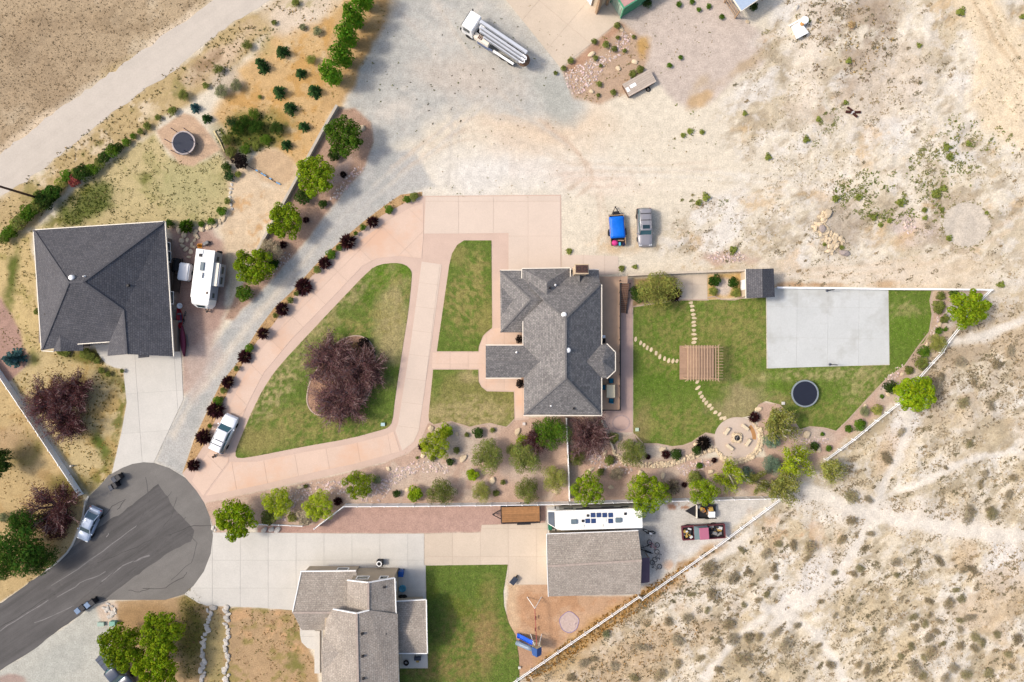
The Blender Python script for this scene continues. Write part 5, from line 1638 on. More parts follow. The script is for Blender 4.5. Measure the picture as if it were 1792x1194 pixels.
lst = [tset(UR, 6, [(176, 160, 132), (190, 172, 142), (160, 152, 112)], (0.06, 0.2), 131, (2.5, 0.51)),
       tset((1560, 345, 110, 45, 8), 12, [(122, 132, 64), (112, 124, 56), (144, 144, 84)], (0.12, 0.32), 132, (1.2, 0.5)),
       tset((1650, 290, 60, 60, 40), 10, [(118, 130, 64), (150, 146, 90)], (0.12, 0.3), 133, (1.4, 0.5)),
       tset((1720, 235, 70, 30, 20), 8, [(118, 130, 64), (160, 150, 90)], (0.12, 0.3), 134, (1.4, 0.52)),
       tset((1480, 60, 90, 90, 20), 4, [(150, 130, 106), (124, 114, 84), (176, 150, 96)], (0.12, 0.32), 135, (1.8, 0.48)),
       tset((1200, 225, 60, 40, 20), 1.6, [(128, 136, 62), (170, 150, 90)], (0.1, 0.25), 136, (1.2, 0.55)),
       tset((800, 140, 160, 130), 0.22, [(118, 122, 66), (104, 96, 72)], (0.10, 0.25), 137),
       tset([(985, 120), (1080, 45), (1130, 80), (1128, 120), (1095, 165), (1050, 182), (1005, 172)], 4, [(150, 134, 84), (126, 124, 66), (184, 150, 96)], (0.1, 0.22), 138, (1, 0.48)),
       tset((1180, 80, 70, 60), 0.8, [(136, 134, 80), (160, 140, 100)], (0.08, 0.2), 139),
       tset((1000, 300, 260, 90), 0.25, [(136, 134, 70), (176, 150, 100)], (0.08, 0.18), 140),
       tset((1250, 420, 110, 60), 1.2, [(150, 136, 84), (128, 132, 66), (180, 150, 100)], (0.08, 0.22), 141, (1.5, 0.52)),
       tset((800, 335, 60, 10, 3), 3, [(140, 142, 70)], (0.08, 0.18), 142, (1, 0.5)),
       tset((960, 60, 14, 90, -38), 1.4, [(120, 124, 62), (150, 130, 80)], (0.1, 0.22), 143)]
r9_ = np.random.default_rng(9)
a_, q_ = r9_.uniform(0, 6.3, 150) + np.sin(np.arange(150)) * 0.3, 1 + r9_.gamma(1.2, 0.05, 150)
rc_ = P(1690, 393)
x_, y_ = rc_.x + np.cos(a_) * 3.05 * q_, rc_.y + np.sin(a_) * 2.95 * q_
lst = [thin(l_, [(1690, 393, 40, 39)]) for l_ in lst] + [(x_, y_, gheight(x_, y_) - 0.01, r9_.uniform(0.08, 0.24, 150), np.tile(alb((150, 142, 98)), (150, 1)))]
tag(tufts('dirt_weeds', lst, M_TUFT, 4), 'sparse weeds over the cream dirt', 'weeds', kind='stuff')
lst = []
for k, (key, poly) in enumerate(LAWNS.items()):
    x, y = scatter(poly, 42 if key != 'D' else 34, None, 150 + k)
    ok = np.abs(x) < 70
    x, y = x[ok], y[ok]
    if key == 'A':
        ok = sdist(BED, x, y) > 0.1
        x, y = x[ok], y[ok]
    if key == 'D':
        ok = sdist([(1187, 603), (1250, 603), (1250, 666), (1187, 666)], x, y) > 0.05
        x, y = x[ok], y[ok]
    c = evalcol(LOPS[key], x, y, GREEN)
    rng = np.random.default_rng(k)
    dry = (rng.uniform(0, 1, len(x)) < 0.24)[:, None]
    c = np.where(dry, np.array(alb((168, 156, 104))), c)
    lst.append((x, y, np.full(len(x), 0.045), rng.uniform(0.05, 0.11, len(x)), c * 1.05))
tag(tufts('lawn_grass', lst, M_TUFT, 5, blades=2), 'mown lawn grass, green with straw patches', 'grass', kind='stuff')
lst = [thin(tset(BEDW, 3, [(150, 124, 96), (186, 160, 130)], (0.06, 0.14), 161), []), tset(STRIP, 8, [(176, 140, 92), (200, 168, 120), (140, 112, 70)], (0.08, 0.2), 162, zoff=0.02)]
tag(tufts('strip_straw', lst, M_TUFT, 6), 'straw and dead leaves in the planting strips', 'straw', kind='stuff')
# ================================================================ buildings
SH_DARK = shingle_mat('shingle_charcoal', (160, 156, 153), (128, 125, 125))
SH_SLATE = shingle_mat('shingle_slate', (114, 113, 117), (96, 96, 102))
SH_TAN = shingle_mat('shingle_tan', (196, 185, 172), (176, 164, 152), gapk=0.62)
M_STUCCO = mat('stucco_cream', (228, 208, 180), rough=0.9, var=0.06, scale=1.5, fine=0.05, fscale=12)
M_TANW = mat('stucco_tan', (206, 188, 162), rough=0.9, var=0.06, scale=1.5)
M_BROWNW = mat('siding_brown', (150, 132, 118), rough=0.9, var=0.08, scale=1.5)
M_TRIM = mat('trim_white', (0.78, 0.77, 0.74), raw=True, rough=0.6, var=0.04, scale=2)
M_TRIMC = mat('trim_cream', (0.72, 0.66, 0.56), raw=True, rough=0.6, var=0.04, scale=2)
M_GLASS = glass_mat()
M_DARK = mat('dark_metal', (52, 50, 52), rough=0.5, var=0.15, scale=4, metal=0.3)
M_BLACK = mat('black_rubber', (30, 29, 30), rough=0.85, var=0.2, scale=5)
M_WHITE = mat('white_paint', (0.78, 0.78, 0.77), raw=True, rough=0.35, var=0.03, scale=1.5, spec=0.5)
M_STEEL = mat('galvanised', (186, 188, 190), rough=0.35, var=0.08, scale=3, metal=0.8)
M_DECK = mat('deck_composite', (212, 176, 146), rough=0.8, var=0.06, scale=1.2, space='pos')
M_WOOD = mat('weathered_wood', (190, 160, 130), rough=0.9, var=0.15, scale=3, objvar=0.12)
M_VINYL = mat('white_vinyl', (0.8, 0.8, 0.79), raw=True, rough=0.45, var=0.03, scale=1.0, spec=0.4)
M_STONEW = mat('stone_trim', (224, 200, 168), rough=0.9, var=0.12, scale=3)


M_CAPD = mat('cap_charcoal', (124, 121, 120), rough=0.9, var=0.2, scale=4)
M_CAPS = mat('cap_slate', (98, 97, 101), rough=0.9, var=0.2, scale=4)
M_CAPT = mat('cap_tan', (188, 172, 160), rough=0.9, var=0.2, scale=4)


def roof_part(parent, name, faces, m, thick=0.16):
    """faces: lists of (px, py, z); slabs with shingle uv running along the eave"""
    org = Vector(parent.location)
    V, F, UV = [], [], []
    for fc in faces:
        w = [P(*p) for p in fc]
        nrm = Vector((0, 0, 0))
        for i in range(len(w)):
            a, b = w[i], w[(i + 1) % len(w)]
            nrm += a.cross(b)
        if nrm.z < 0:
            w = w[::-1]
            nrm = -nrm
        nrm.normalize()
        u = Vector((0, 0, 1)).cross(nrm)
        if u.length < 1e-3:
            u = Vector((1, 0, 0))
        u.normalize()
        v = nrm.cross(u)
        n = len(w)
        o = len(V)
        V += [p - org for p in w] + [p - org - Vector((0, 0, thick)) for p in w]
        F.append(tuple(o + i for i in range(n)))
        UV.append([(p.dot(u), p.dot(v)) for p in w])
        F.append(tuple(o + n + i for i in reversed(range(n))))
        UV.append([(0, 0)] * n)
        for i in range(n):
            j = (i + 1) % n
            F.append((o + i, o + n + i, o + n + j, o + j))
            UV.append([(0, 0), (0, thick), (1, thick), (1, 0)])
    me = bpy.data.meshes.new(name)
    me.from_pydata(V, [], F)
    lay = me.uv_layers.new(name='UVMap')
    k = 0
    for fi, p in enumerate(me.polygons):
        for li in range(p.loop_total):
            lay.data[k].uv = UV[fi][li]
            k += 1
    me.update()
    return link(name, me, m, parent)


def lines(parent, name, segs, m, w, h, dz=0.0, lift=0.0):
    """boards or ridge caps along (px,py,z)-(px,py,z) segments; one object per segment"""
    org = Vector(parent.location)
    top = parent
    pp = parent.parent
    while pp is not None:
        org = org + Vector(pp.location)
        pp = pp.parent
    for a, b in segs:
        g = G()
        g.beam(P(*a) - org + Vector((0, 0, dz)), P(*b) - org + Vector((0, 0, dz)), w, h)
        g.build(name, m, parent)


def wallbox(parent, name, x0, y0, x1, y1, z0, z1, m, zref=None):
    """wall block: px rectangle as seen at height zref (eave) shrunk to its ground position"""
    zr = z1 if zref is None else zref
    org = Vector(parent.location)
    a, b = P(x0, y1, zr), P(x1, y0, zr)
    g = G()
    g.box(((a.x + b.x) / 2 - org.x, (a.y + b.y) / 2 - org.y, (z0 + z1) / 2), (b.x - a.x, b.y - a.y, z1 - z0))
    return g.build(name, m, parent)


def window(parent, wx, wy, wz, w, h, ang, m=None):
    """window set on a wall: frame and pane; ang = outward direction"""
    org = Vector(parent.location)
    n = Vector((math.cos(ang), math.sin(ang), 0))
    t = Vector((-n.y, n.x, 0))
    c = Vector((wx, wy, wz)) - org
    g = G()
    for s in (-1, 1):
        g.beam(c + t * (w / 2) * s - Vector((0, 0, h / 2)), c + t * (w / 2) * s + Vector((0, 0, h / 2)), 0.1, 0.12)
        g.beam(c + Vector((0, 0, h / 2 * s)) - t * (w / 2 + 0.05), c + Vector((0, 0, h / 2 * s)) + t * (w / 2 + 0.05), 0.13, 0.1)
    f = g.build('window', m or M_TRIM, parent)
    g = G()
    M = Matrix((t, n, Vector((0, 0, 1)))).transposed()
    g.box(c, (w, 0.05, h), M=M)
    g.build('pane', M_GLASS, f)
    return f


def vent(parent, px, py, z, kind):
    org = Vector(parent.location)
    c = P(px, py, z) - org
    g = G()
    if kind == 'dome':
        g.lathe(c - Vector((0, 0, 0.25)), [(0.34, 0), (0.34, 0.28), (0.30, 0.38), (0.18, 0.46), (0.03, 0.49)], 14)
        return g.build('skylight_dome', M_WHITE, parent, smooth=False)
    if kind == 'pipe':
        g.lathe(c - Vector((0, 0, 0.2)), [(0.06, 0), (0.06, 0.5)], 8)
        g.lathe(c - Vector((0, 0, 0.2)), [(0.16, 0.12), (0.07, 0.26)], 8)
        return g.build('vent_pipe', M_WHITE, parent)
    g.box(c + Vector((0, 0, 0.05)), (0.34, 0.34, 0.4), taper=0.8)
    return g.build('roof_vent', M_DARK, parent, bevel=0.02)


# ---------------------------------------------------------------- main house
H1 = thing('house', 'large house with charcoal hipped roofs, rear deck and stone chimney', 'house', P(983, 610))
E, TOPE, RZ = 4.0, 2.85, 7.7
wallbox(H1, 'wall', 921, 503, 1046, 721, 0, E - 0.1, M_STUCCO, E)
wallbox(H1, 'wall', 881, 479, 925, 577, 0, TOPE - 0.06, M_STUCCO, TOPE)
wallbox(H1, 'wall', 918, 476, 1044, 510, 0, TOPE - 0.06, M_STUCCO, TOPE)
wallbox(H1, 'wall', 1040, 609, 1070, 656, 0, E - 0.12, M_STUCCO, E)
for yy in (608, 657):
    for xx in (856, 885):
        c = P(xx, yy, E) - Vector(H1.location)
        G().box((c.x, c.y, 1.9), (0.35, 0.35, 3.8)).build('porch_post', M_STONEW, H1, bevel=0.03)
main_faces = [
    [(990, 557, RZ), (990, 662, RZ), (1052, 726, E), (1051, 497, E)],
    [(917, 726, E), (1052, 726, E), (990, 662, RZ)],
    [(951, 526, 5.85), (990, 557, RZ), (990, 662, RZ), (917, 726, E), (916, 558, E)],
    [(1048, 473, TOPE), (1050, 497, E), (990, 557, RZ), (951, 526, 5.85), (925, 500, 4.4), (925, 473, TOPE)],
]
RF1 = roof_part(H1, 'roof', main_faces, SH_DARK)
# left wing with a little cross gable
RF2 = roof_part(H1, 'roof', [
    [(875, 474, TOPE), (929, 524, 5.25), (876, 582, TOPE)],
    [(875, 474, TOPE), (925, 474, TOPE), (958, 524, 5.25), (929, 524, 5.25)],
    [(876, 582, TOPE), (929, 524, 5.25), (950, 524, 5.25), (950, 545, 4.2), (925, 582, TOPE)],
    [(878, 503, 3.02), (878, 526, 3.85), (905, 526, 3.85)],
    [(878, 550, 3.02), (878, 526, 3.85), (905, 526, 3.85)],
], SH_DARK)
# upper front hip
RF3 = roof_part(H1, 'roof', [
    [(914, 471, 3.45), (997, 470, 3.45), (957, 494, 5.4)],
    [(914, 471, 3.45), (957, 494, 5.4), (957, 520, 5.4), (914, 497, 3.45)],
    [(997, 470, 3.45), (957, 494, 5.4), (957, 520, 5.4), (997, 497, 3.45)],
], SH_DARK)
# porch gable
RF4 = roof_part(H1, 'roof', [
    [(850, 605, E), (850, 633, 5.42), (946, 633.5, 5.42), (918, 605, E)],
    [(850, 661, E), (850, 633, 5.42), (946, 633.5, 5.42), (918, 661, E)],
], SH_DARK)
# bay turret
RF5 = roof_part(H1, 'roof', [
    [(1024, 633, 5.55), (1054, 633, 5.55), (1062, 602, E), (1050, 603, E)],
    [(1054, 633, 5.55), (1062, 602, E), (1076, 617, E)],
    [(1054, 633, 5.55), (1076, 617, E), (1076, 649, E)],
    [(1054, 633, 5.55), (1076, 649, E), (1062, 662, E)],
    [(1024, 633, 5.55), (1054, 633, 5.55), (1062, 662, E), (1050, 661, E)],
], SH_DARK)
lines(RF1, 'ridge_cap', [((990, 557, RZ), (990, 662, RZ)), ((990, 662, RZ), (1052, 726, E)), ((990, 662, RZ), (917, 726, E)), ((990, 557, RZ), (1051, 497, E)), ((990, 557, RZ), (951, 526, 5.85))], M_CAPD, 0.24, 0.06, 0.03)
lines(RF2, 'ridge_cap', [((875, 474, TOPE), (929, 524, 5.25)), ((876, 582, TOPE), (929, 524, 5.25)), ((929, 524, 5.25), (950, 524, 5.25))], M_CAPD, 0.22, 0.06, 0.03)
lines(RF4, 'ridge_cap', [((850, 633, 5.42), (944, 633.5, 5.42))], M_CAPD, 0.22, 0.06, 0.03)
lines(H1, 'fascia', [((1053, 498, E), (1053, 604, E)), ((1053, 661, E), (1053, 727, E)), ((916, 727.5, E), (1053, 727.5, E)), ((915, 562, E), (915, 605, E)), ((850, 604, E), (915, 604, E)), ((850, 662, E), (912, 662, E)),
                     ((913.5, 470, 3.45), (997.5, 469, 3.45)), ((913, 471, 3.45), (913, 492, 3.45)), ((998, 470, 3.45), (998, 493, 3.45)), ((875, 473, TOPE), (914, 473, TOPE)), ((1062, 601.5, E), (1077, 616.5, E)), ((1077, 616.5, E), (1077, 649, E)), ((1077, 649, E), (1062, 663, E)),
                     ((998, 472, TOPE), (1048, 472, TOPE))], M_TRIMC, 0.10, 0.22, -0.06)
for x, y, z, k in [(987, 551, 7.4, 'dome'), (994, 613, 7.45, 'dome'), (962, 504, 5.25, 'box'), (972, 499, 4.8, 'pipe'), (904, 617, 4.7, 'pipe'), (964, 710, 4.95, 'pipe'), (1004, 715, 4.65, 'box')]:
    vent(H1, x, y, z, k)
# chimney with its saddle
org = Vector(H1.location)
c = P(1018, 471, 6.6) - org
g = G()
g.box((c.x, c.y, 3.25), (1.55, 1.05, 6.5))
g.box((c.x, c.y, 6.52), (1.75, 1.25, 0.16))
ch = g.build('chimney', M_STONEW, H1, bevel=0.02)
for dx in (-0.38, 0.38):
    G().lathe((c.x + dx, c.y, 6.5), [(0.26, 0), (0.26, 0.3), (0.2, 0.3), (0.2, 0.12)], 12).build('flue', M_DARK, ch)
G().box((c.x, c.y, 6.75), (1.5, 0.95, 0.05)).build('chimney_cap', mat('rust_cap', (96, 70, 62), rough=0.6, var=0.3, scale=6, metal=0.3), ch)
a = P(1018, 488, 3.9) - org
g = G()
g.add([(c.x - 0.8, c.y - 0.4, 3.1), (c.x + 0.8, c.y - 0.4, 3.1), (c.x, c.y - 0.4, 4.25), (c.x, c.y - 1.9, 4.15)], [(0, 2, 3), (1, 3, 2), (0, 1, 2), (0, 3, 1)])
g.build('chimney_saddle', mat('saddle', (120, 118, 118), var=0.15, scale=4), H1)
# windows on the walls seen or half seen from above
for wx, wy, n, w in [(1049, 540, 0, 2.2), (1049, 580, 0, 1.6), (1049, 690, 0, 2.2), (960, 722, -math.pi / 2, 1.6), (1010, 722, -math.pi / 2, 1.6), (920, 590, math.pi, 1.2), (920, 695, math.pi, 1.6), (880, 525, math.pi, 2.4)]:
    p = P(wx, wy, 3.0)
    window(H1, p.x + math.cos(n) * 0.02, p.y + math.sin(n) * 0.02, 2.3 if wx != 880 else 1.5, w, 1.2, n)

# deck, rail and stair belong to the house
DZ = 1.3
a, b = P(1047, 718, DZ), P(1085, 484, DZ)
g = G()
g.box(((a.x + b.x) / 2 - org.x, (a.y + b.y) / 2 - org.y, DZ - 0.12), (b.x - a.x, b.y - a.y, 0.2))
deck = g.build('deck', M_DECK, H1, bevel=0.01)
L = b.y - a.y
for k in range(10):
    G().box((b.x - 0.25 - org.x, a.y + 0.2 + k * (L - 0.4) / 9 - org.y, (DZ - 0.22) / 2), (0.2, 0.2, DZ - 0.22)).build('deck_leg', M_WOOD, deck)
top = P(1098, 484, DZ)
G().box(((b.x + top.x) / 2 - org.x + 0.01, b.y - 0.45 - org.y, DZ - 0.1), (top.x - b.x, 0.9, 0.2)).build('landing', M_DECK, deck)
nst = 14
for k in range(nst):
    z = DZ - 0.1 - (k + 1) * (DZ - 0.1) / (nst + 1)
    w = 1.15 - 0.02 * k
    G().box((b.x + 0.12 + w / 2 - org.x, b.y - 1.05 - k * 0.272 - org.y, z), (w, 0.22, 0.05)).build('stair_tread', mat('stair_wood', (160, 122, 98), rough=0.8, var=0.12, scale=3), deck)
for s in (0.08, 1.25):
    g = G()
    x = b.x + s - org.x
    g.beam((x, b.y - 0.95 - org.y, DZ - 0.2), (x - 0.25 * (s > 1), b.y - 0.95 - nst * 0.272 - org.y, 0.12), 0.06, 0.24)
    g.beam((x, b.y - 0.95 - org.y, DZ + 0.85), (x - 0.25 * (s > 1), b.y - 0.95 - nst * 0.272 - org.y, 0.95), 0.06, 0.08)
    for q in (0.0, 0.5, 1.0):
        yy = b.y - 0.95 - nst * 0.272 * q - org.y
        g.beam((x - 0.25 * (s > 1) * q, yy, 0.0), (x - 0.25 * (s > 1) * q, yy, DZ + 0.9 - q * (DZ - 0.1)), 0.08, 0.08)
    g.build('stair_rail', M_DARK, deck)
for k in range(12):
    y = b.y - 0.6 - k * (L - 0.7) / 11
    G().box((b.x - 0.06 - org.x, y - org.y, DZ + 0.5), (0.1, 0.1, 1.0)).build('rail_post', M_DARK, deck)
for z in (0.25, 0.6, 0.98):
    G().beam((b.x - 0.06 - org.x, b.y - 0.9 - org.y, DZ + z), (b.x - 0.06 - org.x, a.y + 0.06 - org.y, DZ + z), 0.05, 0.05).build('deck_rail', M_DARK, deck)
    G().beam((a.x + 0.3 - org.x, a.y + 0.06 - org.y, DZ + z), (b.x - 0.06 - org.x, a.y + 0.06 - org.y, DZ + z), 0.05, 0.05).build('deck_rail', M_DARK, deck)

# deck furniture
M_TEAL = mat('teal_fabric', (24, 104, 134), rough=0.9, var=0.12, scale=5)
c = P(1069, 685, DZ + 0.75)
t = thing('patio_table', 'rectangular cream patio table on the rear deck', 'table', (c.x, c.y, DZ - 0.02))
G().box((0, 0, 0.74), (1.1, 1.7, 0.06)).build('tabletop', mat('table_cream', (240, 226, 190), rough=0.6, var=0.05), t, bevel=0.03)
for sx in (-1, 1):
    for sy in (-1, 1):
        G().box((sx * 0.45, sy * 0.72, 0.36), (0.07, 0.07, 0.71)).build('leg', M_TRIMC, t)


def patio_chair(px, py, rz, label):
    c = P(px, py, DZ + 0.4)
    t = thing('patio_chair', label, 'chair', (c.x, c.y, DZ - 0.02), rz, 'teal patio chairs')
    G().box((0, 0, 0.42), (0.58, 0.58, 0.12)).build('seat', M_TEAL, t, bevel=0.04)
    G().box((0, 0.29, 0.72), (0.58, 0.1, 0.6)).build('backrest', M_TEAL, t, bevel=0.03)
    for sx in (-1, 1):
        G().box((sx * 0.31, 0, 0.6), (0.06, 0.56, 0.05)).build('armrest', M_DARK, t)
        for sy in (-1, 1):
            G().box((sx * 0.29, sy * 0.26, 0.2), (0.05, 0.05, 0.4)).build('leg', M_DARK, t)


patio_chair(1069, 667, 0, 'teal chair at the end of the cream table by the bay')
patio_chair(1056, 678, math.pi / 2, 'teal chair between the cream table and the house wall')
patio_chair(1069.5, 701, math.pi - 0.1, 'teal chair at the table end toward the deck corner')
c = P(1056, 594, DZ + 0.6)
t = thing('grill', 'small white and black grill against the house on the deck', 'grill', (c.x, c.y, DZ - 0.02))
G().box((0, -0.18, 0.45), (0.5, 0.6, 0.9)).build('grill_body', M_BLACK, t, bevel=0.03)
G().box((0, 0.35, 0.6), (0.5, 0.36, 0.06)).build('side_shelf', M_WHITE, t, bevel=0.01)
for sx in (-1, 1):
    G().box((sx * 0.2, 0.5, 0.29), (0.04, 0.04, 0.57)).build('leg', M_DARK, t)

# ---------------------------------------------------------------- left house
H2 = thing('house', 'dark slate hipped-roof house beside the white caravan', 'house', P(180, 505))
e2 = 3.0
wallbox(H2, 'wall', 67, 413, 281, 600, 0, e2 - 0.08, M_BROWNW, e2)
wallbox(H2, 'wall', 196, 560, 295, 616, 0, e2 - 0.08, M_BROWNW, e2)
wallbox(H2, 'wall', 80, 590, 132, 607, 0, e2 - 0.1, M_BROWNW, e2)
R2 = roof_part(H2, 'roof', [
    [(59, 403, e2), (288, 388, e2), (146, 493.5, 7.7), (120.5, 495, 7.7)],
    [(288, 388, e2), (303, 624, e2), (222, 620, 5.1), (216, 543, 5.25), (146, 493.5, 7.7)],
    [(59, 403, e2), (120.5, 495, 7.7), (73, 613, e2)],
    [(120.5, 495, 7.7), (146, 493.5, 7.7), (216, 543, 5.25), (192, 598, e2 + 0.25), (137, 602, e2 + 0.25), (73, 613, e2)],
    [(216, 543, 5.25), (222, 620, 5.1), (188, 623, e2), (191, 597, e2 + 0.2)],
    [(242, 618, 3.4), (260, 617, 3.4), (260, 625, 3.0), (242, 627, 3.0)],
], SH_SLATE)
R2b = roof_part(H2, 'roof', [
    [(105, 584, 4.05), (106, 615, 3.9), (94, 615, e2), (94, 600, e2 + 0.1)],
    [(105, 584, 4.05), (106, 615, 3.9), (145, 614, e2), (145, 600, e2 + 0.1)],
], SH_SLATE)
lines(R2, 'ridge_cap', [((59, 403, e2), (120.5, 495, 7.7)), ((288, 388, e2), (146, 493.5, 7.7)), ((120.5, 495, 7.7), (146, 493.5, 7.7)), ((120.5, 495, 7.7), (73, 613, e2)), ((146, 493.5, 7.7), (216, 543, 5.25)), ((216, 543, 5.25), (222, 620, 5.1))], M_CAPS, 0.24, 0.06, 0.03)
lines(H2, 'fascia', [((59, 402.5, e2), (288, 387.5, e2)), ((289, 388, e2), (304, 624, e2)), ((58.5, 403, e2), (72.5, 613, e2)), ((136, 602.5, e2 + 0.25), (192, 598.5, e2 + 0.25)), ((73, 614, e2), (94, 615.5, e2))], M_TRIMC, 0.1, 0.22, -0.06)
for x, y, z, k in [(125, 486, 7.5, 'dome'), (90, 424, 3.8, 'box'), (225, 500, 5.0, 'box'), (81, 550, 3.7, 'box'), (148, 484, 7.3, 'pipe')]:
    vent(H2, x, y, z, k)
o2 = Vector(H2.location)
for yy, w in [(430, 1.2), (447, 1.4), (520, 1.6), (580, 1.0)]:
    p = P(283 + (yy - 400) * 0.062, yy, 2.8)
    window(H2, p.x + 0.02, p.y, 1.6, w, 1.2, 0)
p = P(158, 606, 0)
G().box((p.x - o2.x, p.y - o2.y + 0.6, 1.1), (1.1, 0.12, 2.1)).build('door', mat('door_brown', (92, 66, 56), rough=0.5), H2)

# ---------------------------------------------------------------- house 3
H3 = thing('house', 'two-storey house with tan shingles and white gable trim', 'house', P(640, 1100))
E3 = 4.9
wallbox(H3, 'wall', 568, 1080, 688, 1240, 0, E3 - 0.1, M_TANW, E3)
wallbox(H3, 'wall', 613, 1016, 686, 1090, 0, E3 - 0.1, M_TANW, E3)
wallbox(H3, 'wall', 530, 1004, 620, 1095, 0, 2.85, M_TANW, 2.95)
wallbox(H3, 'wall', 690, 1058, 736, 1139, 0, 2.55, M_TANW, 2.7)
R3 = roof_part(H3, 'roof', [
    [(527, 1001, 2.95), (623, 1000, 2.95), (640, 1072, 5.3), (512, 1072, 5.3)],
    [(512, 1072, 5.3), (585, 1072, 5.3), (585, 1103, 3.6), (528, 1103, 3.6)],
], SH_TAN)
R3b = roof_part(H3, 'roof', [
    [(608, 1016, 5.25), (644.5, 1020, 6.45), (644.5, 1110, 6.45), (608, 1105, 5.25)],
    [(644.5, 1020, 6.45), (690, 1012, E3), (698, 1260, E3), (645, 1260, 6.45)],
], SH_TAN)
R3c = roof_part(H3, 'roof', [
    [(582, 1066, 6.0), (624, 1074, 7.0), (628, 1260, 7.0), (565, 1260, 5.0), (562, 1140, 5.0), (571, 1085, 5.25)],
    [(624, 1074, 7.0), (646, 1068, 6.5), (696, 1075, 5.0), (699, 1260, 5.0), (628, 1260, 7.0)],
], SH_TAN)
R3d = roof_part(H3, 'roof', [
    [(563, 1142, 5.85), (602, 1142, 6.25), (567, 1111, 5.2)],
    [(563, 1142, 5.85), (602, 1142, 6.25), (567, 1170, 5.2)],
], SH_TAN)
R3e = roof_part(H3, 'roof', [
    [(692, 1053, 2.8), (745, 1050, 2.8), (746, 1106, 4.1), (690, 1106, 4.1)],
    [(690, 1106, 4.1), (746, 1106, 4.1), (747, 1143, 2.8), (694, 1143, 2.8)],
], SH_TAN)
# gable walls
g = G()
gw = [P(612, 1016.5, 5.2), P(644.5, 1019.5, 6.3), P(686, 1012.5, 4.95), P(686, 1012.5, 4.0), P(612, 1016.5, 4.0)]
g.add([p - Vector(H3.location) + Vector((0, -0.12, 0)) for p in gw], [(0, 1, 2, 3, 4)])
g.build('gable_wall', M_TANW, H3)
g = G()
gw = [P(584, 1067, 5.7), P(624, 1075, 6.85), P(645, 1070, 6.4), P(645, 1070, 5.0), P(584, 1067, 5.0)]
g.add([p - Vector(H3.location) + Vector((0, -0.15, 0)) for p in gw], [(0, 1, 2, 3, 4)])
g.build('gable_wall', M_TANW, H3)
g = G()
gw = [P(739, 1057, 2.7), P(740, 1106, 3.95), P(740, 1140, 2.7)]
g.add([p - Vector(H3.location) for p in gw], [(0, 1, 2)])
g.build('gable_wall', M_TANW, H3)
lines(H3, 'fascia', [((526, 1000, 2.95), (623, 999, 2.95)), ((608, 1015.5, 5.25), (644.5, 1019.5, 6.45)), ((644.5, 1019.5, 6.45), (690, 1011.5, E3)), ((691, 1012, E3), (699, 1230, E3)), ((583, 1066, 6.0), (624, 1073.5, 7.0)), ((624, 1073.5, 7.0), (646, 1068, 6.5)),
                     ((693, 1052.5, 2.8), (745, 1049.5, 2.8)), ((693, 1143.5, 2.8), (747, 1143.5, 2.8)), ((746, 1050, 2.8), (747, 1106, 4.1)), ((747, 1106, 4.1), (748, 1143, 2.8)), ((527, 1001, 2.95), (512, 1072, 5.3))], M_TRIM, 0.12, 0.24, -0.05)
lines(R3c, 'ridge_cap', [((624, 1074, 7.0), (628, 1260, 7.0))], M_CAPT, 0.26, 0.06, 0.03)
lines(R3, 'ridge_cap', [((512, 1072, 5.3), (583, 1072, 5.3))], M_CAPT, 0.26, 0.06, 0.03)
lines(R3b, 'ridge_cap', [((644.5, 1020, 6.45), (644.5, 1067, 6.45))], M_CAPT, 0.26, 0.06, 0.03)
for x, y, z in [(634, 1109, 6.75), (635, 1148, 6.72), (636, 1187, 6.7), (673, 1027, 5.35), (675, 1108, 5.4)]:
    vent(H3, x, y, z, 'box')
for x, y, w in [(632, 1006, 1.5), (669, 1006, 1.0)]:
    p = P(x, 1016.5, 4.8)
    window(H3, p.x, p.y + 0.05, 3.9, w, 1.1, math.pi / 2, M_TRIM)
p = P(596, 1001, 2.6)
window(H3, p.x, P(0, 1004, 2.95).y + 0.05, 1.5, 1.4, 1.0, math.pi / 2, M_TRIM)
for yy in (1036, 1165):
    p = P(688, yy, E3)
    window(H3, p.x + 0.03, p.y, 3.5, 1.2, 1.1, 0, M_TRIM)
p = P(736, 1100, 2.7)
window(H3, p.x + 0.05, p.y, 1.4, 2.4, 1.2, 0, M_TRIM)
# porch posts / slab edge on the left
G().box((P(556, 1140).x - H3.location.x, P(556, 1140).y - H3.location.y, 0.14), (0.7, 5.6, 0.26)).build('porch_step', M_CONC, H3)

# ---------------------------------------------------------------- garage
H4 = thing('garage', 'long tan-shingled garage beside the white motorhome', 'garage', P(1040, 985))
wallbox(H4, 'wall', 963, 940, 1113, 1036, 0, 3.0, M_TANW, 3.1)
R4 = roof_part(H4, 'roof', [[(957, 935, 3.1), (1117, 929, 3.1), (1123, 981, 4.9), (958, 991, 4.9)], [(958, 991, 4.9), (1123, 981, 4.9), (1121, 1040, 3.1), (960, 1044, 3.1)]], SH_TAN)
lines(R4, 'ridge_cap', [((958, 991, 4.9), (1123, 981, 4.9))], M_CAPT, 0.26, 0.06, 0.03)
lines(H4, 'fascia', [((957, 934.5, 3.1), (1117, 928.5, 3.1)), ((956.5, 935, 3.1), (957.5, 991, 4.9)), ((957.5, 991, 4.9), (959.5, 1044, 3.1))], M_TRIM, 0.08, 0.2, -0.05)
g = G()
for x in (963.5, 1113):
    q = [P(x, 940, 3.0), P(x, 986, 4.6), P(x, 1036, 3.0)]
    g.add([p - Vector(H4.location) for p in q], [(0, 1, 2)])
g.build('gable_wall', M_TANW, H4)
p = P(962, 975, 0)
G().box((P(963, 975, 3.1).x - H4.location.x - 0.03, p.y - H4.location.y, 1.3), (0.08, 3.4, 2.4)).build('garage_door', M_TRIM, H4)
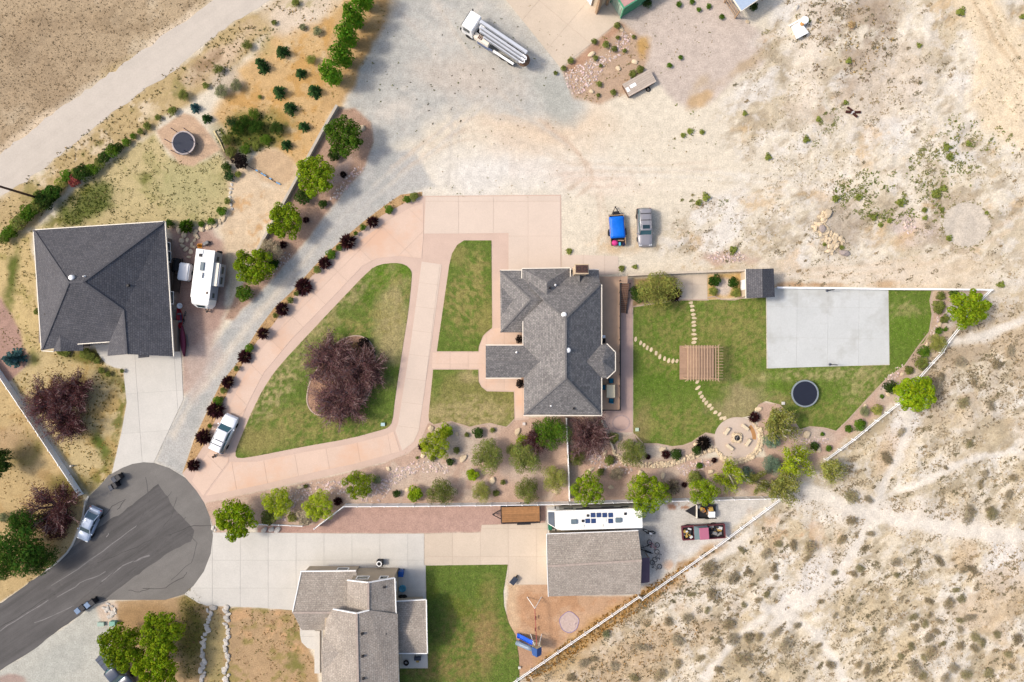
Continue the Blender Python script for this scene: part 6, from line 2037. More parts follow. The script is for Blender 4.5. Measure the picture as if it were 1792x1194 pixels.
a, b = P(1121, 1021, 2.3), P(1137, 976, 2.0)
g = G()
o4 = Vector(H4.location)
g.add([(a.x - o4.x - 0.4, a.y - o4.y, 2.5), (b.x - o4.x, a.y - o4.y, 1.95), (b.x - o4.x, b.y - o4.y, 1.95), (a.x - o4.x - 0.4, b.y - o4.y, 2.5),
       (a.x - o4.x - 0.4, a.y - o4.y, 2.44), (b.x - o4.x, a.y - o4.y, 1.89), (b.x - o4.x, b.y - o4.y, 1.89), (a.x - o4.x - 0.4, b.y - o4.y, 2.44)],
      [(0, 1, 2, 3), (7, 6, 5, 4), (0, 4, 5, 1), (1, 5, 6, 2), (2, 6, 7, 3), (3, 7, 4, 0)])
lt = g.build('lean_to_roof', mat('purple_metal', (104, 84, 100), rough=0.5, var=0.08, scale=2), H4)
tag(lt, 'faded purple sheet lean-to roof', None)
for yy in (a.y + 0.1, b.y - 0.1):
    G().box((b.x - 0.1 - o4.x, yy - o4.y, 0.94), (0.1, 0.1, 1.88)).build('lean_to_post', M_WOOD, H4)

# ---------------------------------------------------------------- shed
H5 = thing('shed', 'small cream shed with a dark shingled gable roof above the court', 'shed', P(1326, 497))
wallbox(H5, 'wall', 1308, 474, 1351, 518, 0, 2.5, M_STUCCO, 2.6)
roof_part(H5, 'roof', [[(1305, 471, 2.6), (1334, 470.5, 3.9), (1335, 521, 3.9), (1306, 522, 2.6)], [(1334, 470.5, 3.9), (1354, 470, 2.6), (1356, 520, 2.6), (1335, 521, 3.9)]], SH_SLATE, 0.1)
lines(H5, 'fascia', [((1304.5, 471, 2.6), (1305.5, 522, 2.6))], M_TRIMC, 0.06, 0.16, -0.05)
g = G()
for y in (475, 518):
    g.add([p - Vector(H5.location) for p in [P(1309, y, 2.5), P(1334.5, y, 3.7), P(1351, y, 2.5)]], [(0, 1, 2)])
g.build('gable_wall', M_STUCCO, H5)
p = P(1308, 497, 2.6)
G().box((p.x - H5.location.x - 0.03, p.y - H5.location.y, 1.05), (0.08, 1.3, 1.95)).build('door', M_TRIM, H5)

# ---------------------------------------------------------------- shop building, container, shelter at the top edge
cA = P(1044, 23)
dR = Vector((0.80, 0.60, 0))
dU = Vector((-0.60, 0.80, 0))
t = thing('workshop', 'tan workshop corner with wood trim at the top of the concrete pad', 'workshop', cA, math.atan2(dR.y, dR.x))
G().box((0.95, 4.6, 1.9), (1.5, 8.6, 3.8)).build('wall', M_STUCCO, t)
G().box((0.0, 0.0, 1.95), (0.34, 0.34, 3.9)).build('corner_post', M_WOOD, t)
G().box((0.45, 0.12, 1.95), (0.3, 0.2, 3.9)).build('corner_post', M_WOOD, t)
G().box((1.75, 0.05, 1.95), (0.3, 0.3, 3.9)).build('corner_post', M_WOOD, t)
G().box((-0.02, 4.5, 1.7), (0.1, 6.6, 3.2)).build('roller_door', M_WHITE, t)
G().box((0.95, 4.6, 3.95), (2.4, 9.4, 0.25)).build('roof', mat('roof_metal', (206, 202, 196), rough=0.4, metal=0.3), t)

M_CGREEN = mat('container_green', (96, 178, 138), rough=0.6, var=0.1, scale=2, stain=((150, 196, 168), 0.6, 0.55))
c0 = P(1086, 32)
t = thing('shipping_container', 'pale green shipping container with faded pink roof', 'container', c0, math.radians(32))
G().box((3.05, 1.22, 1.3), (6.06, 2.40, 2.5)).build('container_body', M_CGREEN, t)
G().box((3.05, 1.22, 2.565), (5.7, 2.1, 0.05)).build('roof_panel', mat('faded_pink', (214, 166, 160), rough=0.7, var=0.12, scale=1.2), t)
for k in range(24):
    for y in (0.0, 2.44):
        G().box((0.25 + k * 0.244, y, 1.3), (0.12, 0.06, 2.2)).build('corrugation', M_CGREEN, t)
for x in (0.0, 6.1):
    for y in (0.0, 2.44):
        G().box((x, y, 1.3), (0.16, 0.16, 2.6)).build('corner_post', M_CGREEN, t)
for y in (0.6, 1.85):
    d = G().box((0.0, y, 1.25), (0.06, 1.16, 2.3)).build('door', mat('container_pale', (196, 222, 200), rough=0.6, var=0.1), t)
    for q in (-0.3, 0.3):
        G().box((-0.05, y + q, 1.25), (0.04, 0.04, 2.2)).build('lock_rod', M_STEEL, d)

c0 = P(1286, 32)
t = thing('pole_shelter', 'open timber shelter with a pale blue metal roof', 'shelter', c0, math.radians(34))
M_BLUER = mat('roof_pale_blue', (196, 214, 236), rough=0.45, var=0.05, metal=0.1)
for x, y in ((0, 0), (4.4, 0), (0, 5.0), (4.4, 5.0), (0, 2.5), (4.4, 2.5)):
    G().box((x, y, 1.3), (0.18, 0.18, 2.6)).build('post', M_WOOD, t)
G().box((2.2, 2.5, 2.78), (4.9, 5.5, 0.10)).build('roof', M_BLUER, t)
for x in (-0.27, 4.67):
    G().box((x, 2.5, 2.7), (0.08, 5.6, 0.24)).build('fascia', M_TRIMC, t)
G().box((2.2, -0.28, 2.7), (4.9, 0.08, 0.24)).build('fascia', M_TRIMC, t)
for z in (0.4, 0.9, 1.4):
    G().box((0, 2.5, z), (0.06, 5.0, 0.12)).build('side_rail', M_WOOD, t)
# ================================================================ vehicles
def paint(name, rgb, rough=0.3, metal=0.2):
    return mat(name, rgb, rough=rough, var=0.03, scale=0.8, metal=metal, spec=0.5, coat=0.4)


M_RIM = mat('wheel_rim', (170, 172, 174), rough=0.35, metal=0.7, var=0.1)
M_LAMP = mat('headlamp', (232, 236, 238), rough=0.15, var=0.05, spec=0.7)
M_TAIL = mat('tail_lamp', (168, 24, 22), rough=0.2, var=0.1, spec=0.6)
M_CHROME = mat('chrome', (206, 208, 210), rough=0.15, metal=0.9, var=0.05)


def wheel(parent, x, y, r=0.36, w=0.24, rim=None):
    g = G()
    g.lathe((x, y, r), [(r * 0.62, -w / 2), (r * 0.93, -w / 2), (r, -w / 2 + 0.04), (r, w / 2 - 0.04), (r * 0.93, w / 2), (r * 0.62, w / 2)], 18, 'y')
    wh = g.build('wheel', M_BLACK, parent, smooth=False)
    s = 1 if y > 0 else -1
    g = G()
    g.lathe((x, y, r), [(r * 0.64, -w * 0.4), (r * 0.64, w * 0.4), (r * 0.3, w * 0.46), (0.05, w * 0.46)] if s > 0 else [(0.05, -w * 0.46), (r * 0.3, -w * 0.46), (r * 0.64, -w * 0.4), (r * 0.64, w * 0.4)], 14, 'y')
    g.build('rim', rim or M_RIM, wh)
    return wh


def body_loft(st, n=6):
    """st: (x, half width, z bottom, z top, crown) stations -> rings of a car body"""
    rings = []
    for x, w, zb, zt, cr in st:
        half = [(w * 0.86, zb), (w, zb + 0.14), (w, zb + (zt - zb) * 0.55), (w * 0.97, zt - 0.10), (w * 0.86, zt - 0.01), (w * 0.45, zt + cr * 0.8), (0, zt + cr)]
        ring = [Vector((x, y, z)) for y, z in half] + [Vector((x, -y, z)) for y, z in reversed(half[:-1])]
        rings.append(ring)
    return rings


def car(name, label, cat, px, py, ang, m, L, W, H, belt, hood, ws0, ws1, rr1, rr0, zc=None, bed=None, wr=0.36, bars=(), sunroof=False, cover=None, trunk=None, tint=(62, 112, 126)):
    """x forward. hood: hood height; ws0/ws1: windscreen base/top x; rr1/rr0: roof rear / rear glass base x"""
    p = P(px, py, H * 0.6)
    t = thing(name, label, cat, (p.x, p.y, 0), ang)
    h = L / 2
    zb = 0.28
    w = W / 2
    st = [(-h, w * 0.86, zb + 0.16, (trunk or belt) - 0.14, 0.0), (-h + 0.12, w * 0.95, zb + 0.04, (trunk or belt) - 0.03, 0.01), (-h * 0.7, w, zb, trunk or belt, 0.02)]
    if bed is None:
        st += [(rr0, w, zb, belt, 0.02), (ws0, w, zb, belt, 0.03)]
    else:
        st += [(bed, w, zb, belt, 0.02), (ws0, w, zb, belt, 0.03)]
    st += [(ws0 + 0.05, w, zb, hood + 0.06, 0.04), (h * 0.8, w * 0.97, zb, hood, 0.03), (h - 0.16, w * 0.90, zb + 0.02, hood - 0.08, 0.02), (h, w * 0.80, zb + 0.14, hood - 0.2, 0.0)]
    g = G().loft(body_loft(st))
    body = g.build('body', m, t, smooth=True)
    # greenhouse
    wb, wt = w * 0.93, w * 0.76
    base = [(ws0, wb * 0.93), (rr0, wb)]
    roofz = H - 0.04
    g = G()
    A = [Vector((ws0 + 0.02, wb * 0.9, belt - 0.03)), Vector((rr0, wb * 0.92, belt - 0.03)), Vector((rr0, -wb * 0.92, belt - 0.03)), Vector((ws0 + 0.02, -wb * 0.9, belt - 0.03))]
    B = [Vector((ws1, wt, roofz)), Vector((rr1, wt, roofz)), Vector((rr1, -wt, roofz)), Vector((ws1, -wt, roofz))]
    g.loft([A, B])
    gl = g.build('windows', glass_mat('car_glass_%d_%d_%d' % tint, tint), t)
    for i in range(4):
        G().beam(A[i], B[i], 0.09, 0.07).build('pillar', m, t)
    mid = (ws1 + rr1) / 2
    for s in (0, 3):
        a = A[0 if s == 0 else 3].lerp(A[1 if s == 0 else 2], 0.5)
        b = B[0 if s == 0 else 3].lerp(B[1 if s == 0 else 2], 0.5)
        G().beam(a, b, 0.1, 0.05).build('pillar', m, t)
    rx0, rx1 = min(rr1, ws1) - 0.04, max(rr1, ws1) + 0.04
    rings = []
    for x, f in ((rx0, 0.9), (rx0 + 0.12, 1.0), ((rx0 + rx1) / 2, 1.03), (rx1 - 0.12, 1.0), (rx1, 0.88)):
        ww = (wt + 0.03) * f
        zz = roofz - (0.03 if f < 0.95 else 0)
        rings.append([Vector((x, y, z)) for y, z in [(ww, zz - 0.02), (ww * 0.93, zz + 0.035), (ww * 0.5, zz + 0.055), (0, zz + 0.06), (-ww * 0.5, zz + 0.055), (-ww * 0.93, zz + 0.035), (-ww, zz - 0.02)]])
    rf = G().loft(rings).build('roof', m, t, smooth=True)
    for bx in bars:
        G().box((bx, 0, roofz + 0.10), (0.07, wt * 1.9, 0.05)).build('roof_bar', M_BLACK, rf)
    if len(bars):
        for s in (-1, 1):
            G().box(((rx0 + rx1) / 2, s * wt * 0.93, roofz + 0.075), ((rx1 - rx0) * 0.8, 0.04, 0.05)).build('roof_rail', M_STEEL, rf)
    if sunroof:
        G().box((ws1 - 0.42, 0, roofz + 0.055), (0.5, wt * 1.25, 0.03)).build('sunroof', M_GLASS, rf)
    for s in (-1, 1):
        G().box((ws0 - 0.18, s * (w + 0.09), belt + 0.08), (0.16, 0.2, 0.14)).build('mirror', m, t, bevel=0.03)
        G().box((h - 0.14, s * w * 0.66, hood - 0.16), (0.22, w * 0.42, 0.14)).build('headlight', M_LAMP, t, bevel=0.03)
        G().box((-h + 0.06, s * w * 0.8, (trunk or belt) - 0.2), (0.1, w * 0.24, 0.22)).build('taillight', M_TAIL, t)
    G().box((h + 0.0, 0, 0.5), (0.14, W * 0.84, 0.2)).build('bumper', m if metal_bumper is None else metal_bumper, t, bevel=0.04)
    G().box((-h - 0.0, 0, 0.52), (0.14, W * 0.86, 0.2)).build('bumper', m if metal_bumper is None else metal_bumper, t, bevel=0.04)
    wx = L * 0.30
    for x in (-wx, wx):
        for s in (-1, 1):
            wheel(t, x, s * (w - 0.10), wr)
    return t


metal_bumper = None
M_SUVG = paint('paint_grey', (168, 166, 172))
M_SUVW = mat('paint_white', (0.74, 0.75, 0.78), raw=True, rough=0.3, var=0.03, coat=0.4)
M_BLUEC = paint('paint_iceblue', (180, 196, 220))
M_TRUCKD = paint('paint_slate_blue', (72, 82, 100))
M_PINKT = paint('paint_faded_red', (206, 120, 146), rough=0.6)
car('sport_utility_vehicle', 'silver-grey estate SUV with sunroof parked on the cream dirt', 'car', 1129, 397, math.radians(-94 + 360 + 6 - 0), M_SUVG, 5.0, 1.95, 1.8, 1.05, 1.0, 1.05, 0.55, -2.15, -2.42, bars=(-1.6, -0.75), sunroof=True)
car('sport_utility_vehicle', 'white SUV with two black roof bars on the pink driveway', 'car', 390, 760, math.radians(66), M_SUVW, 5.1, 2.0, 1.85, 1.08, 1.02, 1.25, 0.6, -2.2, -2.48, bars=(-0.75, -1.4))
car('sedan_car', 'ice-blue sedan parked against the kerb of the cul-de-sac', 'car', 155, 918, math.radians(66 + 180), M_BLUEC, 4.6, 1.8, 1.42, 0.92, 0.88, 1.15, 0.35, -0.95, -1.75, trunk=0.95, tint=(58, 86, 102))
# dark pickup with covered bed
tp = car('pickup_truck', 'slate-blue pickup with covered bed half under the green tree', 'pickup', 200, 1176, math.radians(-50), M_TRUCKD, 5.7, 2.0, 1.85, 1.1, 1.08, 1.35, 0.75, -0.55, -0.8, bed=-0.9, tint=(66, 128, 138))
G().box((-1.85, 0, 1.16), (1.95, 1.78, 0.08)).build('bed_cover', M_TRUCKD, tp, bevel=0.03)
for q in (-0.5, 0.15):
    G().box((-1.85 + q, 0, 1.205), (0.05, 1.7, 0.02)).build('cover_seam', M_DARK, tp)

# stripped red pickup in the gravel yard
p = P(1230, 931, 0.9)
t = thing('pickup_truck', 'stripped faded red pickup with open engine bay and loaded bed', 'pickup', (p.x, p.y, 0), math.radians(180 + 4))
M_MAROON = mat('maroon_rust', (112, 52, 62), rough=0.7, var=0.25, scale=3, stain=((140, 96, 80), 2.0, 0.58))
M_JUNK = [mat('junk_' + n, c, rough=0.7, var=0.25, scale=5) for n, c in (('grey', (150, 148, 146)), ('brown', (132, 104, 82)), ('yellow', (200, 164, 84)), ('black', (60, 58, 60)), ('white', (226, 226, 224)))]
g = G()
g.box((0, 0, 0.55), (5.2, 1.5, 0.2))
g.build('chassis', M_DARK, t)
g = G()
for s in (-1, 1):
    g.box((1.95, s * 0.86, 0.8), (1.5, 0.16, 0.5))
g.box((2.65, 0, 0.75), (0.14, 1.7, 0.45))
g.build('fender', M_MAROON, t)
g = G()
A = [Vector((1.2, 0.88, 1.1)), Vector((-0.55, 0.88, 1.1)), Vector((-0.55, -0.88, 1.1)), Vector((1.2, -0.88, 1.1))]
B = [Vector((0.62, 0.74, 1.72)), Vector((-0.5, 0.74, 1.72)), Vector((-0.5, -0.74, 1.72)), Vector((0.62, -0.74, 1.72))]
G().box((0.32, 0, 0.85), (1.76, 1.84, 0.5)).build('cab', M_MAROON, t, bevel=0.04)
G().loft([A, B]).build('windows', glass_mat('old_glass', (120, 140, 146)), t)
G().box((0.06, 0, 1.75), (1.22, 1.54, 0.07)).build('roof', M_PINKT, t, bevel=0.03)
g = G()
for s in (-1, 1):
    g.box((-1.75, s * 0.88, 0.95), (2.2, 0.1, 0.6))
g.box((-2.82, 0, 0.95), (0.08, 1.7, 0.6))
g.box((-0.68, 0, 0.95), (0.08, 1.7, 0.6))
bd = g.build('bed', M_MAROON, t)
G().box((-1.75, 0, 0.72), (2.1, 1.66, 0.06)).build('bed_floor', M_DARK, bd)
rj = random.Random(5)
for k in range(16):
    G().box((-1.75 + rj.uniform(-0.85, 0.85), rj.uniform(-0.62, 0.62), 0.86), (rj.uniform(0.2, 0.7), rj.uniform(0.15, 0.4), rj.uniform(0.1, 0.28)), rz=rj.uniform(0, 3)).build('scrap', rj.choice(M_JUNK), bd, bevel=0.01)
for k in range(12):
    G().box((1.9 + rj.uniform(-0.5, 0.55), rj.uniform(-0.6, 0.6), 0.86), (rj.uniform(0.2, 0.55), rj.uniform(0.12, 0.35), rj.uniform(0.12, 0.35)), rz=rj.uniform(0, 3)).build('engine_part', rj.choice(M_JUNK), t, bevel=0.02)
for x in (-1.6, 1.75):
    for s in (-1, 1):
        wheel(t, x, s * 0.78, 0.36)

# concrete pump truck
p = P(868, 70, 1.8)
a_ = math.atan2(-(18 + 12 - 100), 810 - 922)
t = thing('pump_truck', 'white concrete pump truck with folded boom on the gravel yard', 'truck', (p.x, p.y, 0), math.radians(147))
Lh = 4.6
G().box((0, 0, 0.85), (9.0, 0.95, 0.3)).build('chassis', M_DARK, t)
cab = G().loft([[Vector((x, y, z)) for x, y, z in [(Lh, 1.18, 0.6), (2.9, 1.18, 0.6), (2.9, -1.18, 0.6), (Lh, -1.18, 0.6)]],
                [Vector((x, y, z)) for x, y, z in [(Lh + 0.05, 1.2, 1.7), (2.9, 1.2, 1.7), (2.9, -1.2, 1.7), (Lh + 0.05, -1.2, 1.7)]],
                [Vector((x, y, z)) for x, y, z in [(Lh - 0.12, 1.12, 2.85), (2.95, 1.12, 2.85), (2.95, -1.12, 2.85), (Lh - 0.12, -1.12, 2.85)]]]).build('cab', M_WHITE, t, bevel=0.08, seg=2)
G().box((Lh + 0.0, 0, 2.2), (0.06, 2.0, 0.8)).build('windscreen', M_GLASS, cab)
for s in (-1, 1):
    G().box((3.8, s * 1.19, 2.15), (0.9, 0.05, 0.7)).build('side_window', M_GLASS, cab)
    G().box((Lh - 0.1, s * 1.42, 2.2), (0.1, 0.22, 0.5)).build('mirror', M_DARK, cab)
    G().box((Lh + 0.03, s * 0.85, 0.95), (0.06, 0.35, 0.25)).build('headlight', M_LAMP, cab)
M_PIPEG = mat('pipe_grey', (150, 152, 156), rough=0.5, var=0.1)
M_PIPE = mat('boom_white', (0.46, 0.48, 0.52), raw=True, rough=0.4, var=0.06, scale=1.5)
for k, (y, z, x0, x1, w) in enumerate([(-0.55, 2.75, 2.75, -4.5, 0.46), (0.0, 2.55, 2.4, -4.7, 0.36), (0.42, 2.5, 2.2, -4.6, 0.3), (0.8, 2.35, 1.4, -4.4, 0.24)]):
    g = G()
    g.beam((x0, y, z), (x1, y + 0.12, z), w, 0.38)
    b = g.build('boom_section', M_PIPE, t, bevel=0.04)
    G().tube([(x0 - 0.2, y + w / 2 + 0.05, z + 0.22), (x1 + 0.3, y + 0.12 + w / 2 + 0.05, z + 0.22)], 0.065, 8).build('delivery_pipe', M_PIPEG, b)
for y in (0.2, 0.62):
    G().tube([(-4.2, y - 0.2, 2.7), (-4.75, y - 0.12, 2.7), (-4.85, y + 0.1, 2.66), (-4.7, y + 0.3, 2.62), (-4.2, y + 0.36, 2.6)], 0.08, 8).build('pipe_bend', M_WHITE, t)
G().lathe((2.2, -0.2, 1.0), [(0.42, 0), (0.42, 1.3), (0.3, 1.6)], 14).build('boom_turret', M_WHITE, t)
G().box((1.6, 0.85, 1.35), (2.2, 0.7, 0.85)).build('hydraulic_deck', M_TRIMC, t, bevel=0.03)
for k in range(3):
    G().box((2.1 - 0.22 * k, 0.85, 1.82), (0.09, 0.55, 0.1)).build('valve_bank', mat('rust_brown', (128, 84, 60), rough=0.7, var=0.3, scale=6), t)
G().box((1.0, 1.18, 0.75), (2.3, 0.16, 0.6)).build('side_skirt', mat('skirt_blue', (116, 130, 164), rough=0.5, var=0.1), t)
for s in (-1, 1):
    G().box((-1.9, s * 1.16, 1.1), (3.2, 0.3, 0.22)).build('side_rail', M_WHITE, t, bevel=0.03)
    G().box((-0.2, s * 1.2, 0.7), (0.9, 0.3, 0.5)).build('tool_box', M_STEEL, t, bevel=0.03)
g = G()
g.lathe((-4.35, 0.1, 0.55), [(0.3, 0), (0.85, 0.75), (0.85, 0.85), (0.75, 0.8)], 12)
g.build('hopper', M_JUNK[1], t)
for x in (3.6, -1.6, -2.9):
    for s in (-1, 1):
        wheel(t, x, s * 1.02, 0.5, 0.34)

# utility trailer under the blue tarp
p = P(1080, 402, 0.7)
t = thing('utility_trailer', 'small trailer with a bright blue tarp and a pink bag', 'trailer', (p.x, p.y, 0), math.radians(94))
M_TARP = mat('blue_tarp', (0, 118, 236), rough=0.45, var=0.07, scale=2, bump=0.3)
G().box((0, 0, 0.5), (4.1, 1.9, 0.12)).build('frame', M_DARK, t)
for s in (-1, 1):
    G().box((-0.1, s * 0.96, 0.75), (3.9, 0.06, 0.45)).build('side_board', M_WOOD, t)
# draped tarp
g = G()
nx, ny = 22, 14
rt = random.Random(3)
V, F = [], []
for i in range(nx + 1):
    for j in range(ny + 1):
        u, v = i / nx, j / ny
        x = -1.15 + 2.85 * u
        y = -1.02 + 2.04 * v
        e = min(u, 1 - u, v, 1 - v)
        z = 1.12 + 0.12 * math.sin(math.pi * v) + 0.05 * math.sin(7 * u + 2 * v) + rt.uniform(-0.015, 0.015)
        if e < 0.01:
            z -= 0.28
        elif e < 0.08:
            z -= 0.04
        V.append((x, y, z))
for i in range(nx):
    for j in range(ny):
        a = i * (ny + 1) + j
        F.append((a, a + 1, a + ny + 2, a + ny + 1))
g.add(V, F)
g.build('tarp', M_TARP, t, smooth=True)
g = G()
g.beam((1.95, 0.6, 0.5), (3.0, 0, 0.5), 0.08, 0.08)
g.beam((1.95, -0.6, 0.5), (3.0, 0, 0.5), 0.08, 0.08)
g.lathe((3.0, 0, 0.42), [(0.1, 0), (0.1, 0.2)], 8)
g.build('drawbar', M_DARK, t)
G().box((2.2, 0, 0.72), (0.35, 0.85, 0.36)).build('tool_box', M_DARK, t, bevel=0.03)
G().box((1.88, 0, 0.8), (0.1, 1.9, 0.3)).build('head_board', M_WOOD, t)
for x in (-0.35,):
    for s in (-1, 1):
        wheel(t, x, s * 1.08, 0.33, 0.2)
        G().box((x, s * 1.08, 0.73), (0.9, 0.26, 0.05)).build('mudguard', M_DARK, t, bevel=0.02)
o = G().lathe((0, 0, 0), [(0.05, 0.0), (0.36, 0.02), (0.42, 0.16), (0.36, 0.32), (0.1, 0.4)], 12).build('sack', mat('hot_pink', (236, 70, 150), rough=0.6, var=0.1), None, smooth=True)
p2 = P(1076, 425, 0.9)
o.location = (p2.x, p2.y, 0.56)
o.scale = (1.1, 0.9, 1)
tag(o, 'hot pink sack at the tail of the tarped trailer', 'sack')
for (x, y, w, d, c, lab) in [(1085, 427, 0.3, 0.5, (90, 196, 220), 'turquoise bag beside the pink sack'), (1092, 427, 0.35, 0.45, (30, 32, 70), 'navy blue box at the trailer tail corner'), (1087, 421, 0.9, 0.16, (190, 150, 120), 'short brown board at the tarp edge')]:
    p2 = P(x, y, 0.8)
    o = G().box((0, 0, 0.16), (w, d, 0.3), taper=0.85).build('bag' if 'bag' in lab else 'box' if 'box' in lab else 'board', mat('load_%d' % c[0], c, rough=0.7), None, bevel=0.04)
    o.location = (p2.x, p2.y, 0.55)
    tag(o, lab, 'bag' if 'bag' in lab else 'box' if 'box' in lab else 'board')

# flat trailer with wooden deck
p = P(911, 900, 0.8)
t = thing('flatbed_trailer', 'black-framed flatbed trailer with brown plank deck by the white fence', 'trailer', (p.x, p.y, 0), math.pi + 0.03)
M_PLANK = mat('deck_plank', (176, 128, 84), rough=0.85, var=0.15, scale=2.5, objvar=0.12)
for k in range(8):
    G().box((0, -0.92 + k * 0.263, 0.72), (5.0, 0.25, 0.05)).build('plank', M_PLANK, t)
g = G()
for s in (-1, 1):
    g.box((0, s * 1.09, 0.72), (5.15, 0.1, 0.16))
    g.box((s * 2.56, 0, 0.72), (0.1, 2.1, 0.16))
g.build('frame', M_DARK, t)
for s in (-1, 1):
    for k in range(6):
        G().box((-2.2 + k * 0.88, s * 1.1, 0.95), (0.05, 0.05, 0.4)).build('stake', M_DARK, t)
    G().box((0, s * 1.1, 1.14), (5.1, 0.06, 0.06)).build('side_rail', M_DARK, t)
    G().box((-0.4, s * 1.28, 0.78), (1.8, 0.28, 0.06)).build('mudguard', M_DARK, t, bevel=0.02)
    for x in (-0.85, 0.05):
        wheel(t, x, s * 1.28, 0.34, 0.22)
g = G()
g.beam((2.6, 0.6, 0.6), (3.7, 0, 0.55), 0.1, 0.12)
g.beam((2.6, -0.6, 0.6), (3.7, 0, 0.55), 0.1, 0.12)
g.lathe((3.5, 0, 0.0), [(0.06, 0), (0.06, 0.9)], 8)
g.build('drawbar', M_DARK, t)

# motorhome
p = P(1044, 909, 3.2)
t = thing('motorhome', 'long white motorhome with solar panels parked along the garage', 'motorhome', (p.x, p.y, 0), math.pi + 0.03)
M_RVW = mat('rv_white', (0.74, 0.73, 0.69), raw=True, rough=0.4, var=0.03, scale=1, spec=0.4, coat=0.2)
M_RVS = mat('rv_side', (214, 210, 194), rough=0.5, var=0.05, scale=1)
G().box((-0.55, 0, 1.85), (10.4, 2.5, 2.7)).build('body', M_RVS, t, bevel=0.08, seg=2)
G().box((-0.62, 0, 3.22), (10.5, 2.54, 0.1)).build('roof', M_RVW, t, bevel=0.04)
nose = G().loft([[Vector((4.6, 1.24, z)) if False else Vector((4.6, y, z)) for y, z in [(1.22, 0.5), (-1.22, 0.5), (-1.22, 3.15), (1.22, 3.15)]],
                 [Vector((5.1, y, z)) for y, z in [(1.2, 0.5), (-1.2, 0.5), (-1.18, 3.08), (1.18, 3.08)]],
                 [Vector((6.15, y, z)) for y, z in [(1.0, 0.55), (-1.0, 0.55), (-0.85, 1.5), (0.85, 1.5)]]]).build('nose', M_RVW, t, bevel=0.06, seg=2)
g = G()
g.add([(5.32, 0.98, 2.79), (5.32, -0.98, 2.79), (6.12, -0.74, 1.68), (6.12, 0.74, 1.68)], [(0, 1, 2, 3)])
g.build('windscreen', glass_mat('rv_glass', (92, 104, 120)), nose)
M_SOLAR = mat('solar_cell', (58, 78, 122), rough=0.2, var=0.08, scale=3, spec=0.6)
for k, (x, y) in enumerate([(1075, 0), (1138, 1), (1203, 1), (1268, 1), (1335, 1), (1078, 0), (1143, 0), (1335, 0)][1:]):
    q = P(860 + x / 6.4, 870 + (202 if y else 268) / 6.4, 3.3)
    c = Matrix.Rotation(-(math.pi + 0.03), 3, 'Z') @ (q - Vector((p.x, p.y, 0)))
    sp = G().box((c.x, c.y, 3.31), (0.58, 0.56, 0.05)).build('solar_panel', M_SOLAR, t)
    G().box((c.x, c.y, 3.29), (0.62, 0.60, 0.04)).build('panel_frame', M_STEEL, sp)


def rvroof(zx, zy, sx, sy, sz, name, m):
    q = P(860 + zx / 6.4, 870 + zy / 6.4, 3.35)
    c = Matrix.Rotation(-(math.pi + 0.03), 3, 'Z') @ (q - Vector((p.x, p.y, 0)))
    G().box((c.x, c.y, 3.27 + sz / 2), (sx, sy, sz)).build(name, m, t, bevel=min(0.05, sz * 0.3))


for a in [(925, 275, 0.8, 0.6, 0.26, 'air_conditioner', mat('ac_cover', (118, 134, 142), rough=0.4)), (1422, 258, 0.8, 0.6, 0.26, 'air_conditioner', MATS['ac_cover']), (1080, 208, 0.32, 0.32, 0.16, 'roof_vent', M_JUNK[3]),
          (1025, 268, 0.34, 0.34, 0.14, 'roof_vent', M_JUNK[3]), (1500, 188, 0.34, 0.34, 0.12, 'roof_vent', M_JUNK[3]), (1020, 328, 0.55, 0.4, 0.08, 'hatch', M_TRIMC), (1240, 322, 0.36, 0.36, 0.10, 'hatch', M_TRIMC), (1262, 260, 0.55, 0.5, 0.08, 'hatch', M_TRIMC)]:
    rvroof(*a)
for k, (x, w) in enumerate([(3.5, 1.2), (1.2, 0.9), (-1.6, 1.6), (-3.8, 1.0)]):
    G().box((x, -1.26, 2.2), (w, 0.05, 0.6)).build('side_window', M_GLASS, t)
G().tube([(2.6, -1.36, 3.0), (-3.4, -1.36, 3.0)], 0.09, 8).build('awning_roller', M_DARK, t)
for s in (-1, 1):
    G().box((5.2, s * 1.45, 2.3), (0.14, 0.3, 0.5)).build('mirror', M_DARK, t, bevel=0.03)
    for x in (4.0, -2.6, -3.6):
        wheel(t, x, s * 1.08, 0.45, 0.28)
o = G().box((0, 0, 0.35), (0.55, 0.75, 0.7), taper=0.9).build('storage_tote', mat('tote_green', (40, 122, 92), rough=0.6, var=0.1), None, bevel=0.04)
p2 = P(963, 923, 0.5)
o.location = (p2.x, p2.y, 0)
tag(o, 'green plastic tote beside the motorhome nose', 'tote')

# caravan by the left house
p = P(359, 486, 2.2)
t = thing('caravan', 'white fifth-wheel caravan with slide-out beside the dark-roofed house', 'caravan', (p.x, p.y, 0), math.radians(-97))
G().box((-0.35, 0, 1.75), (6.2, 2.4, 2.3)).build('body', mat('caravan_side', (176, 180, 190), rough=0.5, var=0.06), t, bevel=0.06)
G().box((-0.4, 0, 2.95), (6.3, 2.46, 0.1)).build('roof', M_RVW, t, bevel=0.04)
nz = G().loft([[Vector((2.72, y, z)) for y, z in [(1.2, 0.7), (-1.2, 0.7), (-1.2, 2.9), (1.2, 2.9)]],
               [Vector((3.5, y, z)) for y, z in [(1.16, 0.75), (-1.16, 0.75), (-1.1, 2.75), (1.1, 2.75)]],
               [Vector((3.95, y, z)) for y, z in [(0.85, 0.9), (-0.85, 0.9), (-0.7, 2.0), (0.7, 2.0)]]]).build('nose', M_RVW, t, bevel=0.06, seg=2)
g = G()
g.add([(3.66, 0.55, 2.62), (3.66, -0.55, 2.62), (3.9, -0.45, 2.18), (3.9, 0.45, 2.18)], [(0, 1, 2, 3)])
g.build('front_window', M_GLASS, nz)
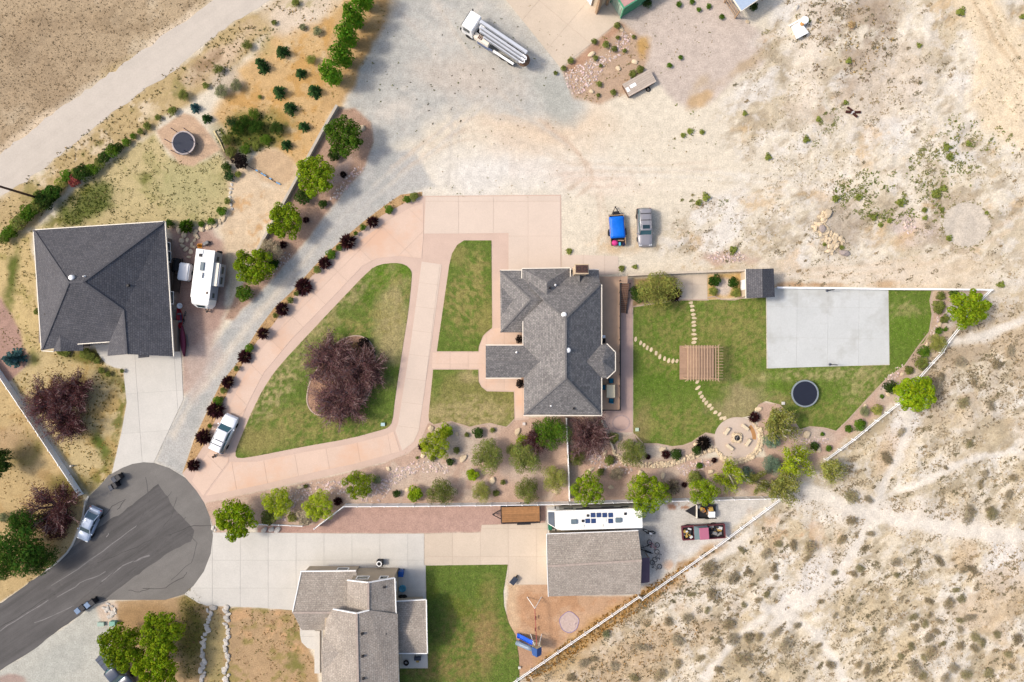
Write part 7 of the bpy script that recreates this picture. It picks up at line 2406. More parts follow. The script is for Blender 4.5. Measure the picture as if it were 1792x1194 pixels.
so = G().box((-0.55, 1.6, 1.75), (2.9, 0.8, 1.7)).build('slide_out', MATS['caravan_side'], t, bevel=0.04)
G().box((-0.55, 1.42, 2.66), (3.0, 0.75, 0.06)).build('awning_cover', M_TRIMC, so)
for x in (-1.2, 0.15):
    G().box((x, 2.02, 1.9), (0.9, 0.05, 0.55)).build('side_window', M_GLASS, so)
for x in (-2.6, 2.2):
    G().box((x, 1.22, 1.9), (0.6, 0.05, 0.55)).build('side_window', M_GLASS, t)
for x, y, sx, sy, sz, n, m in [(-1.35, -0.15, 1.1, 0.5, 0.16, 'skylight', MATS['ac_cover']), (-0.2, -0.05, 0.7, 0.25, 0.2, 'roof_vent', M_STEEL), (-2.75, -0.55, 0.4, 0.4, 0.1, 'roof_vent', M_JUNK[3]), (-3.2, -0.5, 0.5, 0.45, 0.1, 'hatch', M_WHITE), (1.95, 0.85, 0.3, 0.2, 0.1, 'roof_vent', M_JUNK[1])]:
    G().box((x, y, 3.0 + sz / 2), (sx, sy, sz)).build(n, m, t, bevel=0.03)
g = G()
g.beam((3.6, 0.35, 0.55), (4.5, 0, 0.5), 0.1, 0.12)
g.beam((3.6, -0.35, 0.55), (4.5, 0, 0.5), 0.1, 0.12)
g.lathe((4.3, 0, 0), [(0.06, 0), (0.06, 0.8)], 8)
g.build('drawbar', M_DARK, t)
for x in (-0.4, 0.5):
    for s in (-1, 1):
        wheel(t, x, s * 1.12, 0.36, 0.22)
G().box((-3.6, 0.95, 1.0), (0.3, 0.6, 0.6)).build('spare_wheel', M_BLACK, t, bevel=0.1)

# tarp-covered load, black smoker trailer
p = P(323, 476, 0.9)
t = thing('covered_trailer', 'small trailer under a white cover beside the caravan', 'trailer', (p.x, p.y, 0), math.radians(-98))
G().box((0, 0, 0.75), (2.3, 1.45, 1.1)).build('cover', M_WHITE, t, bevel=0.15, seg=2)
G().box((0, 0, 0.3), (2.4, 1.3, 0.12)).build('frame', M_DARK, t)
for s in (-1, 1):
    wheel(t, 0, s * 0.82, 0.28, 0.16)
p = P(309, 470, 0.8)
t = thing('smoker_trailer', 'black barrel smoker on a narrow trailer against the brown wall', 'smoker', (p.x, p.y, 0), math.radians(-96))
G().lathe((-0.5, 0, 0.95), [(0.1, -0.85), (0.5, -0.8), (0.52, 0), (0.5, 0.8), (0.1, 0.85)], 14, 'x').build('barrel', M_BLACK, t)
G().lathe((-1.1, 0, 1.4), [(0.1, 0), (0.1, 0.7)], 8).build('smokestack', M_BLACK, t)
g = G()
for s in (-1, 1):
    g.box((0.9, s * 0.45, 0.38), (4.6, 0.08, 0.1))
for k in range(5):
    g.box((-1.2 + k * 1.05, 0, 0.38), (0.08, 0.9, 0.08))
g.build('frame', M_DARK, t)
G().box((1.9, 0, 0.45), (2.3, 0.85, 0.05)).build('mesh_deck', mat('mesh_dark', (96, 78, 66), rough=0.8, var=0.2), t)
for s in (-1, 1):
    wheel(t, 0.2, s * 0.62, 0.3, 0.18)

# trailer of junk by the upper fence
p = P(1236, 895, 0.7)
t = thing('utility_trailer', 'small trailer loaded with orange junk and a white box beside the fence', 'trailer', (p.x, p.y, 0), math.pi)
G().box((0, 0, 0.5), (2.6, 1.7, 0.08)).build('bed', M_DARK, t)
for s in (-1, 1):
    G().box((0, s * 0.86, 0.78), (2.6, 0.06, 0.5)).build('side_board', M_DARK, t)
G().box((1.3, 0, 0.78), (0.08, 1.75, 0.5)).build('head_board', M_TRIMC, t)
g = G()
g.add([(1.35, 0.8, 0.5), (1.35, -0.8, 0.5), (2.75, 0, 0.5), (1.35, 0.8, 0.58), (1.35, -0.8, 0.58), (2.75, 0, 0.58)], [(0, 2, 1), (3, 4, 5), (0, 3, 5, 2), (1, 2, 5, 4), (0, 1, 4, 3)])
g.build('drawbar', M_DARK, t)
M_ORANGE = mat('junk_orange', (222, 142, 44), rough=0.6, var=0.2, scale=4)
for k in range(9):
    G().box((rj.uniform(-0.9, 1.0), rj.uniform(-0.2, 0.65) * (-1), 0.72), (rj.uniform(0.3, 0.7), rj.uniform(0.2, 0.5), rj.uniform(0.2, 0.4)), rz=rj.uniform(0, 3)).build('junk', rj.choice([M_ORANGE, M_ORANGE, M_JUNK[2], M_JUNK[0], M_JUNK[1]]), t, bevel=0.03)
G().box((-0.65, 0.35, 0.85), (0.85, 0.75, 0.5)).build('white_box', M_WHITE, t, bevel=0.02)
for s in (-1, 1):
    wheel(t, -0.2, s * 1.0, 0.3, 0.18)


# bicycles and motorcycles
def bike(px, py, ang, label, fr, motor=False, lying=False, grp=None):
    p = P(px, py, 0.3)
    t = thing('motorcycle' if motor else 'bicycle', label, 'motorcycle' if motor else 'bicycle', (p.x, p.y, 0), ang, grp)
    r = 0.33
    w = 0.09 if motor else 0.04
    tilt = math.radians(72 if lying else 14)
    t.rotation_euler = (tilt, 0, ang)
    if lying:
        t.location.z = 0.12
    for x in (-0.55, 0.55):
        g = G()
        g.lathe((x, 0, r), [(r - 0.06, -w / 2), (r, -w / 2), (r, w / 2), (r - 0.06, w / 2)], 18, 'y', ring=True)
        wh = g.build('wheel', M_BLACK, t)
        g = G()
        for k in range(6):
            a = math.pi * k / 6
            g.beam((x - math.cos(a) * (r - 0.05), 0, r - math.sin(a) * (r - 0.05)), (x + math.cos(a) * (r - 0.05), 0, r + math.sin(a) * (r - 0.05)), 0.012, 0.012)
        g.build('spokes', M_STEEL, wh)
    g = G()
    for a, b in [((-0.55, 0, r), (-0.1, 0, 0.33)), ((-0.1, 0, 0.33), (0.38, 0, 0.75)), ((-0.1, 0, 0.33), (-0.22, 0, 0.85)), ((-0.2, 0, 0.76), (0.36, 0, 0.82)), ((-0.55, 0, r), (-0.2, 0, 0.76)), ((0.55, 0, r), (0.36, 0, 0.95))]:
        g.tube([a, b], 0.05 if motor else 0.022, 6)
    g.build('frame', fr, t)
    G().box((-0.24, 0, 0.88), (0.5 if motor else 0.26, 0.2 if motor else 0.14, 0.08)).build('saddle', M_BLACK, t, bevel=0.02)
    g = G()
    g.tube([(0.34, -0.32, 0.98), (0.36, 0, 0.96), (0.34, 0.32, 0.98)], 0.02, 6)
    g.build('handlebar', M_DARK, t)
    if motor:
        G().box((0.02, 0, 0.5), (0.42, 0.26, 0.36)).build('engine', M_DARK, t, bevel=0.04)
        G().box((0.1, 0, 0.82), (0.4, 0.24, 0.2)).build('fuel_tank', fr, t, bevel=0.05)


bike(1136, 929, math.radians(-15), 'white dirt bike standing by the motorhome tail', M_WHITE, True)
bike(1145, 948, math.radians(-20), 'small bicycle with a pink frame lying on the gravel', mat('bike_pink', (190, 60, 96)), False, True)
bike(1130, 957, math.radians(200), 'dark bicycle leaning at the garage end wall corner', M_DARK)
bike(1131, 966, math.radians(160), 'black motorcycle parked beside the garage end', M_DARK, True)
bike(1144, 972, math.radians(75), 'black bicycle with pale wheel hub beside the lean-to', M_DARK, False, True)
bike(1150, 985, math.radians(-30), 'black bicycle lying on gravel past the lean-to post', M_DARK, False, True)
bike(322, 556, math.radians(80), 'dark bicycle beside the red canoe', M_DARK)
# ================================================================ fences and walls
def fence(label, pts, hgt, name='vinyl_fence', solid=True, step=1.9, rails=(0.45, 0.85, 1.25), m=None, postw=0.12, zb=0.0):
    """pts: photo px of the fence foot. posts, and per bay a solid panel or three rails"""
    m = m or M_VINYL
    w0 = P(*pts[0])
    t = thing(name, label, 'fence', w0)
    W = [P(*q) - w0 for q in pts]
    seq = []
    for a, b in zip(W[:-1], W[1:]):
        n = max(1, round((b - a).length / step))
        for k in range(n):
            seq.append(a.lerp(b, k / n))
    seq.append(W[-1])
    for q in seq:
        po = G().box((q.x, q.y, hgt / 2 + 0.03), (postw, postw, hgt + 0.06)).build('post', m, t)
        G().box((q.x, q.y, hgt + 0.08), (postw * 1.3, postw * 1.3, 0.05), taper=0.6).build('post_cap', m, po)
    for a, b in zip(seq[:-1], seq[1:]):
        d = (b - a).normalized() * (postw / 2 - 0.005)
        a2, b2 = a + d, b - d
        if solid:
            pn = G().beam(a2 + Vector((0, 0, hgt / 2 + 0.02)), b2 + Vector((0, 0, hgt / 2 + 0.02)), 0.04, hgt - 0.14).build('panel', m, t)
            for z in (0.08, hgt - 0.05):
                G().beam(a2 + Vector((0, 0, z)), b2 + Vector((0, 0, z)), 0.07, 0.09).build('panel_rail', m, pn)
        else:
            for z in rails:
                G().beam(a2 + Vector((0, 0, z)), b2 + Vector((0, 0, z)), 0.06, 0.12).build('rail', m, t)
    return t


fence('solid white vinyl fence with a bend, between the front garden and trailer strip', [(556, 920), (606, 882), (700, 881.5), (860, 880), (994, 878)], 1.6)
fence('solid white vinyl fence behind the motorhome and junk trailer', [(997, 878), (1120, 874), (1358, 868)], 1.6)
fence('thin white fence dividing front and back gardens from the house to the trailer strip', [(990, 731), (993, 800), (995.5, 872)], 1.5)
fence('white three-rail fence along the edge of the golden grass, below the garage', [(885, 1200), (905, 1186), (1117, 1041), (1122, 1045), (1250, 955), (1362, 872)], 1.0, solid=False, step=2.2, rails=(0.5, 0.93))
fence('white three-rail fence along the curved garden bed and dry hillside', [(1442, 803), (1490, 768), (1530, 735), (1566, 707), (1604, 660), (1626, 635), (1643, 617), (1653, 599), (1679, 567), (1704, 531), (1727, 509)], 1.0, solid=False, step=2.2, rails=(0.5, 0.93))
fence('solid pale fence running down the dry yard to the kerb', [(-30, 606), (4, 652), (60, 735), (146, 864)], 1.1, step=2.3)
fence('low white fence stub on the bank below the second yellow-green tree', [(450, 917), (490, 918), (530, 920)], 0.4, step=2.0)


def wall(label, pts, hgt, wid, m, cat='wall', name='retaining_wall'):
    w0 = P(*pts[0])
    t = thing(name, label, cat, w0)
    W = [P(*q) - w0 for q in pts]
    for a, b in zip(W[:-1], W[1:]):
        n = max(1, round((b - a).length / 2.4))
        for k in range(n):
            p0, p1 = a.lerp(b, k / n), a.lerp(b, (k + 1) / n)
            d = (p1 - p0).normalized() * 0.01
            s = G().beam(p0 + d + Vector((0, 0, hgt / 2 - 0.04)), p1 - d + Vector((0, 0, hgt / 2 - 0.04)), wid, hgt - 0.08).build('wall_section', m, t)
            G().beam(p0 + d + Vector((0, 0, hgt - 0.03)), p1 - d + Vector((0, 0, hgt - 0.03)), wid + 0.06, 0.07).build('coping', m, s)
    return t


M_WALLC = mat('wall_concrete', (206, 196, 180), rough=0.9, var=0.08, scale=1.2)
M_WALLT = mat('wall_tan', (222, 206, 184), rough=0.9, var=0.08, scale=1.2)
wall('low concrete retaining wall from the poplars down to the lane trees', [(592, 187), (565, 234), (538, 284), (497, 360), (453, 440)], 0.75, 0.28, M_WALLC)
wall('tan garden wall between the cream yard and the back garden beds', [(1098, 483), (1200, 478), (1300, 474.5)], 1.1, 0.22, M_WALLT)
wall('long thin white wall along the top of the sport court and corner bed', [(1357, 504), (1450, 505), (1553, 506.5), (1640, 507), (1733, 508)], 0.6, 0.16, M_VINYL)
wall('thin tan wall slanting from the house corner to the stone wall', [(1052, 735), (1062, 760), (1073, 786)], 0.5, 0.16, M_WALLT)

# utility pole leaning out of the picture by perspective only
p = P(71, 348)
t = thing('utility_pole', 'tall brown wooden utility pole beside the dirt road hedge', 'pole', p)
G().tube([(0, 0, 0), (0, 0, 5.5), (0, 0, 11)], [0.17, 0.15, 0.12], 10).build('pole', mat('pole_wood', (112, 84, 66), rough=0.9, var=0.15, scale=3), t, smooth=True)
G().box((0, 0, 10.4), (0.12, 2.4, 0.14)).build('crossarm', M_WOOD, t)
for y in (-1.0, 0.0, 1.0):
    G().lathe((0, y, 10.47), [(0.05, 0), (0.07, 0.1), (0.03, 0.2)], 8).build('insulator', M_JUNK[0], t)

# ================================================================ rocks
def rock_mesh(seed, sub=1):
    bm = bmesh.new()
    bmesh.ops.create_icosphere(bm, subdivisions=sub, radius=1.0)
    r = random.Random(seed)
    cuts = [Vector((r.gauss(0, 1), r.gauss(0, 1), r.gauss(0, 0.7))).normalized() for _ in range(9)]
    lim = [r.uniform(0.55, 0.9) for _ in cuts]
    for v in bm.verts:
        c = v.co
        for n, l in zip(cuts, lim):
            d = c.dot(n)
            if d > l:
                c = c - n * (d - l)
        v.co = c * r.uniform(0.94, 1.06)
        v.co.z = v.co.z * 0.75 + 0.45
    me = bpy.data.meshes.new('rock')
    bm.to_mesh(me)
    bm.free()
    return me


ROCKS = [rock_mesh(s, 2) for s in range(8)]
M_SAND = mat('sandstone', (232, 210, 176), rough=0.9, var=0.14, scale=2.0, fine=0.12, fscale=9, bump=0.3, objvar=0.14, stain=((206, 166, 122), 1.2, 0.6))
M_PALE = mat('pale_rock', (220, 212, 200), rough=0.9, var=0.14, scale=2.0, fine=0.1, fscale=9, bump=0.3, objvar=0.14)
M_GREYR = mat('grey_boulder', (182, 168, 162), rough=0.9, var=0.1, scale=2.0, fine=0.1, fscale=9, objvar=0.1)
M_PINKR = mat('pink_cobble', (212, 188, 178), rough=0.9, var=0.14, scale=3, objvar=0.15)


def rock(px, py, rpx, label=None, group=None, m=None, flat=0.6, parent=None, name='boulder', org=None, el=None, z=0.0):
    rr = random.Random(int(px * 31 + py * 17))
    o = part(name, rr.choice(ROCKS), m or M_SAND, parent)
    b = P(px, py, 0.15)
    gz = float(gheight(np.array([b.x]), np.array([b.y]))[0])
    o.location = (b.x - (org.x if org else 0), b.y - (org.y if org else 0), gz - 0.04 + z)
    r = rpx / FPX
    e = el or rr.uniform(1.0, 1.35)
    o.scale = (r * e, r / e, r * flat)
    o.rotation_euler = (0, 0, rr.uniform(0, 6.3))
    if parent is None:
        tag(o, label, 'boulder', group)
    return o


for x, y, r, lab in [(632, 226, 8, 'large pale boulder beside the uppermost lane tree'), (1087, 49, 5.5, 'tan boulder under the container corner'), (1035, 95, 6, 'white boulder in the brown bed by the shop pad'), (1111, 108, 5.5, 'tan block above the long wooden box'), (1083, 120, 5.5, 'pale block left of the long wooden box'),
                     (1036, 160, 5, 'small tan boulder at the lower edge of the brown bed'), (754, 750, 6, 'tan boulder at the driveway bend behind the tree'), (740, 797, 5.5, 'tan boulder below the driveway bend tree'), (680, 821, 5, 'tan boulder alone on the drive-side gravel'), (525, 853, 5, 'pale triangular boulder between the yellow-green trees'),
                     (811, 802, 7, 'upright tan boulder in the middle of the front garden'), (800, 760, 4.5, 'pale small boulder right of the driveway bend tree'), (861, 841, 7.5, 'large pale triangular boulder beside the lime shrub'), (713, 858, 5, 'pale boulder left of the lime fence shrub'), (795, 858, 5, 'tan boulder right of the olive fence bush'),
                     (906, 755, 6.5, 'cream boulder beside the house corner'), (1002, 772, 6, 'tan boulder beside the dividing fence under the purple tree'), (1033, 823, 7, 'pale boulder by the cobbles over the motorhome'), (1070, 853, 5, 'cream triangular boulder above the motorhome'), (1121, 828, 6.5, 'long tan boulder above the broad bright tree'),
                     (1160, 833, 6, 'cream triangular boulder right of the broad bright tree'), (1058, 794, 5, 'grey boulder at the foot of the purple back tree'), (1160, 786, 5.5, 'tan boulder on the sandy bed'), (1218, 778, 5.5, 'cream boulder beside the spiky blackish shrub'), (1244, 826, 6, 'tan boulder left of the white-limbed tree'),
                     (1412, 761, 7.5, 'large cream boulder in the sandy bed below the round trampoline'), (1432, 787, 6.5, 'tan boulder beside the dark shrub at the rail fence'), (1515, 711, 4.5, 'cream boulder above the grey-green shrub'), (1555, 690, 5, 'tan boulder left of the rail fence tree'), (1580, 655, 4.5, 'cream boulder under the small olive shrub'),
                     (1622, 604, 4.5, 'tan boulder at the lawn tip'), (1650, 528, 4.5, 'tan boulder in the corner bed by the court wall'), (1645, 568, 4.5, 'cream boulder between two green shrubs'), (1328, 716, 6, 'orange tan boulder above the fire pit wall'), (972, 861, 5, 'tan boulder under the pale olive bush by the fence'), (1309, 38, 4, 'small tan rock beside the blue-roofed shelter')]:
    rock(x, y, r, lab)
for x, y in [(462, 928), (475, 927), (485, 928)]:
    rock(x, y, 6, 'grey white boulder below the low fence stub', 'boulders by the concrete driveway', M_PALE)
for x, y, r in [(372, 924, 4), (379, 921, 4), (376, 928, 3)]:
    rock(x, y, r, 'pale rock at the foot of the driveway corner tree', 'rocks at the driveway corner', M_PALE)
# stone rows by the house with the dark roof
for x, y, r in [(322, 410, 6), (318, 421, 6), (327, 420, 4), (319, 430, 5), (325, 436, 5), (343, 413, 6), (342, 405, 5), (352, 401, 6), (362, 397, 6), (369, 396, 5), (376, 394, 5), (384, 388, 5), (391, 383, 5), (335, 428, 5), (333, 440, 5), (339, 432, 4), (340, 420, 4), (312, 403, 6), (330, 450, 4)]:
    rock(x, y, r, 'tan stone in the loose row above the white caravan', 'stones above the caravan')
for y in range(316, 372, 7):
    rock(404 + 2 * math.sin(y), y, 3.2, 'pale stone in the line edging the patchy lawn', 'stones edging the patchy lawn', M_PALE)
# stone rows at the bottom
rw = random.Random(2)
for x0, x1, ya, yb, xb, n in [(368, 352, 1064, 1194, 358, 26), (396, 397, 1064, 1194, 390, 24)]:
    for k in range(n):
        f = k / (n - 1)
        xx = x0 + (x1 - x0) * f - 4 * math.sin(f * 3.1) * (1 if x0 == 368 else 0.6) + rw.uniform(-5, 5)
        rock(xx, ya + (yb - ya) * f, rw.uniform(3.4, 6.4), 'pale rock in the wavy row %s' % ('beside the green trees' if x0 == 368 else 'toward the tan house'), 'rocks in wavy rows', M_PALE)
for k in range(24):
    a, q = rw.uniform(0, 6.3), math.sqrt(rw.uniform(0, 1))
    rock(189 + 12 * q * math.cos(a), 1070 + 13 * q * math.sin(a), rw.uniform(2.5, 4.2), 'white rock in the little heap by the street bins', 'white rock heap', M_PALE)
# rock pile on the dirt
for cx, cy, rx, ry, n in [(1442, 378, 13, 9, 16), (1437, 400, 13, 12, 24), (1455, 418, 14, 14, 26), (1468, 420, 10, 14, 16), (1455, 437, 12, 6, 8)]:
    for k in range(n):
        a, q = rw.uniform(0, 6.3), math.sqrt(rw.uniform(0, 1))
        rock(cx + rx * q * math.cos(a), cy + ry * q * math.sin(a), rw.uniform(2.2, 5.2), 'orange tan rock heaped in the rock pile', 'rocks of the pile on the cream dirt', z=0.25 * (1 - q))
rock(1448, 374, 9, 'largest cream slab on top of the rock pile', z=0.2)
rock(1438, 401, 7, 'round grey boulder in the rock pile', m=M_GREYR, z=0.3)
rock(1477, 443, 8.5, 'round pinkish boulder at the lower end of the rock pile', m=M_GREYR, flat=0.8)
rock(1395, 12, 5, 'cream rock above the white hopper', m=M_PALE)

# dry-stone wall and fire pit
STW = [(1073, 788), (1080, 798), (1090, 807), (1105, 811), (1121, 813), (1136, 814), (1151, 814), (1164, 813), (1176, 811), (1190, 807), (1203, 802), (1216, 797), (1229, 792), (1240, 787), (1250, 783)]
w0 = P(*STW[0])
t = thing('stone_wall', 'curving dry-stone wall of tan blocks below the back lawn', 'wall', w0)
for a, b in zip(STW[:-1], STW[1:]):
    for q in (0.0, 0.35, 0.7):
        x, y = a[0] + (b[0] - a[0]) * q, a[1] + (b[1] - a[1]) * q
        for row in ((-3.5, 3.5, 0) if x > 1120 else (-2, 2)):
            rock(x + rw.uniform(-1.5, 1.5), y + row + rw.uniform(-1, 1), rw.uniform(2.2, 3.8), parent=t, name='stone', org=w0, flat=0.9)
# fire pit patio
fc = (1290, 767)
PATIO = [(fc[0] + 40 * math.cos(k * math.pi / 20), fc[1] + 37 * math.sin(k * math.pi / 20)) for k in range(40)]
sheet('fire_pit_patio', PATIO, 0.07, mat('patio_buff', (220, 200, 182), rough=0.9, var=0.04, scale=0.8, space='pos', fine=0.05, fscale=7), cell=6, thick=0.06)
w0 = P(*fc)
t = thing('stone_wall', 'ring wall of large tan stones round the fire pit patio', 'wall', w0)
for k in range(34):
    a = math.radians(-52 + k * 6.1)
    rr_ = 41 if k < 26 else 43
    for j in range(2 if 4 < k < 30 else 1):
        rock(fc[0] + (rr_ + j * 5) * math.cos(a) * 0.97, fc[1] + (rr_ + j * 5) * math.sin(a) * 0.93, rw.uniform(2.8, 4.6), parent=t, name='stone', org=w0, flat=0.8)
sheet('seat_pad', [(fc[0] + (34 if j == 0 else 27) * math.cos(math.radians(a)) * 0.97, fc[1] + (34 if j == 0 else 27) * math.sin(math.radians(a))) for j, rng_ in ((0, range(-44, 8, 4)), (1, range(4, -48, -4))) for a in rng_], 0.076,
      mat('seat_sand', (196, 146, 96), rough=0.9, var=0.1, space='pos'), cell=6)
c = P(1288.5, 766)
t = thing('fire_pit', 'square fire pit of pale stone blocks with a dark bowl', 'fire pit', (c.x, c.y, 0.07), 0.3)
for k in range(8):
    a = k * math.pi / 4
    G().box((math.cos(a) * 0.5, math.sin(a) * 0.5, 0.18), (0.3, 0.38, 0.36), rz=a).build('stone_block', M_SAND, t, bevel=0.03)
for k in range(4):
    a = k * math.pi / 2 + 0.4
    G().box((math.cos(a) * 0.72, math.sin(a) * 0.72, 0.1), (0.2, 0.4, 0.2), rz=a).build('stone_block', M_SAND, t, bevel=0.03)
G().lathe((0, 0, 0.06), [(0.36, 0.0), (0.36, 0.3), (0.3, 0.3), (0.28, 0.12), (0.02, 0.1)], 16).build('bowl', M_DARK, t)
for k in range(7):
    rr = random.Random(k)
    G().box((rr.uniform(-0.18, 0.18), rr.uniform(-0.18, 0.18), 0.22), (0.16, 0.12, 0.1), rz=rr.uniform(0, 3)).build('lava_rock', M_JUNK[0], t, bevel=0.03)
for x, y, rz, lab in [(1272, 755, 55, 'stone bench toward the stepping stones'), (1304, 748, -38, 'stone bench toward the spiky purple shrub'), (1309, 775, 55, 'stone bench beside the sandy seat pad'), (1277, 783, -38, 'stone bench toward the dry-stone wall')]:
    c = P(x, y, 0.4)
    t = thing('stone_bench', lab + ' on the fire pit patio', 'bench', (c.x, c.y, 0.07), math.radians(rz), 'stone benches at the fire pit')
    G().box((0, 0, 0.4), (1.05, 0.42, 0.1)).build('seat', mat('bench_slab', (240, 222, 190), rough=0.8, var=0.06), t, bevel=0.02)
    for s in (-1, 1):
        G().box((s * 0.36, 0, 0.18), (0.18, 0.34, 0.34)).build('leg', M_SAND, t)

# stepping stones
M_STEP = mat('step_stone', (232, 210, 174), rough=0.9, var=0.1, scale=3, objvar=0.1)
for nm, pts in (('a', [(1208.5, 530), (1210.5, 536), (1211.5, 543), (1213, 550.5), (1214.5, 557), (1214, 564), (1214.5, 570), (1214, 578), (1214, 585), (1215.5, 593), (1214, 599.5)]),
                ('b', [(1112, 594), (1121, 600), (1127, 604), (1132.5, 609), (1139.5, 612), (1148, 618), (1154.5, 624.5), (1162.5, 628), (1170, 631.5), (1177.5, 632), (1184.5, 632)]),
                ('c', [(1220, 668.5), (1221, 679), (1225, 688), (1228, 694), (1231.5, 700), (1235.5, 705), (1241.5, 710), (1245.5, 715), (1252, 721.5), (1259, 725), (1262, 732), (1268, 732)])):
    w0 = P(*pts[0])
    t = bpy.data.objects.new('stepping_stone_path', None)
    COL.objects.link(t)
    t.location = w0
    t['kind'] = 'structure'
    for k, q in enumerate(pts):
        rr = random.Random(k * 7 + len(pts) + ord(nm))
        b = P(*q) - w0
        n = 7
        a0 = rr.uniform(0, 6)
        ex = 0.36 if k != 1 or nm != 'c' else 0.46
        ang = rr.uniform(0.6, 1.2) if nm == 'c' else rr.uniform(-0.3, 0.3) if nm == 'a' else 1.3
        poly = []
        for j in range(n):
            a = a0 + j * 2 * math.pi / n
            u, v = ex * rr.uniform(0.75, 1.1) * math.cos(a), 0.21 * rr.uniform(0.75, 1.15) * math.sin(a)
            poly.append((b.x + u * math.cos(ang) - v * math.sin(ang), b.y + u * math.sin(ang) + v * math.cos(ang)))
        G().prism(poly, 0.02, 0.085).build('stepping_stone', M_STEP, t)

ribbon('patio_ring', [(1087 + 15 * math.cos(k * math.pi / 8), 740 + 13 * math.sin(k * math.pi / 8)) for k in range(17)], 2.5, 0.046, mat('stamped_ring', (190, 166, 160), var=0.2, scale=3, space='pos'), n=1)
# pergola
c = P(1219, 634.5)
t = thing('pergola', 'square wooden pergola with slatted roof over a plank deck on the lawn', 'pergola', (c.x, c.y, 0))
M_PERG = mat('pergola_wood', (214, 180, 148), rough=0.85, var=0.1, scale=2.5, objvar=0.06)
M_PDECK = mat('pergola_deck', (186, 152, 126), rough=0.85, var=0.12, scale=2.5, objvar=0.08)
S = 4.55
dk = G().box((0, 0, 0.08), (S, S - 0.1, 0.1)).build('deck_frame', M_WOOD, t)
for k in range(20):
    G().box((0, -S / 2 + 0.12 + k * (S - 0.2) / 19.5, 0.155), (S + 0.05, (S - 0.2) / 19.5 - 0.012, 0.04)).build('deck_board', M_PDECK, dk)
hp = S / 2 - 0.45
for sx in (-1, 1):
    for sy in (-1, 1):
        po = G().box((sx * hp, sy * (hp + 0.2), 1.35), (0.15, 0.15, 2.4)).build('post', M_PERG, t)
        G().beam((sx * hp, sy * (hp + 0.2), 1.9), (sx * (hp - 0.7), sy * (hp + 0.2), 2.5), 0.08, 0.1).build('brace', M_PERG, po)
        G().beam((sx * (hp - 0.15), sy * (hp + 0.1), 2.74), (sx * (hp + 0.4), sy * (hp + 0.55), 2.74), 0.07, 0.05).build('corner_brace', M_PERG, po)
for sy in (-1, 1):
    G().box((0, sy * (hp + 0.2), 2.5), (S - 0.1, 0.09, 0.2)).build('beam', M_PERG, t)
for sx in (-1, 1):
    G().box((sx * hp, 0, 2.5), (0.09, S - 0.2, 0.18)).build('beam', M_PERG, t)
for k in range(12):
    G().box((-S / 2 + 0.45 + k * 0.355, 0, 2.67), (0.06, S + 0.1, 0.14)).build('rafter', M_PERG, t)
for k in range(12):
    G().box((S / 2 - 0.1, -S / 2 + 0.25 + k * 0.37, 2.76), (1.0, 0.05, 0.05)).build('purlin', M_PERG, t)

# trampolines
def trampoline(px, py, r, label, rim, net=False, mesh=(34, 40, 58)):
    c = P(px, py, 0.85)
    t = thing('trampoline', label, 'trampoline', (c.x, c.y, 0))
    G().lathe((0, 0, 0.8), [(r - 0.16, 0.0), (r - 0.16, 0.03), (0.02, 0.02)], 40).build('jump_mat', mat('mat_%d' % mesh[2], mesh, rough=0.8, var=0.05), t)
    G().lathe((0, 0, 0.82), [(r - 0.18, 0.0), (r - 0.17, 0.05), (r, 0.05), (r + 0.02, 0.0), (r, -0.05)], 40, ring=True).build('rim_pad', rim, t, smooth=False)
    G().lathe((0, 0, 0.76), [(r - 0.03, 0.0), (r + 0.03, 0), (r + 0.03, 0.05), (r - 0.03, 0.05)], 40, ring=True).build('frame_ring', M_STEEL, t)
    for k in range(6):
        a = k * math.pi / 3
        G().tube([(math.cos(a) * r, math.sin(a) * r, 0.78), (math.cos(a) * r, math.sin(a) * r, 0.03)], 0.03, 6).build('leg', M_STEEL, t)
        if net:
            G().tube([(math.cos(a) * (r + 0.04), math.sin(a) * (r + 0.04), 0.3), (math.cos(a) * (r + 0.1), math.sin(a) * (r + 0.1), 2.5)], 0.045, 8).build('net_pole', mat('pole_foam', (52, 54, 92), rough=0.8), t)
    return t


trampoline(1409, 689, 1.78, 'round in-lawn trampoline with dark blue mat and grey rim', mat('rim_grey', (150, 160, 166), rough=0.6))
trampoline(321, 250, 1.55, 'round trampoline with tall net poles on a tan sand pad', mat('rim_pink', (196, 182, 178), rough=0.6), True, (58, 62, 76))

# play tower with slides and swing beam
p = P(939, 1133, 1.5)
t = thing('play_tower', 'play tower with blue gable roof, blue slide, tube slide and swing beam', 'playset', (p.x, p.y, 0))
M_PBLUE = mat('play_blue', (40, 92, 178), rough=0.45, var=0.06)
M_PROOF = mat('play_roof', (58, 96, 160), rough=0.5, var=0.06)
M_PTAN = mat('play_tan', (232, 216, 178), rough=0.6, var=0.06)
for sx in (-0.5, 0.5):
    for sy in (-0.5, 0.5):
        G().box((sx, sy - 0.0, 1.2), (0.1, 0.1, 2.4)).build('post', M_PTAN, t)
G().box((0, 0, 1.3), (1.1, 1.1, 0.08)).build('platform', M_PTAN, t)
g = G()
g.add([(-0.62, -0.62, 2.3), (0, -0.66, 2.95), (0, 0.4, 2.95), (-0.62, 0.4, 2.3), (0.62, -0.62, 2.3), (0.62, 0.4, 2.3)], [(0, 1, 2, 3), (1, 4, 5, 2)])
rf = g.build('roof', M_PROOF, t)
sol = rf.modifiers.new('solid', 'SOLIDIFY')
sol.thickness = 0.06
G().add([(-0.5, 0.38, 1.35), (0.5, 0.38, 1.35), (0.5, 0.38, 2.3), (0, 0.38, 2.8), (-0.5, 0.38, 2.3)], [(0, 1, 2, 3, 4)]).build('gable_panel', M_PTAN, t)
g = G()
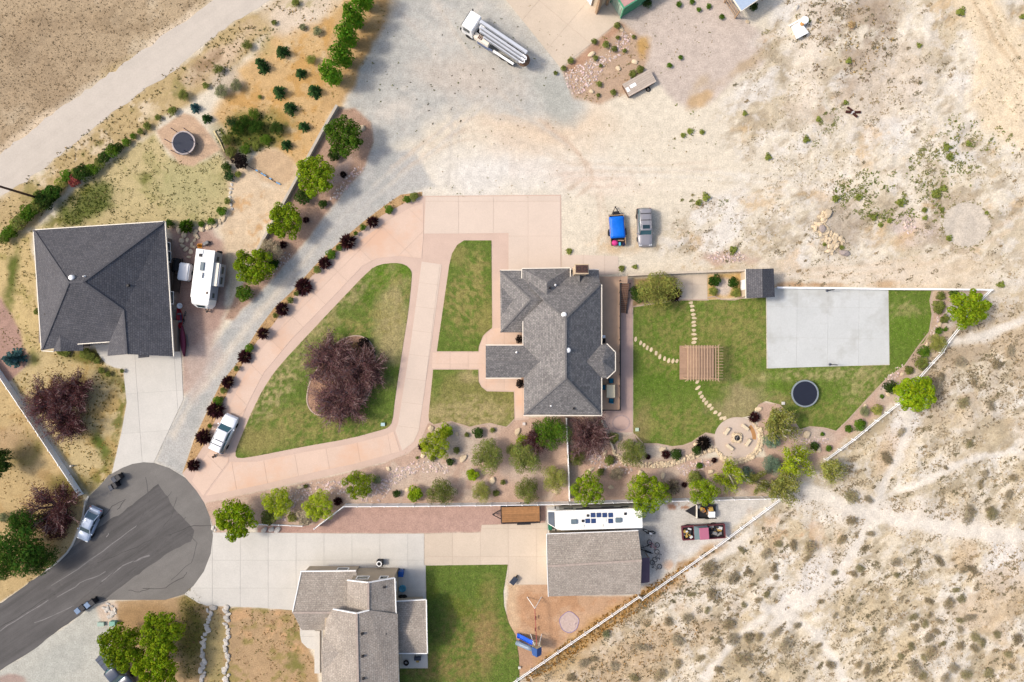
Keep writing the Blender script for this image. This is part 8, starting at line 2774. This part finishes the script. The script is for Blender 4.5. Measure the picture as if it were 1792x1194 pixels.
sl = [Vector((-0.5, 0.55, 1.3)), Vector((-0.9, 0.62, 1.1)), Vector((-1.7, 0.8, 0.5)), Vector((-2.2, 0.92, 0.2)), Vector((-2.55, 1.0, 0.16))]
rings = []
for q in sl:
    rings.append([q + Vector((0.02 * s, s * 0.3, z)) for s, z in ((-1, 0.18), (-1, 0), (1, 0), (1, 0.18), (0.85, 0.18), (0.85, 0.05), (-0.85, 0.05), (-0.85, 0.18))])
g.loft(rings)
g.build('slide', mat('slide_blue', (16, 96, 226), rough=0.3, var=0.05), t)
G().tube([(-0.5, -0.2, 1.6), (-1.1, -0.1, 1.35), (-2.0, 0.05, 0.8), (-2.6, 0.15, 0.45)], 0.32, 14).build('tube_slide', mat('tube_grey', (146, 164, 184), rough=0.35, var=0.08), t, smooth=True)
sw = G().tube([(0, 0.5, 2.1), (-0.25, 5.3, 2.1)], 0.05, 8).build('swing_beam', mat('beam_red', (186, 92, 84), rough=0.5), t)
for s in (-1, 1):
    G().tube([(-0.25, 5.3, 2.12), (-0.25 + s * 0.95, 6.0, 0.02)], 0.045, 8).build('swing_leg', M_TRIM, t)
    G().tube([(s * 0.3, 0.55, 2.1), (s * 0.75, 1.1, 0.02)], 0.05, 8).build('swing_leg', M_TRIM, t)
for k, y in enumerate((1.9, 3.4)):
    for s in (-0.22, 0.22):
        G().tube([(-0.1, y + s, 2.1), (-0.1, y + s, 0.5)], 0.01, 5).build('swing_chain', M_STEEL, t)
    G().box((-0.1, y, 0.48), (0.2, 0.48, 0.03)).build('swing_seat', M_BLACK, t)
# round toy mat with purple rim
c = P(996, 1089, 0)
t = thing('play_mat', 'worn round play mat with a purple rim on the sandy yard', 'mat', (c.x, c.y, 0.0))
g = G()
pts = [((1.27 + 0.06 * math.sin(5 * a)) * math.cos(a), (1.35 + 0.06 * math.cos(4 * a)) * math.sin(a)) for a in [k * math.pi / 16 for k in range(32)]]
g.prism(pts, 0.0, 0.02)
g.build('mat_sheet', mat('mat_worn', (214, 190, 178), rough=0.9, var=0.15, scale=2, stain=((150, 130, 140), 1.6, 0.56)), t)
g = G()
g.tube([Vector((x, y, 0.03)) for x, y in pts + pts[:1]], 0.035, 6)
g.build('rim', mat('rim_purple', (150, 136, 190), rough=0.7, var=0.2, scale=3), t)

# ================================================================ small things
def bin_(px, py, rz, label, m, grp=None):
    p = P(px, py, 0.6)
    t = thing('wheelie_bin', label, 'bin', (p.x, p.y, 0.024), rz, grp)
    G().box((0, 0, 0.5), (0.6, 0.62, 0.98), taper=1.12).build('bin_body', m, t, bevel=0.03)
    G().box((0, -0.02, 1.03), (0.7, 0.74, 0.08), taper=0.9).build('lid', m, t, bevel=0.02)
    for s in (-1, 1):
        G().lathe((s * 0.3, 0.3, 0.12), [(0.02, -0.04), (0.12, -0.04), (0.12, 0.04), (0.02, 0.04)], 10, 'x').build('wheel', M_BLACK, t)
    G().tube([(-0.28, 0.4, 0.98), (0.28, 0.4, 0.98)], 0.025, 6).build('handle', M_DARK, t)


M_BINB = mat('bin_blueblack', (58, 66, 82), rough=0.5, var=0.08)
M_BINL = mat('bin_blue', (128, 152, 184), rough=0.5, var=0.08)
M_BINK = mat('bin_black', (46, 46, 52), rough=0.55, var=0.1)
bin_(203, 838, 0.6, 'grey-blue wheeled bin on the cul-de-sac by the concrete drive', M_BINB)
bin_(209, 835, 0.7, 'black wheeled bin touching the grey-blue one on the cul-de-sac', M_BINK)
bin_(198, 852, 0.5, 'dark wheeled bin standing apart on the cul-de-sac', M_BINB)
bin_(203, 849, 0.5, 'black wheeled bin next to the dark one set apart', M_BINK)
bin_(139, 1067, 0.7, 'pale blue wheeled bin by the street and gravel pad', M_BINL)
bin_(156, 1057, 0.7, 'blue wheeled bin nearer the white rock heap', M_BINL)
bin_(147, 1062, 0.7, 'black wheeled bin between the two blue street bins', M_BINK)
bin_(164, 1053, 0.7, 'black wheeled bin at the end of the street bins', M_BINK)
bin_(702, 1003, 0, 'bright blue wheeled bin against the tan house wall', mat('bin_bright', (28, 90, 170), rough=0.5))

# red canoe, covered canoe, ladder, dish
def hull(L, W, D, n=14):
    rings = []
    for k in range(n + 1):
        u = -1 + 2 * k / n
        w = W / 2 * max(0.02, (1 - abs(u) ** 2.2))
        lift = 0.25 * abs(u) ** 4
        x = u * L / 2
        rings.append([Vector((x, w, D + lift)), Vector((x, w * 0.8, D * 0.35 + lift)), Vector((x, 0, lift * 0.8)), Vector((x, -w * 0.8, D * 0.35 + lift)), Vector((x, -w, D + lift)),
                      Vector((x, -w * 0.86, D + lift - 0.02)), Vector((x, -w * 0.6, D * 0.4 + lift + 0.03)), Vector((x, 0, lift * 0.8 + 0.05)), Vector((x, w * 0.6, D * 0.4 + lift + 0.03)), Vector((x, w * 0.86, D + lift - 0.02))])
    return rings


p = P(313, 556, 0.6)
t = thing('canoe', 'bright red open canoe along the brown house wall', 'canoe', (p.x, p.y, 0.05), math.radians(-86))
G().loft(hull(2.9, 0.8, 0.42)).build('hull', mat('canoe_red', (176, 22, 34), rough=0.35, var=0.06), t, smooth=True)
for x in (-0.5, 0.5):
    G().box((x, 0, 0.36), (0.22, 0.6, 0.04)).build('seat', M_JUNK[0], t)
G().box((0, 0.12, 0.2), (1.3, 0.12, 0.06)).build('paddle', mat('paddle_violet', (110, 96, 150), rough=0.5), t)
p = P(319, 597, 0.5)
t = thing('canoe', 'dull maroon canoe laid upside down below the red one', 'canoe', (p.x, p.y, 0.0), math.radians(-86))
hu = G().loft(hull(4.1, 0.75, 0.42)).build('hull', mat('canoe_maroon', (132, 50, 76), rough=0.6, var=0.08), t, smooth=True)
hu.rotation_euler = (math.pi, 0, 0)
hu.location = (0, 0, 0.68)
p = P(326, 597, 0.1)
t = thing('ladder', 'short grey ladder lying beside the maroon canoe', 'ladder', (p.x, p.y, 0.02), math.radians(-83))
for s in (-1, 1):
    G().box((0, s * 0.2, 0.04), (1.6, 0.05, 0.08)).build('ladder_rail', M_STEEL, t)
for k in range(6):
    G().box((-0.65 + k * 0.26, 0, 0.04), (0.04, 0.38, 0.04)).build('rung', M_STEEL, t)
p = P(315.5, 535.5, 0.5)
t = thing('satellite_dish', 'round white dish on a stand beside the red canoe', 'dish', (p.x, p.y, 0))
G().lathe((0, 0, 0.55), [(0.03, 0.02), (0.2, 0.06), (0.36, 0.16), (0.38, 0.16), (0.2, 0.02), (0.03, -0.03)], 20).build('reflector', M_WHITE, t, smooth=True)
G().tube([(0, 0, 0.0), (0, 0, 0.54)], 0.04, 8).build('mast', M_STEEL, t)
G().tube([(0.3, 0, 0.62), (0.0, 0, 0.9)], 0.015, 6).build('feed_arm', M_DARK, t)
p = P(348, 430, 0.3)
t = thing('traffic_cone', 'orange cone at the rear corner of the caravan', 'cone', (p.x, p.y, 0))
G().box((0, 0, 0.03), (0.6, 0.6, 0.06)).build('cone_base', mat('cone_orange', (244, 158, 30), rough=0.5, var=0.06), t)
G().lathe((0, 0, 0.06), [(0.24, 0), (0.05, 0.75)], 12).build('cone_body', MATS['cone_orange'], t)
p = P(361, 426, 0.3)
t = thing('generator', 'small grey generator behind the caravan', 'generator', (p.x, p.y, 0), 0.5)
G().box((0, 0, 0.32), (0.75, 0.45, 0.45)).build('housing', M_JUNK[0], t, bevel=0.06)
G().tube([(-0.4, -0.25, 0.58), (0.4, -0.25, 0.58)], 0.03, 6).build('handle', M_DARK, t)
for s in (-1, 1):
    G().lathe((s * 0.42, 0, 0.14), [(0.02, -0.04), (0.14, -0.04), (0.14, 0.04), (0.02, 0.04)], 10, 'x').build('wheel', M_BLACK, t)

# air conditioner and clutter round the tan house
p = P(665, 985, 0.5)
t = thing('air_conditioner', 'square black and white outdoor air conditioner on the side drive', 'air conditioner', (p.x, p.y, 0.04))
G().box((0, 0, 0.42), (0.78, 0.78, 0.8)).build('case', M_JUNK[3], t, bevel=0.03)
G().lathe((-0.04, -0.03, 0.82), [(0.36, 0.0), (0.36, 0.05), (0.24, 0.05), (0.24, 0.0)], 20).build('fan_ring', M_WHITE, t)
for k in range(4):
    G().box((-0.04, -0.03, 0.85), (0.46, 0.05, 0.015), rz=k * math.pi / 4).build('fan_guard', M_DARK, t)
p = P(704, 1031, 0.3)
t = thing('paddling_pool', 'folded turquoise paddling pool against the tan house', 'pool', (p.x, p.y, 0.04))
G().lathe((0, 0, 0), [(0.1, 0.02), (0.46, 0.02), (0.5, 0.14), (0.44, 0.26), (0.38, 0.2), (0.1, 0.1)], 14).build('pool_ring', mat('pool_turquoise', (92, 176, 206), rough=0.4, var=0.15, scale=6), t, smooth=True)
G().box((0, 0, 0.15), (0.3, 0.5, 0.1), rz=0.5).build('pool_liner', MATS['pool_turquoise'], t, bevel=0.03)
for k, (x, y) in enumerate([(702, 1045), (708, 1045)]):
    p = P(x, y, 0.2)
    o = G().lathe((0, 0, 0), [(0.05, 0), (0.3, 0.03), (0.36, 0.2), (0.22, 0.42), (0.05, 0.5)], 10).build('rubbish_bag', M_BLACK, None, smooth=True)
    o.location = (p.x, p.y, 0.038)
    tag(o, ['black rubbish bag touching the tan house wall', 'black rubbish bag beside another at the wing wall'][k], 'bag')
p = P(745, 1069, 0.5)
t = thing('window_cooler', 'pale blue cooler unit on the wing gable end', 'cooler', (p.x - 0.1, p.y, 0.0))
G().box((0, 0, 1.5), (0.75, 0.95, 0.7)).build('case', mat('cooler_blue', (176, 196, 226), rough=0.5), t, bevel=0.03)
G().box((-0.3, 0, 0.57), (0.08, 0.8, 1.15)).build('bracket', M_STEEL, t)
p = P(731, 1152, 0.6)
t = thing('barbecue', 'dark barbecue on the rear patio of the tan house', 'barbecue', (p.x, p.y, 0.04))
G().box((0, 0.05, 0.75), (0.9, 0.5, 0.35)).build('grill_body', M_BINB, t, bevel=0.06)
G().box((0, -0.35, 0.7), (0.4, 0.3, 0.04)).build('front_shelf', M_JUNK[2], t)
for sx in (-0.38, 0.38):
    for sy in (-0.1, 0.2):
        G().box((sx, sy, 0.29), (0.05, 0.05, 0.58)).build('leg', M_DARK, t)
p = P(711, 1160, 0.1)
o = G().lathe((0, 0, 0.12), [(0.2, -0.1), (0.34, -0.1), (0.38, 0), (0.34, 0.1), (0.2, 0.1)], 20, ring=True).build('tyre', M_BLACK, None, smooth=True)
o.location = (p.x, p.y, 0.045)
tag(o, 'black tyre lying flat on the rear patio', 'tyre')
p = P(899, 1016, 0.4)
t = thing('wheelbarrow', 'dark wheelbarrow at the lawn corner by the rear drive', 'wheelbarrow', (p.x, p.y, 0.03), 0.9)
G().loft([[Vector((x, y, 0.35)) for x, y in ((-0.3, -0.2), (0.35, -0.2), (0.35, 0.2), (-0.3, 0.2))], [Vector((x, y, 0.62)) for x, y in ((-0.5, -0.36), (0.55, -0.36), (0.55, 0.36), (-0.5, 0.36))]]).build('tray', M_BINB, t)
G().lathe((0.62, 0, 0.19), [(0.03, -0.05), (0.18, -0.05), (0.18, 0.05), (0.03, 0.05)], 12, 'y').build('wheel', M_BLACK, t)
for s in (-1, 1):
    G().tube([(0.62, s * 0.1, 0.2), (-0.1, s * 0.25, 0.33), (-0.95, s * 0.3, 0.6)], 0.025, 6).build('handle', M_WOOD, t)
    G().tube([(-0.25, s * 0.25, 0.4), (-0.35, s * 0.25, 0.0)], 0.02, 6).build('leg', M_DARK, t)

# long wooden box on the bed edge
p = P(1118, 146, 0.7)
t = thing('wooden_crate', 'long weathered plank-topped wooden box with a pale sheet on top', 'crate', (p.x, p.y, 0), math.radians(29))
G().box((0, 0, 0.4), (3.9, 1.75, 0.7)).build('crate_side', mat('crate_dark', (132, 102, 82), rough=0.9, var=0.15), t)
M_PLW = mat('plank_weathered', (212, 196, 180), rough=0.9, var=0.1, scale=3, objvar=0.1)
for k in range(7):
    G().box((0.05, -0.81 + k * 0.27, 0.79), (4.1, 0.25, 0.05)).build('plank', M_PLW, t)
for x, y, w, d in ((-0.85, 0.1, 0.85, 0.45), (-1.7, -0.05, 0.4, 0.6)):
    G().box((x, y, 0.83), (w, d, 0.02)).build('pale_sheet', M_WHITE, t)
for k, (x, y, rz) in enumerate([(0.9, -1.15, 0.4), (-0.2, 1.1, 1.0)]):
    o = G().lathe((0, 0, 0), [(0.2, 0), (0.3, 0.02), (0.34, 0.1), (0.3, 0.18), (0.2, 0.18)], 14, ring=True).build('tyre', M_BLACK if k == 0 else M_JUNK[0], None)
    q = Matrix.Rotation(math.radians(29), 3, 'Z') @ Vector((x, y, 0))
    o.location = (p.x + q.x, p.y + q.y, 0)
    tag(o, ['black tyre lying below the long wooden box', 'grey tyre lying behind the long wooden box'][k], 'tyre')

# white hopper with drum, rusty rollers
p = P(1400, 52, 0.6)
gz = float(gheight(np.array([p.x]), np.array([p.y]))[0])
t = thing('feed_hopper', 'white metal hopper with a drum and an orange lid on the dirt', 'hopper', (p.x, p.y, gz), math.radians(-62))
G().loft([[Vector((x, y, 0.02)) for x, y in ((-1.0, -0.6), (0.8, -0.75), (0.8, 0.75), (-1.0, 0.6))], [Vector((x, y, 0.75)) for x, y in ((-0.9, -0.5), (0.95, -0.8), (0.95, 0.8), (-0.9, 0.5))]]).build('hopper_body', M_WHITE, t, bevel=0.06)
G().lathe((-0.75, 0.95, 0.0), [(0.5, 0), (0.52, 0.5), (0.5, 1.0), (0.1, 1.08)], 16).build('drum', M_WHITE, t)
G().lathe((-0.5, 0.5, 0.76), [(0.28, 0), (0.28, 0.12), (0.12, 0.2)], 14).build('orange_lid', mat('lid_orange', (224, 162, 92), rough=0.6), t)
G().beam((-1.15, -0.9, 0.35), (-1.2, 0.75, 0.35), 0.16, 0.16).build('side_beam', M_WHITE, t)
p = P(1494, 196, 0.3)
gz = float(gheight(np.array([p.x]), np.array([p.y]))[0])
t = thing('scrap_rollers', 'dark rusty roller scrap crossed on the dirt', 'scrap', (p.x, p.y, gz), 0.0)
M_RUST = mat('rust_dark', (84, 44, 34), rough=0.8, var=0.3, scale=4)
for a, b, r in [((-0.9, 0.1, 0.18), (-0.2, 0.05, 0.18), 0.18), ((0.2, 0.05, 0.18), (1.05, 0.05, 0.18), 0.17), ((-0.75, 0.7, 0.2), (0.0, 0.2, 0.2), 0.13), ((0.0, -0.1, 0.18), (0.6, -0.6, 0.18), 0.16)]:
    va, vb = Vector(a), Vector(b)
    g = G()
    for k in range(5):
        q0 = va.lerp(vb, k / 5)
        q1 = va.lerp(vb, (k + 0.7) / 5)
        g.tube([q0, q1], r, 10)
    g.tube([va, vb], r * 0.6, 8)
    g.build('roller', M_RUST, t)
G().box((0, 0, 0.12), (0.5, 0.4, 0.2)).build('hub', M_JUNK[4], t)

# fallen net, pale log, court net posts
p = P(423, 284)
q = P(487, 322) - p
t = thing('volleyball_net', 'slack dark net with blue clips stretched low over the sand pad', 'net', p)
g = G()
n = 14
top = [Vector((q.x * k / n, q.y * k / n, 0.55 - 0.5 * (k / n) + 0.03 * math.sin(k))) for k in range(n + 1)]
g.tube(top, 0.045, 6)
g.build('net_roll', mat('net_dark', (78, 70, 70), rough=0.9, var=0.2), t)
G().tube([(0, 0, 0), (0.05, 0.02, 0.9)], 0.045, 8).build('net_post', M_TRIM, t)
for k in (6, 8, 9, 11, 14):
    G().box(top[k] + Vector((0.04, 0.04, 0.05)), (0.32 if k < 14 else 0.6, 0.16, 0.06), rz=-0.5).build('blue_clip', mat('clip_blue', (112, 176, 226), rough=0.5), t)
p = P(376, 231)
q = P(393, 266) - p
t = thing('fallen_log', 'thin pale bleached log beside the thicket', 'log', p)
G().tube([(0, 0, 0.1), (q.x * 0.5 + 0.1, q.y * 0.5, 0.14), (q.x, q.y, 0.08)], [0.11, 0.09, 0.06], 8).build('log_stem', mat('log_pale', (232, 212, 160), rough=0.9, var=0.12), t)
G().lathe((0, 0, 0.1), [(0.12, -0.1), (0.17, 0), (0.12, 0.1)], 8).build('log_butt', MATS['log_pale'], t)
for k, (x, y) in enumerate([(1447, 509), (1452, 638)]):
    p = P(x, y)
    t = thing('net_post', ['dark net post on the court edge below the white wall', 'dark net post on the court edge above the trampoline lawn'][k], 'post', (p.x, p.y, 0.05), 0, 'court net posts')
    G().tube([(0, 0, 0), (0, 0, 2.1)], 0.055, 10).build('post', M_DARK, t)
    G().lathe((0, 0, 0), [(0.2, 0), (0.2, 0.04)], 12).build('foot_plate', M_STEEL, t)
    G().box((0, 0.06, 1.6), (0.1, 0.1, 0.16)).build('winch', M_STEEL, t)

# utility boxes, wires of the garden
for x, y, w, d, h, c, lab in [(670, 743, 0.5, 0.4, 0.3, (196, 226, 226), 'pale turquoise utility box on the island lawn corner'), (1115, 752, 0.42, 0.42, 0.25, (206, 226, 200), 'pale green valve box on the back lawn corner'), (1371, 706, 0.36, 0.36, 0.25, (236, 232, 226), 'white valve box on the lawn by the pale tree'),
                              (196, 1092, 0.7, 0.55, 0.6, (136, 190, 170), 'mint green utility cabinet beside the white rock heap'), (176, 1093, 0.8, 0.5, 0.35, (176, 200, 184), 'pale mint utility vault lid by the gravel pad'), (917, 742, 0.35, 0.35, 0.2, (240, 230, 222), 'white valve box beside the house corner boulder'),
                              (909, 1169, 0.3, 0.3, 0.25, (232, 228, 216), 'small white box at the sandy yard edge'), (123, 816, 0.2, 0.2, 0.5, (236, 230, 220), 'thin white marker on the dry lawn by the fence')]:
    p = P(x, y, h)
    t = thing('utility_box', lab, 'utility box', (p.x, p.y, 0.03))
    m = mat('ubox_%d_%d' % (c[0], c[2]), c, rough=0.6, var=0.06)
    G().box((0, 0, h * 0.45), (w, d, h * 0.9)).build('case', m, t)
    G().box((0, 0, h * 0.94), (w * 1.08, d * 1.08, h * 0.1)).build('lid', m, t, bevel=0.01)

# person behind the white SUV
p = P(382, 796)
t = thing('person', 'person in dark top and pale trousers standing behind the white SUV', 'person', (p.x, p.y, 0.03), math.radians(70))


def skin_body(name, verts, edges, rad, m, parent, root=0, sub=1):
    me = bpy.data.meshes.new(name)
    me.from_pydata(verts, edges, [])
    o = link(name, me, m, parent)
    sk = o.modifiers.new('skin', 'SKIN')
    for i, r in enumerate(rad):
        me.skin_vertices[0].data[i].radius = r
        me.skin_vertices[0].data[i].use_root = (i == root)
    ss = o.modifiers.new('sub', 'SUBSURF')
    ss.levels = sub
    ss.render_levels = sub
    return o


M_SKIN = mat('skin', (206, 160, 132), rough=0.6, var=0.05)
M_TOP = mat('dark_top', (58, 50, 52), rough=0.9, var=0.1)
M_TRS = mat('pale_trousers', (196, 190, 182), rough=0.9, var=0.08)
V = [(0, 0, 0.95), (0, 0, 1.15), (0, 0, 1.38), (0, 0, 1.47), (0, 0.01, 1.6), (0, 0.01, 1.70),
     (0.19, 0, 1.38), (0.25, 0.02, 1.12), (0.24, 0.12, 0.9), (0.24, 0.16, 0.82), (-0.19, 0, 1.38), (-0.25, 0.02, 1.12), (-0.23, 0.12, 0.9), (-0.23, 0.16, 0.82),
     (0.1, 0, 0.88), (0.11, 0.03, 0.48), (0.12, -0.02, 0.09), (0.13, 0.14, 0.05), (-0.1, 0, 0.88), (-0.11, 0.0, 0.48), (-0.12, -0.06, 0.09), (-0.13, 0.1, 0.05)]
Eb = [(0, 1), (1, 2), (2, 3), (3, 4), (4, 5), (2, 6), (6, 7), (7, 8), (8, 9), (2, 10), (10, 11), (11, 12), (12, 13), (0, 14), (14, 15), (15, 16), (16, 17), (0, 18), (18, 19), (19, 20), (20, 21)]
R = [(0.15, 0.11), (0.14, 0.10), (0.15, 0.10), (0.055, 0.055), (0.085, 0.10), (0.07, 0.085), (0.06, 0.06), (0.045, 0.045), (0.035, 0.035), (0.04, 0.025), (0.06, 0.06), (0.045, 0.045), (0.035, 0.035), (0.04, 0.025),
     (0.09, 0.09), (0.06, 0.06), (0.045, 0.045), (0.04, 0.03), (0.09, 0.09), (0.06, 0.06), (0.045, 0.045), (0.04, 0.03)]
skin_body('body', V, Eb, R, M_SKIN, t)
skin_body('shirt', [V[0], V[1], V[2], V[6], V[7], V[10], V[11]], [(0, 1), (1, 2), (2, 3), (3, 4), (2, 5), (5, 6)], [(0.17, 0.13), (0.16, 0.12), (0.17, 0.12), (0.075, 0.075), (0.06, 0.06), (0.075, 0.075), (0.06, 0.06)], M_TOP, t)
skin_body('trousers', [V[0], V[14], V[15], V[16], V[18], V[19], V[20]], [(0, 1), (1, 2), (2, 3), (0, 4), (4, 5), (5, 6)], [(0.165, 0.125), (0.11, 0.11), (0.08, 0.08), (0.065, 0.065), (0.11, 0.11), (0.08, 0.08), (0.065, 0.065)], M_TRS, t)
hair = G().lathe((0, -0.01, 1.60), [(0.105, 0.0), (0.115, 0.06), (0.10, 0.13), (0.06, 0.17), (0.01, 0.185)], 14).build('hair', mat('hair_dark', (44, 32, 26), rough=0.7), t, smooth=True)
for s in (-1, 1):
    G().box((s * 0.125, 0.05, 0.035), (0.09, 0.27, 0.07)).build('shoe', M_BLACK, t, bevel=0.02)
    G().lathe((s * 0.035, 0.105, 1.635), [(0.002, -0.008), (0.012, 0), (0.002, 0.008)], 8).build('eye', M_BLACK, t)
G().box((0, 0.125, 1.61), (0.028, 0.04, 0.045)).build('nose', M_SKIN, t, bevel=0.008)
G().box((0, 0.108, 1.565), (0.05, 0.012, 0.012)).build('mouth', mat('lips', (168, 96, 88)), t)

# ================================================================ cobble beds (uncountable)
def cobbles(name, shapes, dens, size, m, label, seed):
    rng = np.random.default_rng(seed)
    base = np.array([[1, 0, 0.3], [0.3, 0.9, 0.25], [-0.9, 0.3, 0.3], [-0.4, -0.9, 0.25], [0.6, -0.7, 0.3], [0.05, 0.0, 0.95]])
    fc = np.array([[0, 1, 5], [1, 2, 5], [2, 3, 5], [3, 4, 5], [4, 0, 5]])
    Vs, Fs, Cs = [], [], []
    o = 0
    for sh in shapes:
        x, y = scatter(sh, dens, None, seed)
        n = len(x)
        a = rng.uniform(0, 6.3, n)
        s = rng.uniform(size[0], size[1], n)
        B = base[None] * s[:, None, None]
        B = B * rng.uniform(0.75, 1.25, (n, 6, 1))
        X_ = B[..., 0] * np.cos(a)[:, None] - B[..., 1] * np.sin(a)[:, None] + x[:, None]
        Y_ = B[..., 0] * np.sin(a)[:, None] + B[..., 1] * np.cos(a)[:, None] + y[:, None]
        Z_ = B[..., 2] * 0.9
        V = np.stack([X_, Y_, Z_], -1).reshape(-1, 3)
        F = (fc[None] + (np.arange(n) * 6)[:, None, None]).reshape(-1, 3) + o
        o += n * 6
        col = np.array(alb(m)) * rng.uniform(0.65, 1.35, (n, 1)) * rng.uniform(0.94, 1.06, (n, 3))
        Vs.append(V)
        Fs.append(F)
        Cs.append(np.repeat(col, 6, 0))
    ob = link(name, mesh_np(name, np.concatenate(Vs), np.concatenate(Fs), np.clip(np.concatenate(Cs), 0, 0.8), 'col'), M_TUFT)
    tag(ob, label, 'cobbles', kind='stuff')


CREEK = [[(462, 905), (500, 862), (540, 845), (600, 838), (640, 850), (660, 862), (640, 878), (600, 868), (560, 858), (520, 880), (505, 912)],
         [(640, 850), (676, 835), (700, 815), (730, 806), (760, 808), (790, 815), (785, 830), (750, 826), (715, 832), (690, 850), (665, 878), (640, 878)],
         [(1032, 790), (1050, 775), (1068, 800), (1095, 815), (1110, 822), (1100, 830), (1070, 822), (1040, 818), (1030, 805)],
         [(1180, 820), (1205, 810), (1235, 803), (1250, 812), (1225, 826), (1195, 832)],
         [(985, 128), (1040, 100), (1060, 95), (1090, 55), (1108, 60), (1098, 90), (1060, 112), (1045, 140), (1015, 165), (1000, 168)],
         [(622, 292), (640, 292), (590, 352), (575, 348)], [(470, 470), (500, 440), (512, 450), (480, 480)],
         (1272, 450, 34, 10), (1590, 395, 12, 14), (1425, 772, 26, 8), (1560, 660, 30, 8, -50), (1640, 570, 8, 26, 20)]
cobbles('creek_cobbles', CREEK, 16, (0.07, 0.17), (222, 200, 190), 'pinkish cobbles of the dry creek beds', 5)
cobbles('gravel_stones', [[(365, 885), (450, 866), (676, 814), (749, 745), (900, 738), (990, 735), (992, 872), (610, 878), (560, 915), (380, 928)], [(1000, 735), (1050, 735), (1120, 815), (1345, 805), (1350, 860), (1000, 870)],
                          [(1400, 755), (1463, 758), (1551, 667), (1630, 585), (1636, 510), (1720, 510), (1600, 660), (1440, 798), (1360, 790)], BEDW], 5, (0.03, 0.07), (206, 178, 158), 'small rose gravel in the garden beds', 6)

# ================================================================ labels that single out look-alikes
LAND = [('round in-lawn trampoline', 1409, 689), ('rock pile', 1450, 410), ('white hopper', 1398, 50), ('rusty rollers', 1494, 196), ('green container', 1095, 15), ('dark-roofed shed', 1330, 496), ('silver-grey SUV', 1129, 397), ('play tower', 940, 1135),
        ('stripped red pickup', 1230, 931), ('white fence corner', 1362, 872), ('rail fence tree', 1593, 688), ('court wall end', 1730, 508), ('netted trampoline', 321, 250), ('row of poplars', 608, 130), ('white caravan', 360, 485), ('white SUV', 390, 760), ('long wooden box', 1118, 145),
        ('blue-roofed shelter', 1295, 20), ('motorhome', 1044, 909), ('fire pit', 1290, 767), ('pump truck', 868, 70), ('utility pole', 71, 348), ('street bins', 150, 1060), ('gravel circle', 1690, 393), ('concrete side driveway', 380, 1062)]
LW = [(n, P(x, y)) for n, x, y in LAND]
byl = {}
for o in SC.objects:
    if o.parent is None and o.get('group') and o.get('label'):
        byl.setdefault(o['label'], []).append(o)
ORDX = ORD + ['thirteenth', 'fourteenth']
for lab, obs in byl.items():
    if len(obs) < 2:
        continue
    if len(obs) <= 14:
        c = sum((Vector(o.location) for o in obs), Vector()) / len(obs)
        n, q = min(LW, key=lambda t_: (t_[1] - c).length)
        if n in lab:
            n, q = sorted(LW, key=lambda t_: (t_[1] - c).length)[1]
        obs.sort(key=lambda o: (Vector(o.location) - q).length)
        for k, o in enumerate(obs):
            o['label'] = '%s, %s from the %s' % (lab, ORDX[k], n)
    else:
        for o in obs:
            n, q = min(LW, key=lambda t_: (t_[1] - Vector(o.location)).length)
            sz = ''
            if o.scale.x < 5 and o.scale.x != 1:
                r_ = o.scale.x
                sz = 'large ' if r_ > 0.85 else 'small ' if r_ < 0.6 else 'middling '
                if 'small' in lab:
                    sz = ''
            o['label'] = sz + lab + (' nearest the %s' % n if n not in lab else '')
